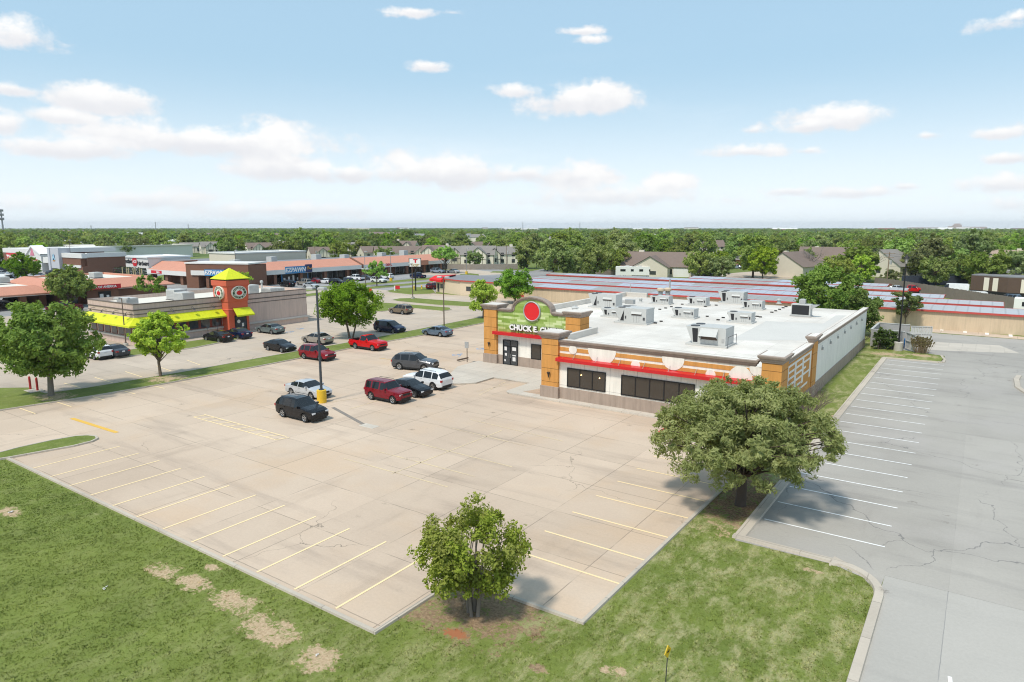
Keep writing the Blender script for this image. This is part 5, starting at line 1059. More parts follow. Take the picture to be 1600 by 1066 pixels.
house('grey roofed house glimpsed at the end of the street', 870, 380, 16, 11, 4., 7.6, 10, 'wall_white', 'roof_grey_brown')
# ---- far roofs and big sheds among the trees
FARH = [(312, 372, 40, 14, 4, 7, 'wall_cream', 'roof_brown'), (430, 373, 26, 12, 4, 7, 'wall_cream', 'roof_brown'), (610, 372, 34, 14, 5, 8, 'wall_white', 'roof_brown'), (625, 374, 22, 12, 5, 8, 'wall_white', 'roof_grey_brown'), (588, 371, 20, 12, 5, 8, 'wall_white', 'roof_brown'),
        (718, 376, 26, 14, 4, 8, 'wall_cream', 'roof_dark'), (752, 378, 20, 12, 5, 8, 'wall_white', 'roof_grey_brown'), (660, 374, 26, 12, 4, 7, 'wall_cream', 'roof_dark'), (810, 370, 22, 12, 4, 8, 'wall_white', 'roof_grey_brown'), (1013, 373, 30, 12, 4, 6, 'wall_white', 'roof_grey'), (1290, 368, 26, 12, 4, 7, 'wall_cream', 'roof_brown'),
        (200, 371, 60, 20, 5, 7, 'wall_white', 'roof_grey'), (115, 366, 70, 24, 5, 9, 'wall_cream', 'roof_brown'), (70, 366, 80, 20, 4, 6, 'brick_brown', 'roof_grey_brown')]
rg_ = random.Random(11)
for k in range(26): FARH.append((rg_.uniform(560, 1600), rg_.uniform(358.6, 362.), rg_.uniform(30, 90), rg_.uniform(20, 40), rg_.uniform(6, 12), rg_.uniform(9, 14), rg_.choice(['wall_white', 'wall_white', 'wall_cream', 'brick_red']), rg_.choice(['roof_grey', 'roof_grey', 'roof_brown', 'fascia_white'])))
for k, (u, v, wd, dp, ev, rg, wm, rm) in enumerate(FARH):
    house('pale low building among the distant trees toward the horizon', u, v, wd, dp, ev, rg, rg_.uniform(-15, 15), wm, rm, 'far_building', 'building', group='distant buildings among the trees', win=False)
# hospital on the skyline and the pale shed far left
hq = at(1455 + 40, 358.2); o = thing('hospital', 'pinkish tower block with lower wings on the right of the skyline', 'building', (hq.x, hq.y, 0), face_cam(hq))
mb = MB(); mb.box(-30, 30, 0, 50, 0, 34); mb.box(-60, -30.1, 0, 40, 0, 22); mb.box(30.1, 190, 10, 60, 0, 18); mb.box(-330, -60.1, 10, 60, 0, 13); mb.build('wall', M('far_pink', (.50, .36, .30), .9, .15, .05), o, False); mb = MB(); mb.box(-20, 20, 5, 30, 34.01, 42); mb.build('roof', M('far_pink', None), o, False)
def shed(label, u0, u1, vt, vb, y, depth, wm, rm, name='warehouse', h=None):
    x0, x1 = xon(u0, y, vb), xon(u1, y, vb); z = zat((x0 + x1) / 2, y, vt); o = thing(name, label, 'building', ((x0 + x1) / 2, y, 0)); MB().box(x0, x1, y, y + depth, 0, z - .6).build('wall', MATS[wm], o); MB().loft(x0, x1, y, y + depth, [(.4, z - .59), (.4, z), (-1, z + .01), (-1, z - .3)], 0).build('roof', MATS[rm], o); return o
shed('long low white warehouse among trees behind the shopping centre', 98, 212, 376.5, 386, 250, 40, 'fascia_white', 'fascia_white')
shed('cream warehouse end right of the long white one', 206, 268, 375, 388, 300, 30, 'wall_cream', 'fascia_white')
mk = shed('long pale store block with dark lettering behind the shopping centre', 78, 142, 384, 400, 152, 50, 'fascia_white', 'roof_cream', 'market_store')
l = MB(); x0, x1 = xon(84, 152, 395), xon(128, 152, 395); text_mb(l, 'GRAND MARKETPLACE', 4.2, face_to(((x0 + x1) / 2, 151.5, zat((x0 + x1) / 2, 152, 390)), (0, -1, 0)), 0, .05, .05); l.build('lettering', MATS['timber'], mk)
shed('pale flat store roof at the far left behind the brick shop', -40, 62, 386, 398, 160, 40, 'fascia_white', 'roof_cream')
wl_ = thing('store_block', 'long blank white store wall standing behind the orange mall roof', 'building', (-213, 150, 0)); xw = -190.
mb = MB(); mb.box(-204, xw, yon(368, xw, 405), yon(478, xw, 405), 0, 7.2); mb.build('wall', MATS['wall_cream'], wl_); mb = MB(); mb.loft(-204, xw, yon(368, xw, 405), yon(478, xw, 405), [(.2, 7.21), (.2, 7.6), (-.6, 7.61), (-.6, 7.3)], 0); mb.build('roof', MATS['fascia_white'], wl_)
# ---- dark brick block at the right edge
q0, q1 = at(1515, 458), at(1573, 463); e1 = Vector((q1.x + 22, q1.y - 5, 0)); zt0 = zat(q1.x, q1.y, 434)
db = thing('brick_workshop', 'dark brown brick block with tall pale wall panels behind the white trailer', 'building', (q1.x, q1.y, 0))
mb = MB(); bp = [(q0.x, q0.y), (q1.x, q1.y), (e1.x, e1.y), (e1.x + 6, e1.y + 22), (q0.x + 8, q0.y + 22)]; mb.prism(bp, .8, zt0, 0, bottom=False); mb.build('wall', M('brick_dark', (.115, .075, .055), .9, .25, 3.), db)
mb = MB(); mb.prism(bp, 0, .79, bottom=False); mb.build('base_course', MATS['black'], db); mb = MB(); mb.prism(bp, zt0 + .01, zt0 + .25); mb.build('roof', MATS['roof_dark'], db)
mb = MB(); d_ = (q1 - q0).normalized(); n_ = Vector((d_.y, -d_.x, 0))
for s0 in (.36, .60):
    a0 = q0 + (q1 - q0) * s0 + n_ * .03; a1 = q0 + (q1 - q0) * (s0 + .14) + n_ * .03; mb.add([(a0.x, a0.y, .9), (a1.x, a1.y, .9), (a1.x, a1.y, zt0 - .3), (a0.x, a0.y, zt0 - .3)], [(0, 1, 2, 3)])
d2 = (e1 - q1).normalized(); n2 = Vector((d2.y, -d2.x, 0)); a0 = q1 + d2 * 2.4 + n2 * .03; a1 = q1 + d2 * 4.4 + n2 * .03; mb.add([(a0.x, a0.y, .9), (a1.x, a1.y, .9), (a1.x, a1.y, zt0 - .3), (a0.x, a0.y, zt0 - .3)], [(0, 1, 2, 3)]); mb.build('panel', MATS['wall_white'], db)
gear('rooftop_unit', 'dark squat fan on the roof of the dark brick block', 1571, 428, zt0 + .26, 1.6, 1.6, 1.); gear('rooftop_unit', 'long silver unit on the roof of the dark brick block', 1588, 428, zt0 + .26, 3.4, 1.8, 1.3)

# ---- fences
def fence(label, pts, h, mat='fence_wood', board=.16, posts=2.6, name='wooden_fence'):
    p0 = pts[0]; o = thing(name, label, 'fence', (p0.x, p0.y, 0)); mb, pb = MB(), MB(); rr = random.Random(len(label))
    for a, b_ in zip(pts[:-1], pts[1:]):
        a, b_ = Vector((a.x, a.y, 0)), Vector((b_.x, b_.y, 0)); L_ = (b_ - a).length; d_ = (b_ - a) / L_; n_ = Vector((-d_.y, d_.x, 0)); k = 0.
        while k < L_:
            w_ = min(board * 2, L_ - k); q0, q1 = a + d_ * k, a + d_ * (k + w_ - .015); z = h + rr.uniform(-.06, .06); t_ = n_ * (.02 + rr.uniform(0, .02))
            mb.add([(q0 - t_)[:2] + (.05,) if False else (q0.x - t_.x, q0.y - t_.y, .05), (q1.x - t_.x, q1.y - t_.y, .05), (q1.x + t_.x, q1.y + t_.y, .05), (q0.x + t_.x, q0.y + t_.y, .05), (q0.x - t_.x, q0.y - t_.y, z), (q1.x - t_.x, q1.y - t_.y, z), (q1.x + t_.x, q1.y + t_.y, z), (q0.x + t_.x, q0.y + t_.y, z)], [(0, 1, 5, 4), (1, 2, 6, 5), (2, 3, 7, 6), (3, 0, 4, 7), (4, 5, 6, 7)]); k += board * 2
        k = 0.
        while k < L_: q = a + d_ * k; pb.box(q.x - .05, q.x + .05, q.y + .06, q.y + .16, 0, h - .05); k += posts
    mb.build('board_panel', MATS[mat], o); pb.build_each('post', MATS[mat], o); return o
fence('long weathered wooden fence running behind the storage rows on the right', [at(1366, 447), at(1400, 452), at(1480, 466), at(1560, 480), at(1610, 488)], 2.3)
fence('dark blue black board fence behind the white van', [at(1408, 446), at(1512, 446)], 2.6, M('fence_blue', (.045, .055, .085), .8, .25) and 'fence_blue')
fence('grey wooden fence below the timbered apartments', [at(664, 421), at(735, 421.5), at(809, 421)], 2.0, M('fence_grey', (.30, .26, .22), .95, .3, 2.) and 'fence_grey')
fence('dark grey wooden fence in front of the bushes left of the motor home', [at(902, 424), at(914, 430), at(985, 430)], 2.1, 'fence_wood')
# ================================================================ VEHICLES
def car_paint(name, col, metal=.25):
    if name in MATS: return MATS[name]
    m, t, b = new_mat(name); p = t.obj()
    n = t.noise(p, 1.3, 4); f = t.mr(n, .3, .7, .93, 1.04); t.put(b.inputs['Base Color'], t.mix(1., col, t.comb(f, f, f), 'MULTIPLY'))
    b.inputs['Metallic'].default_value = metal; b.inputs['Roughness'].default_value = .22; b.inputs['Coat Weight'].default_value = .40; b.inputs['Coat Roughness'].default_value = .03; b.inputs['Specular IOR Level'].default_value = .15
    return m
M('car_glass', (.014, .017, .02), .05, .1, spec=.45); M('tyre', (.02, .02, .02), .9, .2); M('rim_silver', (.50, .51, .52), .3, .1, metal=.7); M('rim_dark', (.03, .03, .03), .5); M('car_black', (.016, .016, .017), .6, .1)
M('headlight', (.70, .72, .74), .12, .1, spec=.8); M('taillight', (.40, .01, .012), .2, .1, spec=.7); M('chrome', (.60, .61, .62), .2, .05, metal=.9); M('plate', (.62, .64, .66), .6, .2, 20.); M('bed_dark', (.06, .02, .02), .8)
KIND = {
 # L, W, wb, front axle, r, sill, top profile, belt height, side windows, windshield, rear window
 'sedan': dict(L=4.75, W=1.84, wb=2.78, xf=1.42, r=.335, sill=.26, top=[(-2.375, .78), (-2.30, .96), (-1.72, 1.08), (-.95, 1.40), (-.3, 1.46), (.25, 1.43), (1.12, 1.02), (1.9, .88), (2.28, .74), (2.375, .60)], belt=[(-2.4, .90), (-1.4, .99), (.9, .95), (2.4, .7)],
               side=[(-1.35, -.42), (-.34, .82)], ws=(.30, 1.12), rw=(-1.72, -.98)),
 'coupe_sedan': dict(L=4.65, W=1.80, wb=2.70, xf=1.42, r=.33, sill=.25, top=[(-2.325, .80), (-2.2, 1.02), (-1.85, 1.08), (-1.0, 1.38), (-.3, 1.43), (.2, 1.40), (1.1, 1.0), (1.8, .86), (2.2, .72), (2.325, .56)], belt=[(-2.4, .92), (-1.4, 1.), (.9, .94), (2.4, .68)],
               side=[(-1.40, -.42), (-.34, .80)], ws=(.25, 1.1), rw=(-1.85, -1.05)),
 'suv': dict(L=4.72, W=1.88, wb=2.75, xf=1.42, r=.365, sill=.33, top=[(-2.36, .98), (-2.28, 1.16), (-2.05, 1.52), (-1.72, 1.68), (-.5, 1.73), (.2, 1.70), (1.02, 1.15), (1.85, 1.04), (2.25, .88), (2.36, .70)], belt=[(-2.4, 1.08), (-1., 1.08), (.9, 1.05), (2.4, .84)],
               side=[(-1.95, -1.28), (-1.18, -.30), (-.20, .72)], ws=(.22, 1.02), rw=(-2.27, -1.98)),
 'big_suv': dict(L=5.02, W=2.0, wb=2.98, xf=1.50, r=.38, sill=.35, top=[(-2.51, 1.0), (-2.43, 1.2), (-2.15, 1.56), (-1.8, 1.74), (-.5, 1.79), (.3, 1.76), (1.06, 1.2), (2.1, 1.1), (2.42, .95), (2.51, .75)], belt=[(-2.5, 1.12), (-1., 1.12), (.9, 1.1), (2.5, .9)],
               side=[(-2.05, -1.38), (-1.28, -.32), (-.22, .80)], ws=(.32, 1.06), rw=(-2.42, -2.06)),
 'boxy_suv': dict(L=4.48, W=1.84, wb=2.69, xf=1.38, r=.37, sill=.38, top=[(-2.24, .98), (-2.22, 1.15), (-2.12, 1.70), (-1.95, 1.77), (-.5, 1.80), (.28, 1.77), (.82, 1.2), (1.9, 1.08), (2.18, 1.02), (2.24, .8)], belt=[(-2.3, 1.13), (2.3, 1.10)],
               side=[(-1.95, -1.30), (-1.16, -.32), (-.18, .60)], ws=(.32, .82), rw=(-2.215, -2.13)),
 'minivan': dict(L=5.10, W=1.98, wb=3.0, xf=1.62, r=.35, sill=.27, top=[(-2.55, .95), (-2.48, 1.12), (-2.2, 1.6), (-1.9, 1.70), (-.4, 1.74), (.45, 1.70), (1.55, 1.1), (2.1, .95), (2.45, .80), (2.55, .6)], belt=[(-2.5, 1.04), (-1., 1.02), (1.2, .98), (2.5, .75)],
               side=[(-2.1, -1.28), (-1.18, -.05), (.05, 1.20)], ws=(.46, 1.55), rw=(-2.47, -2.12)),
 'pickup': dict(L=5.35, W=2.0, wb=3.08, xf=1.72, r=.39, sill=.42, top=[(-2.675, 1.13), (-.62, 1.13), (-.60, 1.16), (-.48, 1.80), (-.1, 1.86), (.45, 1.83), (1.0, 1.26), (2.3, 1.18), (2.58, 1.08), (2.675, .9)], belt=[(-2.7, 1.2), (-.6, 1.2), (1., 1.17), (2.7, 1.)],
               side=[(-.42, .62)], ws=(.46, 1.0), rw=(-.60, -.485), bed=(-2.6, -.68)),
 'crew_pickup': dict(L=5.9, W=2.0, wb=3.6, xf=1.95, r=.39, sill=.42, top=[(-2.95, 1.13), (-.98, 1.13), (-.96, 1.16), (-.80, 1.80), (-.3, 1.86), (.72, 1.83), (1.28, 1.26), (2.55, 1.18), (2.85, 1.08), (2.95, .9)], belt=[(-3., 1.2), (-.9, 1.2), (1.2, 1.17), (3., 1.)],
               side=[(-.72, .02), (.12, .92)], ws=(.73, 1.28), rw=(-.96, -.81), bed=(-2.87, -1.05)),
 'van': dict(L=5.95, W=2.06, wb=3.75, xf=1.95, r=.36, sill=.30, top=[(-2.97, 1.3), (-2.93, 2.40), (-2.7, 2.52), (1.1, 2.54), (1.45, 2.40), (2.15, 1.42), (2.75, 1.12), (2.92, .9), (2.97, .6)], belt=[(-3, 1.3), (1.7, 1.25), (3., 1.)],
               side=[(1.05, 1.9)], ws=(1.5, 2.15), rw=(-2.972, -2.95)),
}
CARM = {}
def wheel_meshes(r):
    k = ('wheel', r)
    if k not in CARM:
        w = .225; t_ = MB(); Mx = Matrix.Rotation(R(90), 4, 'X')
        t_.lathe([(r * .64, -w / 2), (r * .93, -w / 2), (r, -w * .36), (r, w * .36), (r * .93, w / 2), (r * .64, w / 2)], n=20, mat=Mx)
        t_.f.pop(); t_.mi.pop(); t_.sm.pop()
        m_ = MB()
        for sgn in (-1, 1):
            y = sgn * (w / 2 - .03); n = 20
            for i in range(n):
                a0, a1 = 2 * math.pi * i / n, 2 * math.pi * (i + 1) / n; sp = i % 4 in (0, 1)
                m_.add([(0, y - (.0 if sp else .03) * sgn, 0), (r * .58 * math.cos(a0), y - (.0 if sp else .05) * sgn, r * .58 * math.sin(a0)), (r * .58 * math.cos(a1), y - (.0 if sp else .05) * sgn, r * .58 * math.sin(a1))], [(0, 1, 2)], 0 if sp else 1)
                m_.add([(r * .57 * math.cos(a0), y, r * .57 * math.sin(a0)), (r * .57 * math.cos(a1), y, r * .57 * math.sin(a1)), (r * .66 * math.cos(a1), y + .015 * sgn, r * .66 * math.sin(a1)), (r * .66 * math.cos(a0), y + .015 * sgn, r * .66 * math.sin(a0))], [(0, 1, 2, 3)], 0)
        CARM[k] = (t_.mesh(MATS['tyre'], name='tyre'), m_.mesh([MATS['rim_silver'], MATS['rim_dark']], name='rim'))
    return CARM[k]
def car_parts(kind):
    if kind in CARM: return CARM[kind]
    K = KIND[kind]; L, W, r = K['L'], K['W'], K['r']; xf = K['xf']; xr = xf - K['wb']; Ra = r + .055
    xs = set([-L / 2, -L / 2 + .05, -L / 2 + .14, -L / 2 + .3, L / 2, L / 2 - .05, L / 2 - .14, L / 2 - .32])
    for x, z in K['top']: xs.add(x)
    for a, b_ in K['side']: xs.update((a, b_))
    xs.update(K['ws']); xs.update(K['rw'])
    for c_ in (xf, xr):
        for k in range(9): xs.add(c_ + Ra * math.cos(math.pi * k / 8) * .999)
    if 'bed' in K: xs.update(K['bed'])
    xs = sorted(x for x in xs if -L / 2 <= x <= L / 2); q = [xs[0]]
    for x in xs[1:]:
        if x - q[-1] > .012: q.append(x)
    xs = q
    tx, tz = zip(*K['top']); bx, bz = zip(*K['belt'])
    def stn(x):
        zt = float(np.interp(x, tx, tz)); zb = min(float(np.interp(x, bx, bz)), zt - .04); e = L / 2 - abs(x)
        pf = float(np.interp(e, [0, .05, .14, .3, .7, 1.3], [.80, .88, .935, .965, .99, 1.]))
        w = W / 2 * pf; g = min(1., max(0., (zt - zb - .05) / .4)); za = K['sill'] + float(np.interp(e, [0, .3], [.06, 0]))
        for c_ in (xf, xr):
            if abs(x - c_) < Ra: za = max(za, r + math.sqrt(max(0., Ra * Ra - (x - c_) ** 2)))
        zm = max(.62 * zb, za + .03); wr = w * (.95 - .17 * g)
        zs = min(zm + .001, zb)
        return [(w * .96, za), (w, max(zm, za + .015)), (w * (.985 if g > .1 else .97), max(zb, za + .05)), (wr, zt - .035 - .03 * g), (wr * .80, zt), (0, zt + .02 * (1 if g > .2 else 1.5))]
    S_ = [stn(x) for x in xs]; body, wsh, rwn = MB(), MB(), MB(); doors = {}; side = {}
    bed = K.get('bed')
    for i in range(len(xs) - 1):
        x0, x1 = xs[i], xs[i + 1]; xm = (x0 + x1) / 2; A_, B_ = S_[i], S_[i + 1]
        for sg in (1, -1):
            for j in range(5):
                v = [(x0, A_[j][0] * sg, A_[j][1]), (x1, B_[j][0] * sg, B_[j][1]), (x1, B_[j + 1][0] * sg, B_[j + 1][1]), (x0, A_[j + 1][0] * sg, A_[j + 1][1])]
                tgt, mi = body, 0
                if bed and bed[0] < xm < bed[1] and j >= 4: continue
                if j == 2 and any(a <= xm <= b_ for a, b_ in K['side']): tgt = side.setdefault(([a <= xm <= b_ for a, b_ in K['side']].index(True), sg), MB())
                elif j >= 3 and K['ws'][0] <= xm <= K['ws'][1] and j >= 3 and not (j == 3 and False): tgt = wsh if j == 4 else (body if abs(A_[3][0] - A_[4][0]) < .0 else wsh)
                elif j >= 3 and K['rw'][0] <= xm <= K['rw'][1]: tgt = rwn
                elif j < 2:
                    for n_, (a, b_) in enumerate(K['side']):
                        if len(K['side']) == 3 and n_ == 0: continue
                        if a - .02 <= xm <= b_ + .06: tgt = doors.setdefault((n_, sg), MB())
                tgt.add(v, [(0, 1, 2, 3) if sg > 0 else (3, 2, 1, 0)], mi, True)
    for i in (0, len(xs) - 1):
        P_ = S_[i]; vs = [(xs[i], a, z) for a, z in P_] + [(xs[i], -a, z) for a, z in P_[-2::-1]]
        body.add(vs, [tuple(range(len(vs)))])
    und = MB(); und.box(-L / 2 + .12, L / 2 - .12, -W / 2 + .26, W / 2 - .26, .17, .55); und.box(xr + Ra + .02, xf - Ra - .02, -W / 2 + .06, W / 2 - .06, .2, K['sill'] + .05)
    wf, wrr = W / 2 * .9, W / 2 * .9; zt_f = float(np.interp(L / 2 - .12, tx, tz)); big = kind not in ('sedan', 'coupe_sedan')
    hz = min(zt_f - .10, .68 if not big else .86); P = {}
    hl = MB(); hl.box(L / 2 - .26, L / 2 - .025, W / 2 * .52, W / 2 * .87, hz - .07, hz + .06); P['headlight'] = hl
    tz_ = .95 if not big else 1.1; th = .10 if not big else .17
    if bed: tz_, th = .92, .2
    tl = MB(); tl.box(-L / 2 - .012, -L / 2 + .16, W / 2 * (.58 if not big else .70), W / 2 * .915, tz_ - th - .08, tz_ - .06); P['taillight'] = tl
    gr = MB(); gr.box(L / 2 - .03, L / 2 + .015, -W / 2 * .48, W / 2 * .48, hz - .12, hz + .05); P['grille'] = gr
    lb = MB(); lb.box(L / 2 - .06, L / 2 + .008, -W / 2 * .72, W / 2 * .72, K['sill'] + .03, K['sill'] + .17); lb.box(-L / 2 - .008, -L / 2 + .06, -W / 2 * .72, W / 2 * .72, K['sill'] + .03, K['sill'] + .15); P['bumper'] = lb
    pl_ = MB(); pl_.box(-L / 2 - .02, -L / 2 - .004, -.16, .16, tz_ - th - .12, tz_ - th + .04); P['licence_plate'] = pl_
    mx = K['ws'][1] - .28; mz = float(np.interp(mx, bx, bz)) + .07; mr_ = MB(); mr_.box(mx - .09, mx + .09, W / 2 * .95, W / 2 + .16, mz - .05, mz + .10); P['mirror'] = mr_
    rr_ = MB()
    if kind in ('suv', 'big_suv', 'boxy_suv'):
        zt = max(tz); rr_.path([(-1.7, W / 2 * .70, zt - .02), (-1.6, W / 2 * .72, zt + .05), (0., W / 2 * .73, zt + .06), (.15, W / 2 * .71, zt)], [.02] * 4, 5)
    P['roof_rail'] = rr_
    hd = {}
    for n_, (a, b_) in enumerate(K['side']):
        if len(K['side']) == 3 and n_ == 0: continue
        z = float(np.interp(a, bx, bz)) - .12; 
        for sg in (1, -1): q_ = MB(); q_.box(a + .06, a + .24, min(sg * W / 2 * .99, sg * (W / 2 + .025)), max(sg * W / 2 * .99, sg * (W / 2 + .025)), z, z + .035); hd[(n_, sg)] = q_
    P['handle'] = hd; bd = MB()
    if bed:
        b0, b1 = bed; bw = W / 2 * .80; zz = .62; bd.add([(b0, -bw, zz), (b1, -bw, zz), (b1, bw, zz), (b0, bw, zz)], [(0, 1, 2, 3)])
        for y in (-bw, bw): bd.add([(b0, y, zz), (b1, y, zz), (b1, y, 1.13), (b0, y, 1.13)], [(0, 1, 2, 3)])
        for x in (b0, b1): bd.add([(x, -bw, zz), (x, bw, zz), (x, bw, 1.15), (x, -bw, 1.15)], [(0, 1, 2, 3)])
    P['truck_bed'] = bd
    CARM[kind] = dict(K=K, body=body, side=side, ws=wsh, rw=rwn, doors=doors, und=und, P=P, xf=xf, xr=xr); return CARM[kind]
CARC = {}
def vehicle(kind, name, label, cat, loc, rz, paint, group=None, detail=True, dark_rim=False, rail=True, two_tone=None):
    D = car_parts(kind); K = D['K']; W, r = K['W'], K['r']; o = thing(name, label, cat, (loc[0], loc[1], .014), rz, group)
    def put(nm, key, mb, mats, parent=o, mirror=False):
        if not mb.v: return None
        k = (kind, key, mirror, tuple(m.name for m in mats))
        if k not in CARC:
            if mirror: mb2 = MB(); mb2.v = [(x, -y, z) for x, y, z in mb.v]; mb2.f = [f[::-1] for f in mb.f]; mb2.mi = mb.mi; mb2.sm = mb.sm; mb = mb2
            CARC[k] = mb.mesh(mats, name=nm)
        ob = bpy.data.objects.new(nm, CARC[k]); C.objects.link(ob); ob.parent = parent; return ob
    pm = MATS[paint]
    put('body', 'body', D['body'], [pm]); put('underbody', 'und', D['und'], [MATS['car_black']])
    [put('side_window', ('side', k_), mb, [MATS['car_glass']]) for k_, mb in D['side'].items()]; put('windshield', 'ws', D['ws'], [MATS['car_glass']]); put('rear_window', 'rw', D['rw'], [MATS['car_glass']])
    for (n_, sg), mb in D['doors'].items():
        d_ = put('door', ('door', n_, sg), mb, [pm])
        if detail: put('handle', ('hd', n_, sg), D['P']['handle'][(n_, sg)], [pm], d_)
    P = D['P']
    for mir in (False, True):
        put('headlight', 'hl', P['headlight'], [MATS['headlight']], mirror=mir); put('taillight', 'tl', P['taillight'], [MATS['taillight']], mirror=mir); put('mirror', 'mi', P['mirror'], [pm if detail else MATS['car_black']], mirror=mir)
        if rail: put('roof_rail', 'rr', P['roof_rail'], [MATS['car_black']], mirror=mir)
    put('grille', 'gr', P['grille'], [MATS['car_black']]); put('bumper', 'lb', P['bumper'], [MATS['car_black']]); put('licence_plate', 'pl', P['licence_plate'], [MATS['plate']]); put('truck_bed', 'bd', P['truck_bed'], [MATS['bed_dark']])
    wt, wr_ = wheel_meshes(r)
    for x in (D['xf'], D['xr']):
        for sg in (-1, 1):
            w = bpy.data.objects.new('wheel', wt); C.objects.link(w); w.parent = o; w.location = (x, sg * (W / 2 - .125), r)
            rm = bpy.data.objects.new('rim', wr_); C.objects.link(rm); rm.parent = w
    return o
def by_wheels(kind, name, label, cat, rear, front, paint, heading=None, **kw):
    'rear, front: where the two wheels on the near side touch the ground (pixel), either may be None'
    K = KIND[kind]; pr = at(*rear) if rear else None; pf = at(*front) if front else None
    if heading is None: d = (pf - pr).normalized(); 
    else: d = Vector((math.cos(R(heading)), math.sin(R(heading)), 0))
    mid = K['xf'] - K['wb'] / 2
    if pr is not None and pf is not None: c_ = (pr + pf) / 2 - d * mid
    elif pf is not None: c_ = pf - d * K['xf']
    else: c_ = pr - d * (K['xf'] - K['wb'])
    n = Vector((-d.y, d.x, 0)); n = n if n.dot(c_) > 0 else -n
    c_ = c_ + n * (K['W'] / 2 - .03); return vehicle(kind, name, label, cat, c_, math.atan2(d.y, d.x), paint, **kw)
PC = dict(pt_black=(.010, .010, .012), pt_silver=(.52, .54, .56), pt_maroon=(.19, .008, .018), pt_white=(.74, .75, .76), pt_grey=(.085, .09, .10), pt_crimson=(.22, .010, .020), pt_red=(.56, .006, .010), pt_bluegrey=(.13, .18, .25), pt_navy=(.010, .016, .05), pt_gold=(.20, .16, .115), pt_tan=(.34, .31, .27), pt_greygreen=(.14, .18, .18), pt_charcoal=(.05, .055, .065), pt_burgundy=(.075, .006, .014), pt_bluesilver=(.30, .36, .45))
for k, c_ in PC.items(): car_paint(k, c_, .0 if k in ('pt_white', 'pt_red', 'pt_black', 'pt_navy', 'pt_maroon', 'pt_crimson') else .25)
LOT = 'vehicles parked in the near lots'
by_wheels('suv', 'suv', 'shiny black suv parked nearest the camera beside the yellow based lamp post', 'suv', (441.6, 652.4), (475.4, 660.9), 'pt_black', 0, group=LOT)
by_wheels('sedan', 'sedan', 'silver sedan half behind the dark lamp post with the yellow base', 'car', (451.9, 617.2), (489.4, 625.6), 'pt_silver', 0, group=LOT)
by_wheels('boxy_suv', 'suv', 'boxy dark red suv with upright sides, parked next to a black sedan', 'suv', (579, 625.5), (613.7, 631.7), 'pt_maroon', 0, group=LOT)
by_wheels('coupe_sedan', 'sedan', 'black sedan squeezed between the boxy red suv and the white suv', 'car', None, (647, 622), 'pt_black', 0, group=LOT)
by_wheels('big_suv', 'suv', 'white suv with a dark sunroof, showing its red tail lights', 'suv', (676, 610.3), None, 'pt_white', 180, group=LOT)
by_wheels('big_suv', 'suv', 'dark grey suv parked askew behind the white suv', 'suv', (626, 578.6), (660, 580.5), 'pt_grey', 16, group=LOT)
by_wheels('suv', 'suv', 'crimson suv nosing out from the grass strip, behind the lamp post', 'suv', (473.5, 561.5), (501, 565), 'pt_crimson', 2, group=LOT)
by_wheels('pickup', 'pickup', 'bright red regular cab pickup parked under the round tree', 'pickup', (554.5, 545.5), (582, 549), 'pt_red', 0, group=LOT)
by_wheels('coupe_sedan', 'sedan', 'blue grey sedan by the grass strip, below the tall lamp post', 'car', (688, 526.8), (665, 524.6), 'pt_bluegrey', 180, group=LOT)
by_wheels('minivan', 'minivan', 'dark navy minivan right of the round tree', 'minivan', (590, 519), (615.3, 521.4), 'pt_navy', 0, group=LOT)
by_wheels('suv', 'suv', 'old gold suv with a roof rack, parked alone before the grass island', 'suv', (629.5, 492), (611, 490), 'pt_gold', 178, group=LOT)
by_wheels('sedan', 'sedan', 'tan sedan mostly hidden behind the crimson suv and lamp post', 'car', None, (477, 536), 'pt_tan', 180, group=LOT)
by_wheels('coupe_sedan', 'sedan', 'black sedan with its nose to the grass strip, left of the crimson suv', 'car', (418, 547.8), (440.5, 551.8), 'pt_black', 0, group=LOT)
by_wheels('sedan', 'sedan', 'grey green sedan parked by the long blank tan wall', 'car', (424, 523.5), (405, 519.8), 'pt_greygreen', 182, group=LOT)
by_wheels('sedan', 'sedan', 'navy sedan parked right in front of the red tower', 'car', (371.5, 530.8), None, 'pt_navy', 180, group=LOT)
by_wheels('sedan', 'sedan', 'black sedan left of the navy one at the yellow awning restaurant', 'car', (340.2, 536), (323.5, 532.8), 'pt_black', 182, group=LOT)
by_wheels('sedan', 'sedan', 'charcoal sedan between the big left tree and the bright green young tree', 'car', (175.3, 560), None, 'pt_charcoal', 180, group=LOT)
by_wheels('suv', 'suv', 'white suv almost hidden by the big tree on the left', 'suv', (147, 563), None, 'pt_white', 180, group=LOT)
by_wheels('crew_pickup', 'pickup', 'burgundy crew cab pickup driving past the bank', 'pickup', (87, 488), (119, 486.4), 'pt_burgundy', group=LOT)
MG = 'cars parked along the orange roofed mall'
def far_car(kind, label, u, v, paint, heading, name=None, group=MG):
    p_ = at(u, v); return vehicle(kind, name or ('pickup' if 'pickup' in kind else 'sedan' if 'sedan' in kind else 'van' if kind == 'van' else 'suv'), label, 'pickup' if 'pickup' in kind else 'van' if kind == 'van' else 'suv' if 'suv' in kind else 'car', p_, R(heading), paint, group, detail=False)
far_car('big_suv', 'black suv right of the brick pillar by the blue pawn shop', 449, 448, 'pt_black', 175)
far_car('boxy_suv', 'off white suv parked before the pawn shop door', 475, 446, 'pt_tan', 180)
far_car('sedan', 'silver sedan in the row nearest the road, before the pawn shop', 486, 449.6, 'pt_silver', 0)
far_car('sedan', 'red car seen between the off white suv and a white sedan', 492, 442.5, 'pt_crimson', 180)
far_car('sedan', 'white sedan under the long white fascia, left of two black suvs', 509, 443, 'pt_white', 180)
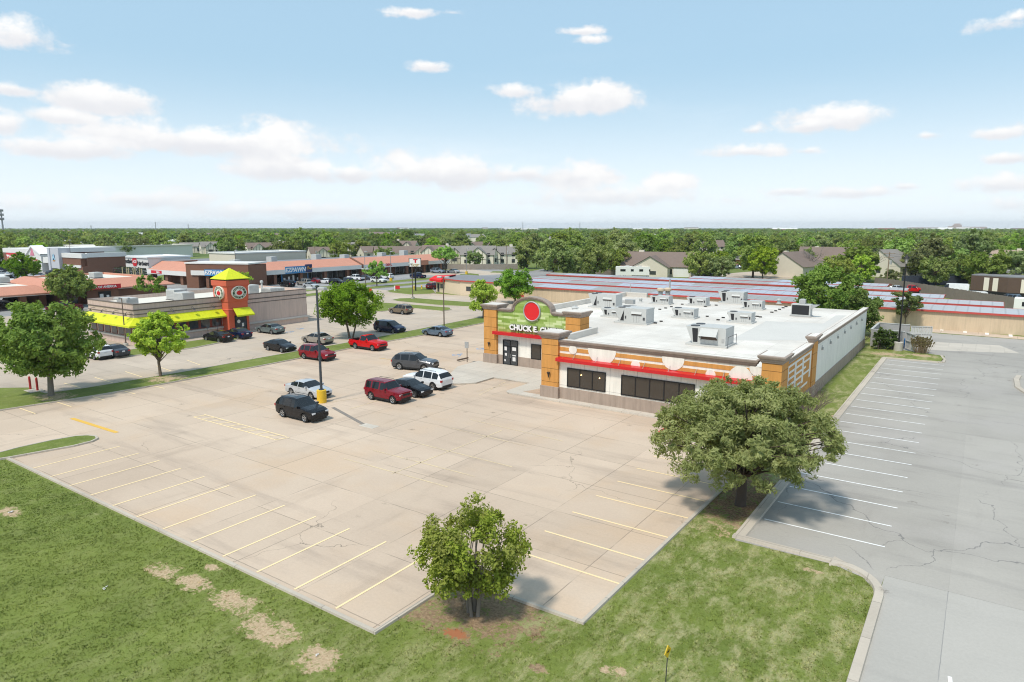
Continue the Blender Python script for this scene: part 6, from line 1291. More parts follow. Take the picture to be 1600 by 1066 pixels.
far_car('suv', 'left of two black suvs in the middle of the mall parking', 527, 445, 'pt_black', 10)
far_car('big_suv', 'right of two black suvs in the middle of the mall parking', 542, 443.6, 'pt_charcoal', 170)
far_car('crew_pickup', 'white pickup behind the black suvs at the mall', 556, 438.5, 'pt_white', 180)
far_car('sedan', 'grey sedan behind the small yellow green tree at the mall', 572, 437.5, 'pt_grey', 10)
far_car('big_suv', 'white suv right of the small yellow green tree', 592, 442, 'pt_white', 0)
far_car('suv', 'second white suv, just beyond the first and nearer the shops', 604, 436, 'pt_white', 180)
far_car('crew_pickup', 'navy pickup standing alone behind the tall pole sign', 653, 435, 'pt_navy', 172)
far_car('big_suv', 'grey suv at the foot of the tree by the mall end', 684, 427, 'pt_bluesilver', 5)
far_car('sedan', 'silver sedan in the open lot right of the mall tree', 708, 427, 'pt_silver', 175)
far_car('suv', 'dark red suv parked at the end of the storage office', 678, 452, 'pt_crimson', 95)
far_car('sedan', 'silver sedan glimpsed behind the tan restaurant roof', 262, 461, 'pt_silver', 180)
far_car('sedan', 'blue silver car under the shop wing between brick pillars', 239, 438, 'pt_bluesilver', 90); far_car('suv', 'dark car nearest the brick pillar of the shop wing', 243, 442, 'pt_black', 0)
far_car('big_suv', 'black suv in the shade of the bank canopy', 20, 478, 'pt_black', 0)
FL = 'cars in the far left car park'
for u, v, k, pt, lb in ((1, 415, 'crew_pickup', 'pt_white', 'white pickup at the very edge of the far left car park'), (9, 425, 'big_suv', 'pt_charcoal', 'dark suv at the back of the far left car park'), (4, 430, 'sedan', 'pt_silver', 'silver car behind a row of pale cars, far left'), (14, 435, 'sedan', 'pt_bluesilver', 'blue silver car in the far left car park, below the silver one'),
                       (22, 431, 'sedan', 'pt_silver', 'silver car right of the dark suv, far left'), (3, 437, 'sedan', 'pt_grey', 'grey car under the pale van at the far left'), (62, 434, 'sedan', 'pt_charcoal', 'charcoal car in front of the pointed gable shop'), (81, 431, 'big_suv', 'pt_black', 'black suv in front of the grey sign tower'), (56, 435, 'sedan', 'pt_silver', 'silver car left of the charcoal one below the gable shop')):
    far_car(k, lb, u, v, pt, 80 if u < 40 else 0, group=FL)
far_car('van', 'white van at the front of the far left car park', 12, 443, 'pt_white', 0, group=FL)
BG = 'vehicles behind the wooden fence'
far_car('van', 'white panel van before the dark blue fence', 1489, 460, 'pt_white', 187, group=BG); far_car('crew_pickup', 'red pickup behind the weathered fence at the end of a storage roof', 1424, 457.5, 'pt_red', 0, group=BG)
far_car('sedan', 'silver car top left of the red pickup behind the fence', 1403, 455, 'pt_silver', 5, group=BG); far_car('suv', 'dark suv with a pink tail light beside the white trailer', 1575, 472, 'pt_bluegrey', 150, group=BG)
far_car('sedan', 'blue grey car in the drive of the house with the hip roof', 1150, 420, 'pt_bluesilver', 185, group=None); far_car('crew_pickup', 'red and white pickup driving on the road between the trees', 866, 417, 'pt_crimson', 118, group=None); far_car('big_suv', 'dark suv seen between roof units, on the street behind the storage rows', 1108, 434, 'pt_charcoal', 0, group=None)
# motor home and trailers
q = at(992, 433); rv = thing('motor_home', 'long white motor home parked beside the big brown roofed house', 'motor home', (q.x, q.y, 0), face_cam(q) + R(4))
mb = MB(); mb.add([(-6, -1.2, .6), (6, -1.2, .6), (6, -1.2, 2.6), (5.4, -1.2, 3.3), (-5.7, -1.2, 3.3), (-6, -1.2, 3.0), (-6, 1.2, .6), (6, 1.2, .6), (6, 1.2, 2.6), (5.4, 1.2, 3.3), (-5.7, 1.2, 3.3), (-6, 1.2, 3.0)], [(0, 1, 2, 3, 4, 5), (11, 10, 9, 8, 7, 6), (0, 6, 7, 1), (1, 7, 8, 2), (2, 8, 9, 3), (3, 9, 10, 4), (4, 10, 11, 5), (5, 11, 6, 0)]); mb.build('body', MATS['white_paint'], rv, False)
mb = MB()
for x, w_ in ((-4.6, 1.6), (-1.4, .9), (1.2, 1.2), (4.2, 1.5)): mb.box(x, x + w_, -1.23, -1.205, 1.8, 2.5)
mb.build_each('window', MATS['car_glass'], rv, False); mb = MB(); mb.box(-3., -1.8, -.5, .5, 3.31, 3.6); mb.box(.8, 2., -.5, .5, 3.31, 3.6); mb.build_each('roof_unit', MATS['metal_white'], rv, False)
wt, wr_ = wheel_meshes(.38)
for x in (-3.2, 3.8):
    for sg in (-1, 1): w = bpy.data.objects.new('wheel', wt); C.objects.link(w); w.parent = rv; w.location = (x, sg * 1.05, .38)
q = at(1622, 490); tr_ = thing('box_trailer', 'white box trailer with a small dark hatch at the right edge by the storage roofs', 'trailer', (q.x, q.y + 1.5, 0), R(-4))
mb = MB(); mb.loft(-3.6, 3.6, -1.2, 1.2, [(0, .55), (0, 2.5), (-.08, 2.6)], 0, bot=True); mb.build('body', MATS['white_paint'], tr_, False); mb = MB(); mb.box(-2.4, -1.5, -1.23, -1.205, 1.1, 1.9); mb.build('hatch', MATS['car_black'], tr_, False)
for x in (-.5, .5):
    for sg in (-1, 1): w = bpy.data.objects.new('wheel', wt); C.objects.link(w); w.parent = tr_; w.location = (x, sg * 1.0, .38)
q = at(1521, 470); o = thing('covered_trailer', 'low pale covered trailer just over the weathered fence', 'trailer', (q.x, q.y + 1, 0)); mb = MB(); mb.loft(-2.4, 2.4, -.9, .9, [(0, .6), (0, 1.7), (-.3, 1.9), (-.7, 2.0)], 0, bot=True); mb.build('cover', MATS['metal_white'], o, False)
mb = MB(); mb.box(-2.2, 2.2, -.8, .8, .35, .59); mb.build('frame', MATS['metal_dark'], o, False)
# ================================================================ TREES
LK = 2.0
def leaf_mat(name, cols, back=.35, rough=.55):
    m, t, b = new_mat(name); t.n.remove(b); out = t.n['Material Output']
    rnd = t.node('ShaderNodeNewGeometry').outputs['Random Per Island']; oi = t.node('ShaderNodeObjectInfo').outputs['Random']
    tint = t.node('ShaderNodeAttribute', attribute_name='tint').outputs['Fac']
    c = t.mix(t.mr(rnd, 0, 1, 0, 1, False), cols[0], cols[1]); c = t.mix(t.m('MULTIPLY', tint, .8), c, cols[2])
    hs = t.node('ShaderNodeHueSaturation'); t.put(hs.inputs['Hue'], t.mr(oi, 0, 1, .472, .515, False)); t.put(hs.inputs['Saturation'], t.mr(t.m('FRACT', t.m('MULTIPLY', oi, 7.3)), 0, 1, .75, 1.08, False)); t.put(hs.inputs['Value'], t.mr(t.m('FRACT', t.m('MULTIPLY', oi, 13.7)), 0, 1, .74, 1.32, False)); t.put(hs.inputs['Color'], t.mix(1., c, (LK, LK, LK), 'MULTIPLY'))
    d = t.node('ShaderNodeBsdfDiffuse'); t.put(d.inputs['Color'], hs.outputs[0]); tr = t.node('ShaderNodeBsdfTranslucent'); t.put(tr.inputs['Color'], t.mix(1., hs.outputs[0], (1.15, 1.2, .5), 'MULTIPLY'))
    mx = t.node('ShaderNodeMixShader'); mx.inputs[0].default_value = back; t.l.new(d.outputs[0], mx.inputs[1]); t.l.new(tr.outputs[0], mx.inputs[2]); t.l.new(mx.outputs[0], out.inputs['Surface']); return m
leaf_mat('leaf_mid', ((.055, .105, .015), (.095, .16, .024), (.13, .19, .032)))
leaf_mat('leaf_bright', ((.085, .155, .013), (.14, .225, .02), (.18, .26, .032)))
leaf_mat('leaf_olive', ((.092, .132, .030), (.148, .20, .048), (.20, .242, .074)))
leaf_mat('leaf_shrub', ((.11, .142, .012), (.18, .208, .02), (.15, .152, .038)))
leaf_mat('leaf_dark', ((.034, .058, .018), (.055, .084, .026), (.07, .096, .03)))
leaf_mat('leaf_far', ((.09, .13, .032), (.132, .175, .046), (.165, .195, .058)))
leaf_mat('leaf_lush', ((.07, .118, .022), (.11, .168, .03), (.15, .205, .04)))
leaf_mat('leaf_pale', ((.15, .155, .075), (.20, .20, .10), (.23, .22, .12)))
M('bark', (.15, .115, .085), .95, .4, 6., bump=.4); M('bark_grey', (.21, .18, .15), .95, .35, 6., bump=.4); M('bark_dark', (.085, .062, .048), .95, .4, 6.); M('bark_dead', (.27, .235, .215), .95, .3, 6.)

def tree_mesh(seed, H, rad, base, nclump, nleaf, lsize, clump_r, shape='round', leaf='leaf_mid', bark='bark', tr=.18, stems=1, flat=1., droop=0., hollow=.25, asp=1.7, lean=(0, 0), trunk_split=.55, sub=True, gaps=0, wisp=0):
    'returns (trunk mesh, crown mesh); crown = many leaves gathered in sprays round the ends of the limbs'
    rr = random.Random(seed); nr = np.random.default_rng(seed); cz, hz = (H + base) / 2, (H - base) / 2; cl = []
    gp = [Vector((rr.gauss(0, 1), rr.gauss(0, 1), rr.gauss(0, .6))).normalized() for _ in range(gaps)]
    while len(cl) < nclump:
        v = Vector((rr.gauss(0, 1), rr.gauss(0, 1), rr.gauss(0, 1))).normalized(); k = hollow + (1 - hollow) * rr.random() ** .5
        if any(v.dot(g_) > .86 and k > .35 for g_ in gp): continue
        x, y, z = v.x * k, v.y * k, v.z * k
        if shape == 'cone': s = 1.12 - .82 * (z + 1) / 2; x, y = x * s * 1.1, y * s * 1.1
        elif shape == 'umbrella': z = z if z > -.35 else -.35 + rr.uniform(-.15, .1); z *= 1
        elif shape == 'dome':
            s = 1.0 if z < 0 else 1.; z = z if z > -.6 else -.6 + rr.uniform(-.3, .2); q_ = math.hypot(x, y); z -= .16 * q_ * q_; x, y = x * (1.1 - .12 * z), y * (1.1 - .12 * z)
        elif shape == 'oval': s = 1 - .25 * z; x, y = x * s, y * s
        p = Vector((x * rad + lean[0] * (z + 1), y * rad + lean[1] * (z + 1), cz + z * hz)); cl.append((p, clump_r * rr.uniform(.65, 1.3), rr.random()))
    for k in range(wisp):
        v = Vector((rr.gauss(0, 1), rr.gauss(0, 1), rr.uniform(-.35, .7))).normalized(); z = v.z; q_ = rr.uniform(.98, 1.2)
        cl.append((Vector((v.x * rad * q_, v.y * rad * q_, cz + (z * .9 - .12 * (v.x ** 2 + v.y ** 2)) * hz)), clump_r * rr.uniform(.4, .62), rr.random()))
    # limbs
    tb = MB(); zf = base + (H - base) * .15 if stems == 1 else .25
    def limb(p0, p1, r0, r1, n=6, sag=.0):
        mid = (p0 + p1) / 2 + Vector((rr.uniform(-.12, .12), rr.uniform(-.12, .12), rr.uniform(.0, .22))) * (p1 - p0).length * .5
        tb.path([p0, p0.lerp(mid, .55), mid, mid.lerp(p1, .6), p1], [r0, r0 * .82, (r0 + r1) * .48, r1 * 1.3, r1], n)
    forks = []
    for s in range(stems):
        a = 2 * math.pi * s / max(1, stems) + rr.uniform(-.4, .4); off = Vector((math.cos(a), math.sin(a), 0)) * (.0 if stems == 1 else rr.uniform(.15, .42)); top = Vector((0, 0, cz + hz * .25)) + off * (.4 if stems == 1 else rad * 1.2) + Vector((lean[0], lean[1], 0)); f = base * trunk_split + (.35 * hz if stems == 1 else .6 * hz)
        r0 = tr if stems == 1 else tr * rr.uniform(.5, .8); b0 = off * 1.; q = [b0 - Vector((0, 0, .12)), b0 + Vector((0, 0, .06)), b0.lerp(top, .3) + Vector((rr.uniform(-.06, .06), rr.uniform(-.06, .06), 0)), b0.lerp(top, .62) + Vector((rr.uniform(-.1, .1), rr.uniform(-.1, .1), 0)), top]
        tb.path(q, [r0 * 1.45, r0 * 1.1, r0 * .88, r0 * .62, r0 * .22], 9); forks.append((q, r0))
    for i, (p, r, tn) in enumerate(cl):
        if nclump > 60 and i % 2: continue
        q, r0 = min(forks, key=lambda f_: (f_[0][4].xy - p.xy).length) if stems > 1 else forks[0]; k = max(0., min(1., (p.z - q[1].z) / max(.1, q[4].z - q[1].z) * .55 + rr.uniform(-.15, .1))); k = max(k, .28 if stems == 1 else .3)
        o_ = q[1].lerp(q[4], k) if k < 1 else q[4]; s_ = q[2] if k < .4 else q[3]; limb(o_.lerp(s_, .3), p, r0 * (.42 - .2 * k), r0 * .05 + .006, 5)
    tm = tb.mesh(MATS[bark], name='trunk')
    # leaves
    w = np.array([r ** 2 for _, r, _ in cl]); cnt = (nleaf * w / w.sum()).astype(int) + 1
    V = []; T = []
    for (p, r, tn), n in zip(cl, cnt):
        d = nr.normal(size=(n, 3)); d /= np.linalg.norm(d, axis=1, keepdims=True); k = nr.random((n, 1)) ** .45
        if sub: # break each spray into smaller tufts
            m_ = max(3, int(n / 28)); tc = nr.normal(size=(m_, 3)); tc /= np.linalg.norm(tc, axis=1, keepdims=True); tc *= nr.random((m_, 1)) ** .4; idx = nr.integers(0, m_, n); pos = (tc[idx] * .80 + d * k * .42)
        else: pos = d * k
        pos = pos * r * np.array([1.12, 1.12, flat]); out = pos + np.array([p.x, p.y, (p.z - cz) * 1.]) * .16
        if droop: pos[:, 2] -= droop * (np.hypot(pos[:, 0] + p.x, pos[:, 1] + p.y) / rad) ** 2 * r
        c_ = pos + np.array([p.x, p.y, p.z]); nn = out / (np.linalg.norm(out, axis=1, keepdims=True) + 1e-6) * .55 + nr.normal(size=(n, 3)) * .55 + np.array([0, 0, .35]); nn /= np.linalg.norm(nn, axis=1, keepdims=True)
        a = np.cross(nn, nr.normal(size=(n, 3))); a /= np.linalg.norm(a, axis=1, keepdims=True); b_ = np.cross(nn, a); s = lsize * nr.uniform(.55, 1.25, (n, 1)); a = a * s * asp / 2; b_ = b_ * s / 2
        V.append(np.stack([c_ - a, c_ - b_ * .9 + a * .1, c_ + a, c_ + b_ * .9 + a * .1], 1)); T.append(np.full(n, tn))
    V = np.concatenate(V).reshape(-1, 3); n = len(V) // 4; me = bpy.data.meshes.new('crown'); me.vertices.add(len(V)); me.vertices.foreach_set('co', V.astype(np.float32).ravel()); me.loops.add(4 * n); me.loops.foreach_set('vertex_index', np.arange(4 * n, dtype=np.int32)); me.polygons.add(n); me.polygons.foreach_set('loop_start', np.arange(0, 4 * n, 4, dtype=np.int32)); me.polygons.foreach_set('loop_total', np.full(n, 4, dtype=np.int32)); me.materials.append(MATS[leaf]); me.update(calc_edges=True)
    at_ = me.attributes.new('tint', 'FLOAT', 'FACE'); at_.data.foreach_set('value', np.concatenate(T).astype(np.float32)); return tm, me
def tree(name, label, cat, p, meshes, s=1., rz=0., group=None, sz=None):
    o = thing(name, label, cat, (p[0], p[1], p[2] if len(p) > 2 else 0), rz, group); o.scale = (s, s, sz or s)
    for nm, me in zip(('trunk', 'crown'), meshes):
        c_ = bpy.data.objects.new(nm, me); C.objects.link(c_); c_.parent = o
    return o
# named trees near the lots
tree('shrub_tree', 'small many stemmed yellow green tree on bare soil at the corner of the lot', 'tree', at(741, 958), tree_mesh(21, 4.6, 2.2, 1.1, 74, 19000, .105, .50, 'round', 'leaf_shrub', 'bark_grey', .12, 6, hollow=.34, gaps=3, asp=1.5), .97, .6)
tree('shade_tree', 'big wide spreading olive green tree between the lot and the drive', 'tree', at(1157, 789), tree_mesh(35, 7.35, 4.15, 2.3, 200, 76000, .084, .70, 'dome', 'leaf_olive', 'bark_dark', .28, 1, flat=.8, droop=.5, hollow=.18, asp=3.2, gaps=0, wisp=120, lean=(.25, .1)), 1., 1.1)
tree('shade_tree', 'large rounded tree at the left edge, standing in the grass strip by two red posts', 'tree', at(80, 618, .1), tree_mesh(47, 8.5, 4.1, 2.1, 100, 22000, .22, .95, 'round', 'leaf_mid', 'bark_grey', .25, 1, hollow=.36, trunk_split=.8, wisp=26), 1., 2.)
tree('young_tree', 'bright green cone shaped young tree in the grass strip, in front of the yellow awnings', 'tree', at(251, 588, .1), tree_mesh(52, 6.9, 2.6, 1.9, 62, 13000, .19, .56, 'cone', 'leaf_bright', 'bark', .15, 1, hollow=.35, wisp=14), 1., .4)
tree('shade_tree', 'round full green tree over the red pickup', 'tree', at(548, 527, .1), tree_mesh(63, 7.4, 4.2, 1.7, 85, 22000, .22, 1.05, 'round', 'leaf_mid', 'bark', .2, 2, hollow=.35), 1., .9)
tree('young_tree', 'upright young green tree left of the arched entrance', 'tree', at(755, 497, .1), tree_mesh(74, 6.3, 2.0, 1.3, 44, 9000, .22, .75, 'oval', 'leaf_bright', 'bark', .13, 1, hollow=.3), 1.05, 0.)
tree('shade_tree', 'rounded green tree rising behind the arched entrance at the storage wall', 'tree', at(805, 474), tree_mesh(85, 6.6, 3.7, 1.2, 70, 16000, .24, 1.0, 'round', 'leaf_mid', 'bark', .2, 1, hollow=.35), 1., 0.)
tree('shade_tree', 'tall broad green tree behind the back right corner of the white roof', 'tree', (-18.4, 108.5, 0), tree_mesh(96, 10.0, 4.5, 1.6, 95, 20000, .28, 1.1, 'round', 'leaf_mid', 'bark_dark', .3, 2, hollow=.38), 1., .5)
tree('shade_tree', 'second broad tree reaching past the white wall, above the dumpster pen', 'tree', (-14.4, 108.5, 0), tree_mesh(97, 7.0, 3.3, 1., 64, 11000, .26, 1.0, 'round', 'leaf_mid', 'bark_dark', .24, 2, hollow=.38), .95, .5)
tree('young_tree', 'small tree with layered branches beside the lantern post', 'tree', (at(1413, 513).x, at(1413, 513).y + .5, 0), tree_mesh(107, 5.9, 1.95, 2.2, 36, 6000, .2, .62, 'round', 'leaf_dark', 'bark', .1, 1, flat=.6, hollow=.4), 1., 0.)
tm_bank = tree_mesh(118, 7.4, 3.6, 1.6, 75, 11000, .30, 1.05, 'round', 'leaf_mid', 'bark', .2, 1, hollow=.35)
tree('shade_tree', 'round tree against the orange roof in front of the bank', 'tree', (-147., 60.8, 0), tm_bank, 1.0, 0.); tree('shade_tree', 'round tree in the car park before the pointed gable shop', 'tree', (xon(36, 80), 80, 0), tm_bank, 1.05, 2.)
sparse = tree_mesh(129, 5.2, 2.3, 1.6, 26, 2600, .26, .6, 'umbrella', 'leaf_bright', 'bark_dark', .11, 1, hollow=.5)
tree('young_tree', 'thin crooked tree with sparse yellow green leaves behind the tan restaurant roof', 'tree', (xon(232, 72), 72, 0), sparse, 1.1, 1.2); tree('young_tree', 'small flat topped yellow green tree on the road verge before the mall', 'tree', at(589, 447.5), sparse, 1.25, 0.2)
tree('young_tree', 'small bright bush tree showing right behind the red tower', 'tree', at(393, 463) + Vector((-12, 6, 0)), sparse, .9, 2.1)
tree('shade_tree', 'flat crowned green tree at the end of the orange mall', 'tree', at(696, 427), tree_mesh(131, 9.0, 4.2, 4.0, 50, 7000, .34, 1.05, 'umbrella', 'leaf_bright', 'bark_dark', .2, 1, flat=.7, hollow=.4), 1., 0.)
# bare purple grey shrub, dry reeds, hedge by the pen
def bare(seed, H, rad, n, r0, leafy=0, bark='bark_dead'):
    rr = random.Random(seed); mb = MB()
    def br(p, d, L_, r, lv):
        q = p + d * L_; mb.path([p, p.lerp(q, .5) + Vector((rr.uniform(-.06, .06), rr.uniform(-.06, .06), .02)) * L_, q], [r, r * .8, r * .55], 5 if lv < 2 else 3)
        if lv < 4:
            for k in range(3 if lv < 3 else 2): br(p.lerp(q, rr.uniform(.5, 1)), (d + Vector((rr.gauss(0, .48), rr.gauss(0, .48), rr.uniform(-.1, .35)))).normalized(), L_ * rr.uniform(.55, .8), r * .5, lv + 1)
    for k in range(n): a = 2 * math.pi * k / n; br(Vector((.1 * math.cos(a), .1 * math.sin(a), 0)), Vector((math.cos(a) * rad / H, math.sin(a) * rad / H, 1)).normalized(), H * .42, r0, 0)
    return mb.mesh(MATS[bark], name='branches')
M('twig_purple', (.15, .105, .10), .95, .3, 5.)
def bare_thing(name, label, p, me, s=1.): o = thing(name, label, 'shrub' if 'shrub' in name else 'tree', p); o.scale = (s, s, s); c_ = bpy.data.objects.new('branches', me); C.objects.link(c_); c_.parent = o; return o
bare_thing('bare_shrub', 'bare purple grey shrub against the striped side wall behind the olive tree', (-10.6, 55.2, 0), bare(5, 4.4, 2.2, 7, .045, bark='twig_purple'))
bare_thing('bare_shrub', 'second bare shrub nearer the white side wall', (-10.7, 58.4, 0), bare(6, 2.8, 1.7, 8, .03, bark='twig_purple'))
bare_thing('bare_tree', 'tall leafless grey tree beside the tan gabled house', at(1258, 431), bare(8, 11., 4.6, 4, .22))
bare_thing('bare_tree', 'half bare pale tree left of the storage fence on the right', at(1352, 438), bare(9, 10., 5., 5, .2))
q = at(1439, 553); o = thing('reed_clump', 'dense clump of brown reeds at the corner of the grass by the dumpster pad', 'shrub', (q.x, q.y, .1)); mb = MB(); rr = random.Random(2); lf = MB()
for k in range(110):
    a, d_ = rr.uniform(0, 6.28), rr.uniform(0, .75); p0 = Vector((d_ * math.cos(a), d_ * math.sin(a), 0)); p1 = p0 * 1.75 + Vector((rr.uniform(-.1, .1), rr.uniform(-.1, .1), rr.uniform(1.3, 2.05))); mb.tube(p0, p1, .028, .015, 4, caps=False)
    for j in range(4): c_ = p0.lerp(p1, rr.uniform(.55, 1.03)); s = .11; lf.add([c_ + Vector((-s, 0, 0)), c_ + Vector((0, s * .5, -s)), c_ + Vector((s, rr.uniform(-s, s), .05)), c_ + Vector((0, 0, s))], [(0, 1, 2, 3)])
mb.build('stems', M('reed_brown', (.24, .18, .11), .95, .4, 5.), o, False); lf.build('leaves', M('reed_leaf', (.14, .12, .05), .95, .4, 5.), o, False)
hed = tree_mesh(140, 2.7, .85, .1, 22, 2600, .15, .42, 'oval', 'leaf_dark', 'bark_dark', .06, 3, hollow=.2)
for k, (u, v, lb) in enumerate(((1374, 546, 'brownish upright shrub against the corner of the grey pen'), (1392, 546, 'dark upright shrub left of the concrete post base'))): tree('shrub', lb, 'shrub', at(u, v, .1), hed, 1. - .12 * k, k)
bare_thing('bare_shrub', 'tangle of bare vines on the left side of the grey pen', (-12.6, 101.2, 0), bare(12, 2.9, 2.2, 9, .03, bark='bark_dark'))
# ---- belts of trees beyond the lots
VAR = [tree_mesh(200, 11, 5.2, 1.8, 60, 5600, .50, 1.45, 'round', 'leaf_far', 'bark_dark', .25, 1, hollow=.35), tree_mesh(201, 12.5, 5.6, 2.0, 66, 6000, .52, 1.5, 'oval', 'leaf_lush', 'bark_dark', .3, 1, hollow=.35), tree_mesh(202, 9.5, 5.0, 1.2, 54, 5000, .48, 1.4, 'round', 'leaf_far', 'bark_dark', .25, 2, hollow=.4),
       tree_mesh(203, 13.5, 5.0, 2.2, 66, 5800, .52, 1.45, 'oval', 'leaf_far', 'bark_dark', .3, 1, hollow=.3), tree_mesh(204, 8.5, 3.8, 1.0, 44, 4200, .42, 1.1, 'cone', 'leaf_dark', 'bark_dark', .2, 1, hollow=.3), tree_mesh(205, 10, 4.6, 1.6, 54, 5000, .46, 1.25, 'round', 'leaf_bright', 'bark', .22, 1, hollow=.35)]
pale_t = tree_mesh(207, 8.5, 3.6, 1.2, 60, 4200, .34, .9, 'umbrella', 'leaf_pale', 'bark_dead', .22, 3, hollow=.4)
VH = [11, 12.5, 9.5, 13.5, 8.5, 10]
PROM = [(243 + 580, 420, 372, 3, 'tall dense tree on the left of the street, behind the timbered flats', None), (1005 - 150, 424, 384, 0, 'round street tree left of the road, above the storage roofs', None), (884, 421, 383, 1, 'street tree right of the road, first of the verge row', None), (897, 417, 385, 5, 'bright yellow green tree over the bend of the road', None), (895, 414, 375, 1, 'taller tree at the back of the verge row', None),
        (818, 420, 397, 4, 'dark low tree at the end of the grey fence', None), (970, 418, 363, 1, 'big deep green tree rising behind the pale bush', None), (935, 412, 366, 3, 'tall dark tree left of the big deep green one', None), (1005, 410, 365, 0, 'broad tree behind the motor home house', None), (957, 423, 403, 2, 'round light green bush tree by the dark wooden fence', 'b'), (925, 424, 398, 4, 'dark evergreen bush left of the pale bush', None),
        (1092, 436, 392, 2, 'round dark tree standing on the street behind the small vents', None), (1105, 434, 398, 0, 'lower round tree right beside it with a dark trunk', None), (1152, 417, 366, 1, 'big rounded green tree in the middle distance right of centre', None), (1205, 431, 386, 3, 'feathery grey green tree before the tan gabled house', None), (1222, 415, 376, 0, 'tree behind the tan gabled house', None), (1060, 405, 370, 4, 'dark conical evergreen right of the motor home house', None), (1040, 408, 374, 1, 'green tree behind the brown roof of the motor home house', None),
        (1343, 440, 384, 2, 'grey green willowy tree left of the utility pole', None), (1400, 430, 372, 5, 'bright green tree over the tan gable on the right', None), (1392, 447, 421, 2, 'low bright bush in front of the tan gable on the right', 'b'), (1447, 437, 377, 1, 'large green tree behind the double utility pole', None), (1430, 434, 388, 0, 'lower green tree left of the double utility pole', None), (1470, 434, 384, 5, 'yellow green tree right of the double utility pole', None), (1500, 430, 388, 0, 'green tree behind the white panel van', None), (1552, 422, 410, 4, 'low dark evergreen by the tan hip roof', None), (1560, 408, 372, 1, 'tall green tree behind the tan hip roof', None), (1595, 404, 372, 3, 'tall dark tree at the right edge behind the tan hip roof', None),
        (673, 385, 363, 1, 'big dark green tree above the end of the orange mall', None), (715, 392, 371, 0, 'tree behind the grey roofed apartment block', None), (775, 408, 389, 4, 'dark tree in front of the timbered gable on the right', None), (800, 402, 379, 1, 'green tree at the right end of the timbered row', None), (742, 418, 391, 0, 'green tree before the fence, in front of the grey roofed block', None), (655, 404, 383, 1, 'green tree rising behind the mall roof between two timbered blocks', None), (705, 411, 385, 5, 'light green tree between the wide timbered gable and the grey roofed block', None), (1062, 428, 396, 2, 'rounded tree hiding the right end of the motor home house', None), (1015, 414, 388, 5, 'light green tree over the roof of the motor home house', None), (1262, 420, 388, 3, 'green tree behind the bare grey tree', None), (480, 407, 387, 4, 'dark spreading cedar left of the white gabled apartment', None), (555, 405, 391, 4, 'dark cedar before the brown apartment roof', None), (422, 396, 384, 4, 'small dark tree between two timbered gables', None),
        (150, 398, 378, 0, 'left of two trees standing before the long white warehouse', None), (160, 398, 380, 5, 'bright right of two trees before the long white warehouse', None), (180, 392, 381, 4, 'small dark tree before the cream warehouse end', None), (-4, 418, 390, 4, 'dark tree at the very left edge beside the brick shop', None), (255, 393, 375, 0, 'tree right of the cream warehouse end', None), (240, 391, 374, 1, 'fuller tree next to the cream warehouse', None)]
used = []
for u, v, vt, k, lb, b_ in PROM:
    p = at(u, v); h = max(2.5, zat(p.x, p.y, vt)); s = h / VH[k]; tree('bush' if b_ else 'tree', lb, 'bush' if b_ else 'tree', p, VAR[k], s, u * .37, None); used.append((p.x, p.y, 4.5 * s))
p = at(941, 427); tree('bush', 'pale straw coloured bushy tree in front of the dark wooden fence', 'bush', p, pale_t, zat(p.x, p.y, 391) / 8.5, 0.); used.append((p.x, p.y, 5))
# obstacles: houses, roads, lots
OBST = [(o.location.x, o.location.y, 13 if o.get('category') in ('house',) else 9) for o in bpy.data.objects if o.get('category') in ('house', 'apartments', 'building')]
def clear(x, y, r):
    if x > -140 and x < 12 and y < 178: return False
    if x < -140 and y < 185 and x > -330: return False
    for ox, oy, orr in OBST:
        d_ = math.hypot(x - ox, y - oy)
        if d_ < orr: return False
        # keep the view from the camera to each building open
        L_ = math.hypot(ox, oy); t_ = (x * ox + y * oy) / (L_ * L_)
        if .62 < t_ < 1. and abs(x * oy - y * ox) / L_ < orr * .5 and L_ - t_ * L_ < 60: return False
    rx, ry = at(880, 412).x, at(880, 412).y
    for (u, v) in ((860, 418), (885, 411), (905, 405), (840, 425), (915, 400), (1150, 425), (1200, 428)):
        q = at(u, v)
        if math.hypot(x - q.x, y - q.y) < 9: return False
    return True
rr = random.Random(77); cand = []
for tries in range(60000):
    if len(cand) >= 235: break
    u = rr.uniform(-60, 1660); d_ = 190 + 330 * rr.random() ** 1.15; a = azel(u, 357)[0]; x, y = d_ * math.sin(a), d_ * math.cos(a)
    if not clear(x, y, 6): continue
    if any((x - a_) ** 2 + (y - b_) ** 2 < (r_ * .72 + 3.0) ** 2 for a_, b_, r_ in used): continue
    used.append((x, y, 4.5)); cand.append((x, y))
for i, (x, y) in enumerate(cand):
    k = rr.choices(range(6), (5, 4, 5, 4, 2, 2))[0]; lb = 'leafy green tree in the suburban woods between the mall and the skyline' if x < -150 else 'leafy green tree in the suburban woods behind the storage rows'
    tree('tree', lb, 'tree', (x, y), VAR[k], rr.uniform(.72, 1.08), rr.uniform(0, 6.28), 'trees of the suburban woods, left half' if x < -150 else 'trees of the suburban woods, right half')
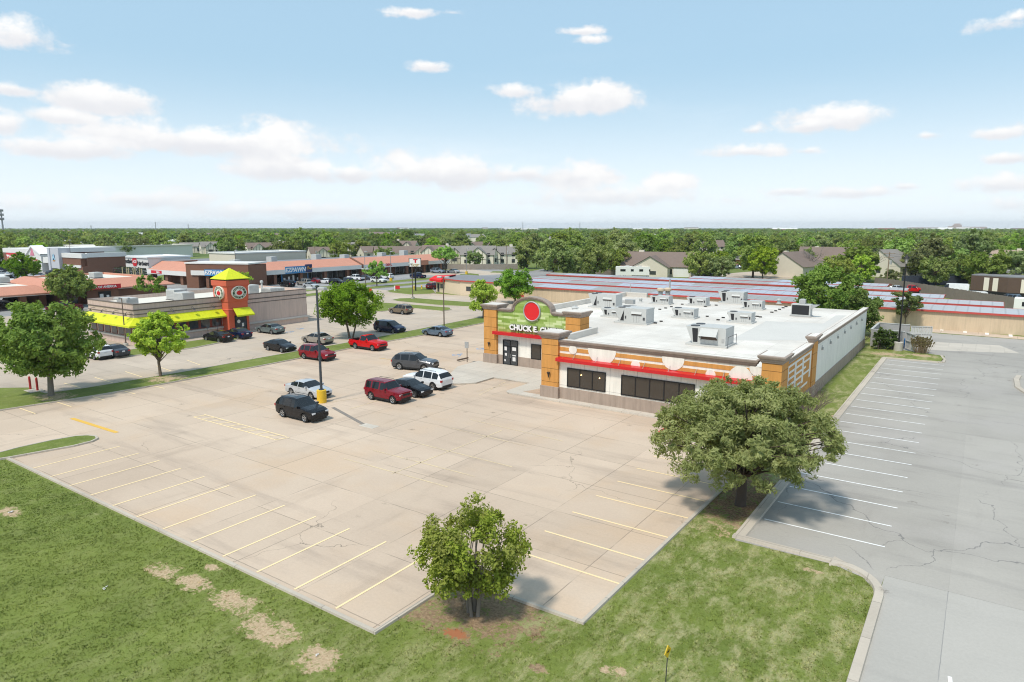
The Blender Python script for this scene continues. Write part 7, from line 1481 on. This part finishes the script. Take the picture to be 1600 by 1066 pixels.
# far woods: one mass towards the horizon
def woods():
    nr = np.random.default_rng(9); pts = []; n = 0
    OB = [(ox, oy) for ox, oy, _ in OBST if math.hypot(ox, oy) > 420]
    while len(pts) < 9000:
        u = nr.uniform(-260, 1860); z = nr.random(); d_ = 470 * (9.5) ** (z ** .9); a = azel(float(u), 357)[0]; x, y = d_ * math.sin(a), d_ * math.cos(a)
        if nr.random() > .35 + .65 * (math.sin(x * .011 + 1.3) * math.cos(y * .009) > -.35): continue
        if any((ox * y - oy * x) ** 2 / (ox * ox + oy * oy) < 26 ** 2 and -60 < math.hypot(ox, oy) - d_ < 260 for ox, oy in OB) and nr.random() < .9: continue
        pts.append((x, y, 0))
    me = bpy.data.meshes.new('woods'); me.from_pydata(pts, [], []); o = bpy.data.objects.new('woods', me); C.objects.link(o); o['kind'] = 'stuff'; o['label'] = 'mass of green treetops stretching to the horizon'; o['category'] = 'woods'
    col = bpy.data.collections.new('woods_kinds'); kinds = []
    for k, (s_, leaf) in enumerate(((301, 'leaf_far'), (302, 'leaf_lush'), (303, 'leaf_far'), (304, 'leaf_mid'))):
        tm, cm = tree_mesh(s_, [10, 11.5, 9, 10][k], [5., 5.2, 4.8, 4.2][k], 1., 34, 1500, .95, 1.7, ['round', 'oval', 'round', 'cone'][k], leaf, 'bark_dark', .25, 1, hollow=.4); c_ = bpy.data.objects.new('wood_crown', cm); col.objects.link(c_)
    ng = bpy.data.node_groups.new('woods', 'GeometryNodeTree'); ng.interface.new_socket('Geometry', in_out='INPUT', socket_type='NodeSocketGeometry'); ng.interface.new_socket('Geometry', in_out='OUTPUT', socket_type='NodeSocketGeometry')
    N = ng.nodes; gi, go = N.new('NodeGroupInput'), N.new('NodeGroupOutput'); m2p = N.new('GeometryNodeMeshToPoints'); iop = N.new('GeometryNodeInstanceOnPoints'); ci = N.new('GeometryNodeCollectionInfo'); ci.inputs['Collection'].default_value = col; ci.inputs['Separate Children'].default_value = True; ci.inputs['Reset Children'].default_value = True; iop.inputs['Pick Instance'].default_value = True
    r1 = N.new('FunctionNodeRandomValue'); r1.data_type = 'FLOAT_VECTOR'; r1.inputs[1].default_value = (0, 0, 6.28); r2 = N.new('FunctionNodeRandomValue'); r2.data_type = 'FLOAT'; r2.inputs[2].default_value = .65; r2.inputs[3].default_value = 1.12; r2.inputs['Seed'].default_value = 3
    r3 = N.new('FunctionNodeRandomValue'); r3.data_type = 'INT'; r3.inputs[4].default_value = 0; r3.inputs[5].default_value = 3; r3.inputs['Seed'].default_value = 8
    Lk = ng.links; Lk.new(gi.outputs[0], m2p.inputs[0]); Lk.new(m2p.outputs[0], iop.inputs['Points']); Lk.new(ci.outputs[0], iop.inputs['Instance']); Lk.new(r1.outputs[0], iop.inputs['Rotation']); Lk.new(r2.outputs[1], iop.inputs['Scale']); Lk.new(r3.outputs[2], iop.inputs['Instance Index']); Lk.new(iop.outputs[0], go.inputs[0])
    md = o.modifiers.new('woods', 'NODES'); md.node_group = ng
woods()
# ================================================================ STREET FURNITURE AND SMALL THINGS
M('pole_dark', (.055, .065, .075), .5, .1); M('pole_brown', (.14, .10, .075), .6, .2); M('pole_steel', (.34, .34, .34), .5, .15, metal=.4); M('base_yellow', (.74, .47, .03), .6, .12, 3.); M('base_concrete', (.46, .43, .38), .9, .2, 3.); M('wood_pole', (.27, .20, .14), .95, .3, 3.)
def lamp_post(label, u, v, h, mat, base=None, heads=2, r=.10, ang=0., head='metal_grey', bh=1.15, br=.42, group='lamp posts of the car parks'):
    p = at(u, v); o = thing('lamp_post', label, 'lamp post', (p.x, p.y, .012), R(ang), group); z0 = 0
    if base:
        mb = MB(); mb.lathe([(br, 0), (br, bh - .03), (br - .04, bh)], n=24); mb.build('base', MATS[base], o, False); z0 = bh
    mb = MB(); mb.lathe([(r * 1.9, z0), (r * 1.9, z0 + .06), (r, z0 + .08), (r * .72, h)], n=12); mb.build('pole', MATS[mat], o, False); hm = MB(); am = MB()
    for k in range(heads):
        s = 1 if k == 0 else -1; am.tube((0, 0, h - .12), (s * .5, 0, h - .08), .04, n=6); b_ = MB(); b_.loft(s * .62 - .36, s * .62 + .36, -.24, .24, [(0, h - .16), (0, h), (-.06, h + .07)], 0, bot=True); b_.build('lamp_head', MATS[head], o, False)
    am.build('arm', MATS[mat], o, False); return o
lamp_post('dark lamp post with two flat heads on a round yellow base, beside the black suv', 503, 629, 10.2, 'pole_dark', 'base_yellow', 2, .12, 10, 'metal_grey')
lamp_post('brown lamp post in front of the yellow awnings', 197, 541, 6.3, 'pole_brown', 'base_concrete', 2, .08, 30, 'metal_grey', .4, .3); lamp_post('tall brown lamp post on the grass strip behind the blue grey sedan', 694, 513, 7.9, 'pole_brown', None, 2, .10, 20, 'metal_grey')
lamp_post('brown lamp post on the middle grass island', 645, 467.5, 7.6, 'pole_brown', 'base_concrete', 1, .10, 170, 'metal_grey', .5, .42); lamp_post('thin brown lamp post behind the round tree', 572, 468, 6.6, 'pole_brown', None, 2, .08, 0)
for u, v, lb in ((611, 440, 'thin steel lamp post on a yellow base, right of the second white suv'), (729, 429, 'thin steel lamp post on a yellow base in the open lot beyond the red awning'), (571, 440, 'thin steel lamp post before the middle shops of the mall')): lamp_post(lb, u, v, 8.6, 'pole_steel', 'base_yellow' if u != 571 else None, 1, .09, 0, 'metal_grey', 1.0, .42)
for u, v, h, lb in ((370, 441, 9, 'thin lamp post rising behind the yellow tower roof'), (113, 425, 11, 'slender lamp post in front of the grey sign tower')): lamp_post(lb, u, v, h, 'pole_brown', None, 1, .09, 0)
# lantern post by the pen
p = at(1403, 549); o = thing('lantern_post', 'black lantern on a tall slim post with a round concrete base, by the dumpster pen', 'lamp post', (p.x, p.y, .1))
MB().lathe([(.52, 0), (.52, 1.05), (.46, 1.1)], n=24).build('base', MATS['base_concrete'], o, False); h = zat(p.x, p.y, 412) - .1; MB().lathe([(.16, 1.1), (.16, 1.3), (.10, 1.4), (.07, h)], n=10).build('pole', MATS['black'], o, False)
mb = MB(); mb.lathe([(.10, h), (.14, h + .1), (.22, h + .62)], n=6, smooth=False); mb.build('lantern', M('lantern_glass', (.45, .42, .38), .3, .1), o, False); mb = MB(); mb.lathe([(.36, h + .62), (.34, h + .72), (.12, h + .98), (.03, h + 1.12)], n=6, smooth=False)
for k in range(6): a = R(60 * k); mb.tube((.14 * math.cos(a), .14 * math.sin(a), h + .1), (.24 * math.cos(a), .24 * math.sin(a), h + .62), .02, n=4)
mb.build('cap', MATS['black'], o, False)
# dumpster pen
pe = thing('dumpster_pen', 'grey board pen with metal framed gates standing open beside the lantern post', 'enclosure', (-9, 102, 0)); e0, e1 = at(1345, 532), at(1371, 544); gy0 = 98.6
mb = MB(); W_ = M('board_grey', (.33, .325, .32), .9, .35, 2.5)
x0, x1 = -13.0, -7.6
mb.box(x0 + 1.6, x1, gy0, gy0 + .12, 0, 2.3); mb.box(x0 + 1.6, x0 + 1.72, gy0 + .13, 106, 0, 2.3); mb.box(x0 + 1.73, x1, 105.9, 106.02, 0, 2.3); mb.build('board_panel', W_, pe)
mb = MB(); mb.box(x0 + 1.5, x1 + .05, gy0 - .05, gy0 + .17, 2.31, 2.38); mb.box(x0 + 1.5, x0 + 1.78, gy0 + .18, 106.1, 2.31, 2.38); mb.box(x0 + 1.8, x1, 105.85, 106.1, 2.31, 2.38); mb.build('top_rail', MATS['metal_white'], pe)
for k, (hx, hy_, a) in enumerate(((-7.45, gy0 + .3, -62), (-7.45, 105.5, 20))):
    g_ = bpy.data.objects.new('gate', None); mb = MB(); L_ = 2.6
    for z in (.2, 1.2, 2.2): mb.box(0, L_, -.04, .04, z, z + .08)
    for x in (0, L_ / 2, L_ - .08): mb.box(x, x + .08, -.039, .039, .281, 2.19)
    for q_ in range(13): mb.box(.1 + q_ * .19, .1 + q_ * .19 + .16, .045, .07, .15, 2.25)
    ob = bpy.data.objects.new('gate', mb.mesh(MATS['metal_white'], name='gate')); C.objects.link(ob); ob.parent = pe; ob.location = Vector((hx, hy_, 0)) - Vector(pe.location); ob.rotation_euler.z = R(a); bpy.data.objects.remove(g_)
p = at(1409.5, 545); o = thing('wheelie_bin', 'blue upright bin standing by the concrete lantern base', 'bin', (p.x + .1, p.y + .6, .018)); MB().loft(-.25, .25, -.27, .27, [(-.05, .1), (.03, 1.1), (.03, 1.12)], 0, bot=True).build('body', M('bin_blue', (.02, .14, .38), .5, .1), o, False); MB().loft(-.27, .27, -.3, .3, [(.02, 1.121), (.02, 1.17), (-.1, 1.24)], 0).build('lid', M('bin_blue', None), o, False)
o_ = MB(); o_.tube((-.2, .3, .1), (.2, .3, .1), .1, n=10); o_.build('wheel', MATS['tyre'], o, False)
# red posts by the left tree
for u, v, lb in ((48, 610, 'left of two red posts at the end of the grass strip'), (59, 612, 'right of two red posts at the end of the grass strip')):
    p = at(u, v); o = MB().lathe([(.10, 0), (.10, 1.15), (.06, 1.24)], n=12).build('bollard', M('post_red', (.42, .03, .03), .6, .15)); o.location = (p.x, p.y, .12); tag(o, lb, 'bollard', 'red posts')
mb = MB(); p = at(54, 612); mb.cbox(p.x, p.y, .07, 1.6, 1.2, .12); struct('pavement_pad', mb, MATS['sidewalk'])
# signs
def post_sign(label, u, v, h, w_, hh, mat, ang, txt=None, tm='white_paint', name='sign', r=.03, post='metal_dark', z=0.012, size=.3, cat='sign', back='metal_grey', tilt=0.):
    p = at(u, v); o = thing(name, label, cat, (p.x, p.y, z), R(ang)); MB().tube((0, 0, 0), (0, 0, h), r, n=8).build('post', MATS[post], o, False); b_ = MB(); b_.box(-w_ / 2, w_ / 2, -r - .05, -r - .01, h - hh, h + .02); s = b_.build('panel', MATS[mat], o, False)
    if txt: l = MB(); text_mb(l, txt, size, Matrix.Translation((0, -r - .055, h - hh / 2)) @ Matrix.Rotation(R(90), 4, 'X'), 0, .004, .01); l.build('lettering', MATS[tm], s, False)
    return o
post_sign('tall accessible parking sign on a brown post at the entrance plaza', 730, 568, 2.35, .5, .7, 'metal_grey', 8, None, post='pole_brown', r=.05, z=.15)
mb = MB(); mb.box(-.95, .95, -.09, .09, 0, .14); o = mb.build('wheel_stop', M('stop_brown', (.15, .11, .085), .9, .2)); p = at(723, 564); o.location = (p.x, p.y, .152); o.rotation_euler.z = R(88); tag(o, 'dark wheel stop at the foot of the accessible parking sign', 'wheel stop')
M('sign_paint_yellow', (.78, .50, .02), .5, .1)
p = at(1040, 1066); o = thing('marker_sign', 'small tilted yellow diamond marker on a thin stake in the grass', 'sign', (p.x, p.y, 0), R(20)); MB().tube((0, 0, 0), (.03, 0, 1.05), .018, n=6).build('stake', MATS['metal_dark'], o, False); Mx = Matrix.Translation((.03, -.03, 1.18)) @ Matrix.Rotation(R(66), 4, 'Z') @ Matrix.Rotation(R(90), 4, 'X') @ Matrix.Rotation(R(45), 4, 'Z'); b_ = MB(); b_.box(-.17, .17, -.17, .17, -.012, .012, mat=Mx); s = b_.build('panel', MATS['sign_paint_yellow'], o, False)
l = MB(); Mx2 = Matrix.Translation((.03, -.03, 1.18)) @ Matrix.Rotation(R(66), 4, 'Z') @ Matrix.Rotation(R(90), 4, 'X'); l.box(-.07, .05, -.02, .03, .014, .018, mat=Mx2); l.add([(.03, -.07, .016), (.12, .005, .016), (.03, .08, .016)], [(0, 1, 2)], mat=Mx2); l.build('arrow', MATS['black'], s, False)
for u, v, lb in ((577.5, 461.5, 'red entrance sign on the left grass island by the road'), (621.5, 456.5, 'red entrance sign on the sign island, right of a white marker')):
    post_sign(lb, u, v, 1.5, 1.1, .8, 'sign_red', 28, None, name='entrance_sign')
p = at(617, 455); o = MB().lathe([(.16, 0), (.16, 1.1), (.1, 1.2)], n=10).build('marker_post', MATS['white_paint']); o.location = (p.x, p.y, .1); tag(o, 'short white marker post left of the red entrance sign', 'post')
p = at(649.6, 455); hs_ = zat(p.x, p.y, 404) / 9.2; o = thing('pole_sign', 'tall black pole sign with a white panel, red emblem and olive lettering by the road', 'sign', (p.x, p.y, .1), R(38)); o.scale = (1.1, 1.1, hs_); MB().box(-.14, .14, -.14, .14, 0, 9.0).build('pole', MATS['black'], o, False); mb = MB(); mb.box(-1.35, 1.35, -.32, -.15, 6.7, 9.2); fr_ = mb.build('frame', MATS['black'], o, False); mb = MB(); mb.box(-1.2, 1.2, -.36, -.325, 6.82, 9.08); pn = mb.build('panel', MATS['white_paint'], o, False)
l = MB(); text_mb(l, 'T', 1.3, Matrix.Translation((.1, -.37, 8.35)) @ Matrix.Rotation(R(90), 4, 'X'), 0, .01, .09); l.build('emblem', MATS['sign_red'], pn, False); l = MB(); text_mb(l, 'Tower', .72, Matrix.Translation((0, -.37, 7.45)) @ Matrix.Rotation(R(90), 4, 'X'), 0, .01, .02, .2); text_mb(l, 'PLAZA', .4, Matrix.Translation((.1, -.37, 7.02)) @ Matrix.Rotation(R(90), 4, 'X'), 0, .01, .02); l.build('lettering', MATS['gold'], pn, False)
for u, v, lb in ((647, 452.5, 'yellow hydrant left of the tall pole sign'), (659, 452, 'yellow hydrant right of the tall pole sign')):
    p = at(u, v); o = MB().lathe([(.2, 0), (.16, .1), (.16, .6), (.22, .62), (.18, .8), (.03, .9)], n=10).build('hydrant', MATS['base_yellow']); o.location = (p.x, p.y, .1); tag(o, lb, 'hydrant', 'yellow hydrants by the pole sign')
for u, v, lb in ((326, 533, 'thin black sign post left of the red tower'), (341, 528, 'thin black sign post right beside the red tower')):
    post_sign(lb, u, v, 2.2, .3, .45, 'metal_dark', 70, None, name='sign')
# utility poles and wires
def util(label, u, v, vt, arms, name='utility_pole', double=False, r=.16):
    p = at(u, v); h = zat(p.x, p.y, vt); o = thing(name, label, 'utility pole', (p.x, p.y, 0), face_cam(p)); mb = MB(); mb.lathe([(r, 0), (r * .7, h)], n=9)
    if double: mb.lathe([(r, 0), (r * .7, h - 1.5)], (-.75, .3, 0), n=9)
    mb.build('pole', MATS['wood_pole'], o, False); mb = MB()
    for z, w_ in arms: mb.box(-w_ / 2, w_ / 2, -r - .12, -r, h - z - .12, h - z)
    if arms: mb.build('cross_arm', MATS['wood_pole'], o, False)
    ins = MB()
    for z, w_ in arms:
        for s in (-.46, -.2, .2, .46): ins.lathe([(.05, 0), (.07, .08), (.04, .2)], (s * w_, -r - .06, h - z + .002), 7)
    if arms: ins.build('insulator', MATS['metal_grey'], o, False); t_ = MB(); t_.lathe([(.28, 0), (.28, .9), (.2, 1.)], (.5, -.1, h - 3.2), 12); t_.build('transformer', MATS['metal_grey'], o, False)
    return p, h
p1_, h1_ = util('wooden utility pole with cross arms in front of the tan gable', 1385, 448, 394, ((.3, 2.8), (1.3, 2.2))); p2_, h2_ = util('double utility pole with sagging wires by the dark blue fence', 1454, 438, 389, ((.2, 2.6),), double=True)
util('wooden utility pole at the end of the grey fence', 791, 421, 383, ((.3, 2.6),)); util('pale street light pole before the middle distance trees', 1117, 433, 403, (), 'street_light', r=.1); util('short pale pole beside the road under the trees', 838, 419, 391, (), 'street_light', r=.14); util('wooden pole behind the white store wall', 493, 412, 384, ((.4, 2.2),))
def wire(label, a, b_, sag, n=14):
    pts = [a.lerp(b_, i / n) - Vector((0, 0, sag * 4 * (i / n) * (1 - i / n))) for i in range(n + 1)]; mb = MB(); mb.path(pts, [.035] * (n + 1), 4); o = mb.build('power_line', M('wire', (.16, .16, .16), .6, 0)); tag(o, label, 'wire', 'wires along the back fence')
far_r = Vector((p2_.x + 75, p2_.y - 38, 0))
for k, dz in enumerate((.25, .9, 2.6, 3.6)): wire('thin sagging wire strung between the two utility poles', p1_ + Vector((0, 0, h1_ - dz)), p2_ + Vector((0, 0, h2_ - dz)), .8); wire('thin sagging wire running right from the double utility pole', p2_ + Vector((0, 0, h2_ - dz)), far_r + Vector((0, 0, h2_ - dz - .5)), 1.4)
# cell tower and thin masts on the skyline
ct = Vector((xon(8, 240, 385), 240, 0)); o = thing('cell_tower', 'tall grey phone mast with three rings of antennas at the far left', 'tower', (ct.x, ct.y, 0)); h = zat(ct.x, ct.y, 327); MB().lathe([(.9, 0), (.45, h)], n=12).build('mast', MATS['pole_steel'], o, False)
mb = MB()
for zz in (.5, 4., 7.5):
    for k in range(9): a = R(40 * k); mb.cbox(1.5 * math.cos(a), 1.5 * math.sin(a), h - zz - .6, .35, .35, 1.9)
mb.build('antenna', MATS['pole_steel'], o, False); mb = MB()
for zz in (.5, 4., 7.5): mb.lathe([(1.5, h - zz - .7), (1.5, h - zz - .55), (.4, h - zz - .5)], n=12)
mb.build('platform', MATS['metal_grey'], o, False)
for u, vt, dd, lb in ((142, 352, 1500, 'thin mast on the skyline above the left woods'), (243, 347, 1700, 'tall thin mast on the skyline left of centre'), (294, 350, 1700, 'faint mast right of the tall thin one on the skyline'), (817, 347, 1500, 'dark mast on the skyline above the arched entrance'), (906, 347, 1800, 'thin mast on the skyline right of the dark one')):
    a = azel(u, 353)[0]; x, y = dd * math.sin(a), dd * math.cos(a); hh = zat(x, y, vt); o = thing('radio_mast', lb, 'mast', (x, y, 0)); mb = MB(); mb.tube((0, 0, 0), (0, 0, hh), .9, .5, n=4); mb.build('mast', MATS['pole_steel'], o, False); mb = MB(); mb.lathe([(.9, hh - 4), (.9, hh - 1)], n=6); mb.build('antenna', MATS['metal_grey'], o, False)
# litter on the lawn
for u, v, lb, sc in ((18, 801, 'scrap of white and red litter on a bare patch, far left of the lawn', .14), (165, 920, 'scrap of white paper lying on the left lawn', .09), (1152, 755, 'pale stone by the roots of the olive tree', .12), (495, 1025, 'white scrap on the round bare patch of the lawn', .06)):
    p = at(u, v); rr = random.Random(int(u)); mb = MB()
    for k in range(3): cx_, cy_ = rr.uniform(-sc, sc), rr.uniform(-sc, sc); mb.add([(cx_ - sc * .6, cy_ - sc * .3, .03), (cx_ + sc * .5, cy_ - sc * .4, .05), (cx_ + sc * .6, cy_ + sc * .4, .09), (cx_ - sc * .4, cy_ + sc * .4, .04), (cx_ - sc * .6, cy_ - sc * .3, .015), (cx_ + sc * .5, cy_ - sc * .4, .035), (cx_ + sc * .6, cy_ + sc * .4, .075), (cx_ - sc * .4, cy_ + sc * .4, .025)], [(0, 1, 2, 3), (7, 6, 5, 4), (0, 4, 5, 1), (1, 5, 6, 2), (2, 6, 7, 3), (3, 7, 4, 0)])
    o = mb.build('litter', MATS['paper']); o.location = (p.x, p.y, 0); tag(o, lb, 'litter')
# grass blades over the near lawns
def blades():
    nr = np.random.default_rng(4); pts = []
    def ok(x, y): return True
    n = 150000; x = nr.uniform(-62, -2.6, n); y = nr.uniform(3.0, 40, n)
    inside = ((y < 16.7) & (x > -62)) | ((x > -17.7) & (x < -11.9) & (y < 21.6) & (y >= 16.7)) | ((x > -11.5) & (x < -9.4) & (y < 46)) | ((x >= -9.4) & (y < 32.6)) | ((x > -17.7) & (x <= -11.5) & (y < 21.6)) | ((x > -11.9) & (x < -9.4) & (y < 22))
    fx = (x * -math.sin(YAW) + y * math.cos(YAW)); rx = (x * math.cos(YAW) + y * math.sin(YAW)); dd = np.hypot(x, y)
    vis = (np.abs(rx) < fx * .80 + 2) & (y > 5) & (np.hypot(x, y) > 11.5); keep = inside & vis
    for c_, a, b_ in PATCH: keep &= (((x - c_.x) / (a * .9)) ** 2 + ((y - c_.y) / (b_ * .9)) ** 2 > 1) | (nr.random(n) < .10)
    keep &= ~((x > -4.6) & (y > 30.75) & (np.hypot(x + 4.6, y - 30.75) > 2.0))
    x, y = x[keep], y[keep]; n = len(x); cl = .5 + .5 * np.sin(x * 2.3 + 1.7 * np.sin(y * 1.9)) * np.cos(y * 2.7 + np.sin(x * 1.3)); B = 4
    X_ = np.repeat(x, B) + nr.normal(0, .05, n * B); Y_ = np.repeat(y, B) + nr.normal(0, .05, n * B); hh = (.025 + .04 * np.repeat(cl, B)) * nr.uniform(.6, 1.3, n * B); a = nr.uniform(0, 6.28, n * B); w = .016 + .012 * nr.random(n * B); ln = nr.uniform(.3, 1.1, n * B) * hh
    a2 = nr.uniform(0, 6.28, n * B); p0 = np.stack([X_ - w * np.cos(a), Y_ - w * np.sin(a), np.zeros_like(X_)], 1); p1 = np.stack([X_ + w * np.cos(a), Y_ + w * np.sin(a), np.zeros_like(X_)], 1); p2 = np.stack([X_ + ln * np.cos(a2), Y_ + ln * np.sin(a2), hh], 1)
    V = np.stack([p0, p1, p2], 1).reshape(-1, 3).astype(np.float32); m_ = len(V) // 3; me = bpy.data.meshes.new('lawn_grass'); me.vertices.add(len(V)); me.vertices.foreach_set('co', V.ravel()); me.loops.add(3 * m_); me.loops.foreach_set('vertex_index', np.arange(3 * m_, dtype=np.int32)); me.polygons.add(m_); me.polygons.foreach_set('loop_start', np.arange(0, 3 * m_, 3, dtype=np.int32)); me.polygons.foreach_set('loop_total', np.full(m_, 3, dtype=np.int32)); me.materials.append(MATS['grass_blade']); me.update(calc_edges=True)
    o = bpy.data.objects.new('lawn_grass', me); C.objects.link(o); o['kind'] = 'stuff'; o['label'] = 'short patchy grass of the lawns around the car park'; o['category'] = 'grass'
blades()

# ================================================================ AIR
hz = MB(); hz.box(-7800, 7800, -1500, 7800, -1.0, 60.0); o = hz.build('haze', bpy.data.materials.new('haze_air')); o['kind'] = 'stuff'; o['label'] = 'thin pale haze over the suburbs'; o['category'] = 'haze'
m = o.data.materials[0]; m.use_nodes = True; t = NT(m.node_tree); t.n.remove(t.n['Principled BSDF']); v = t.node('ShaderNodeVolumePrincipled'); v.inputs['Color'].default_value = (.86, .92, 1., 1); v.inputs['Density'].default_value = .00009; v.inputs['Anisotropy'].default_value = .2; t.l.new(v.outputs[0], t.n['Material Output'].inputs['Volume'])
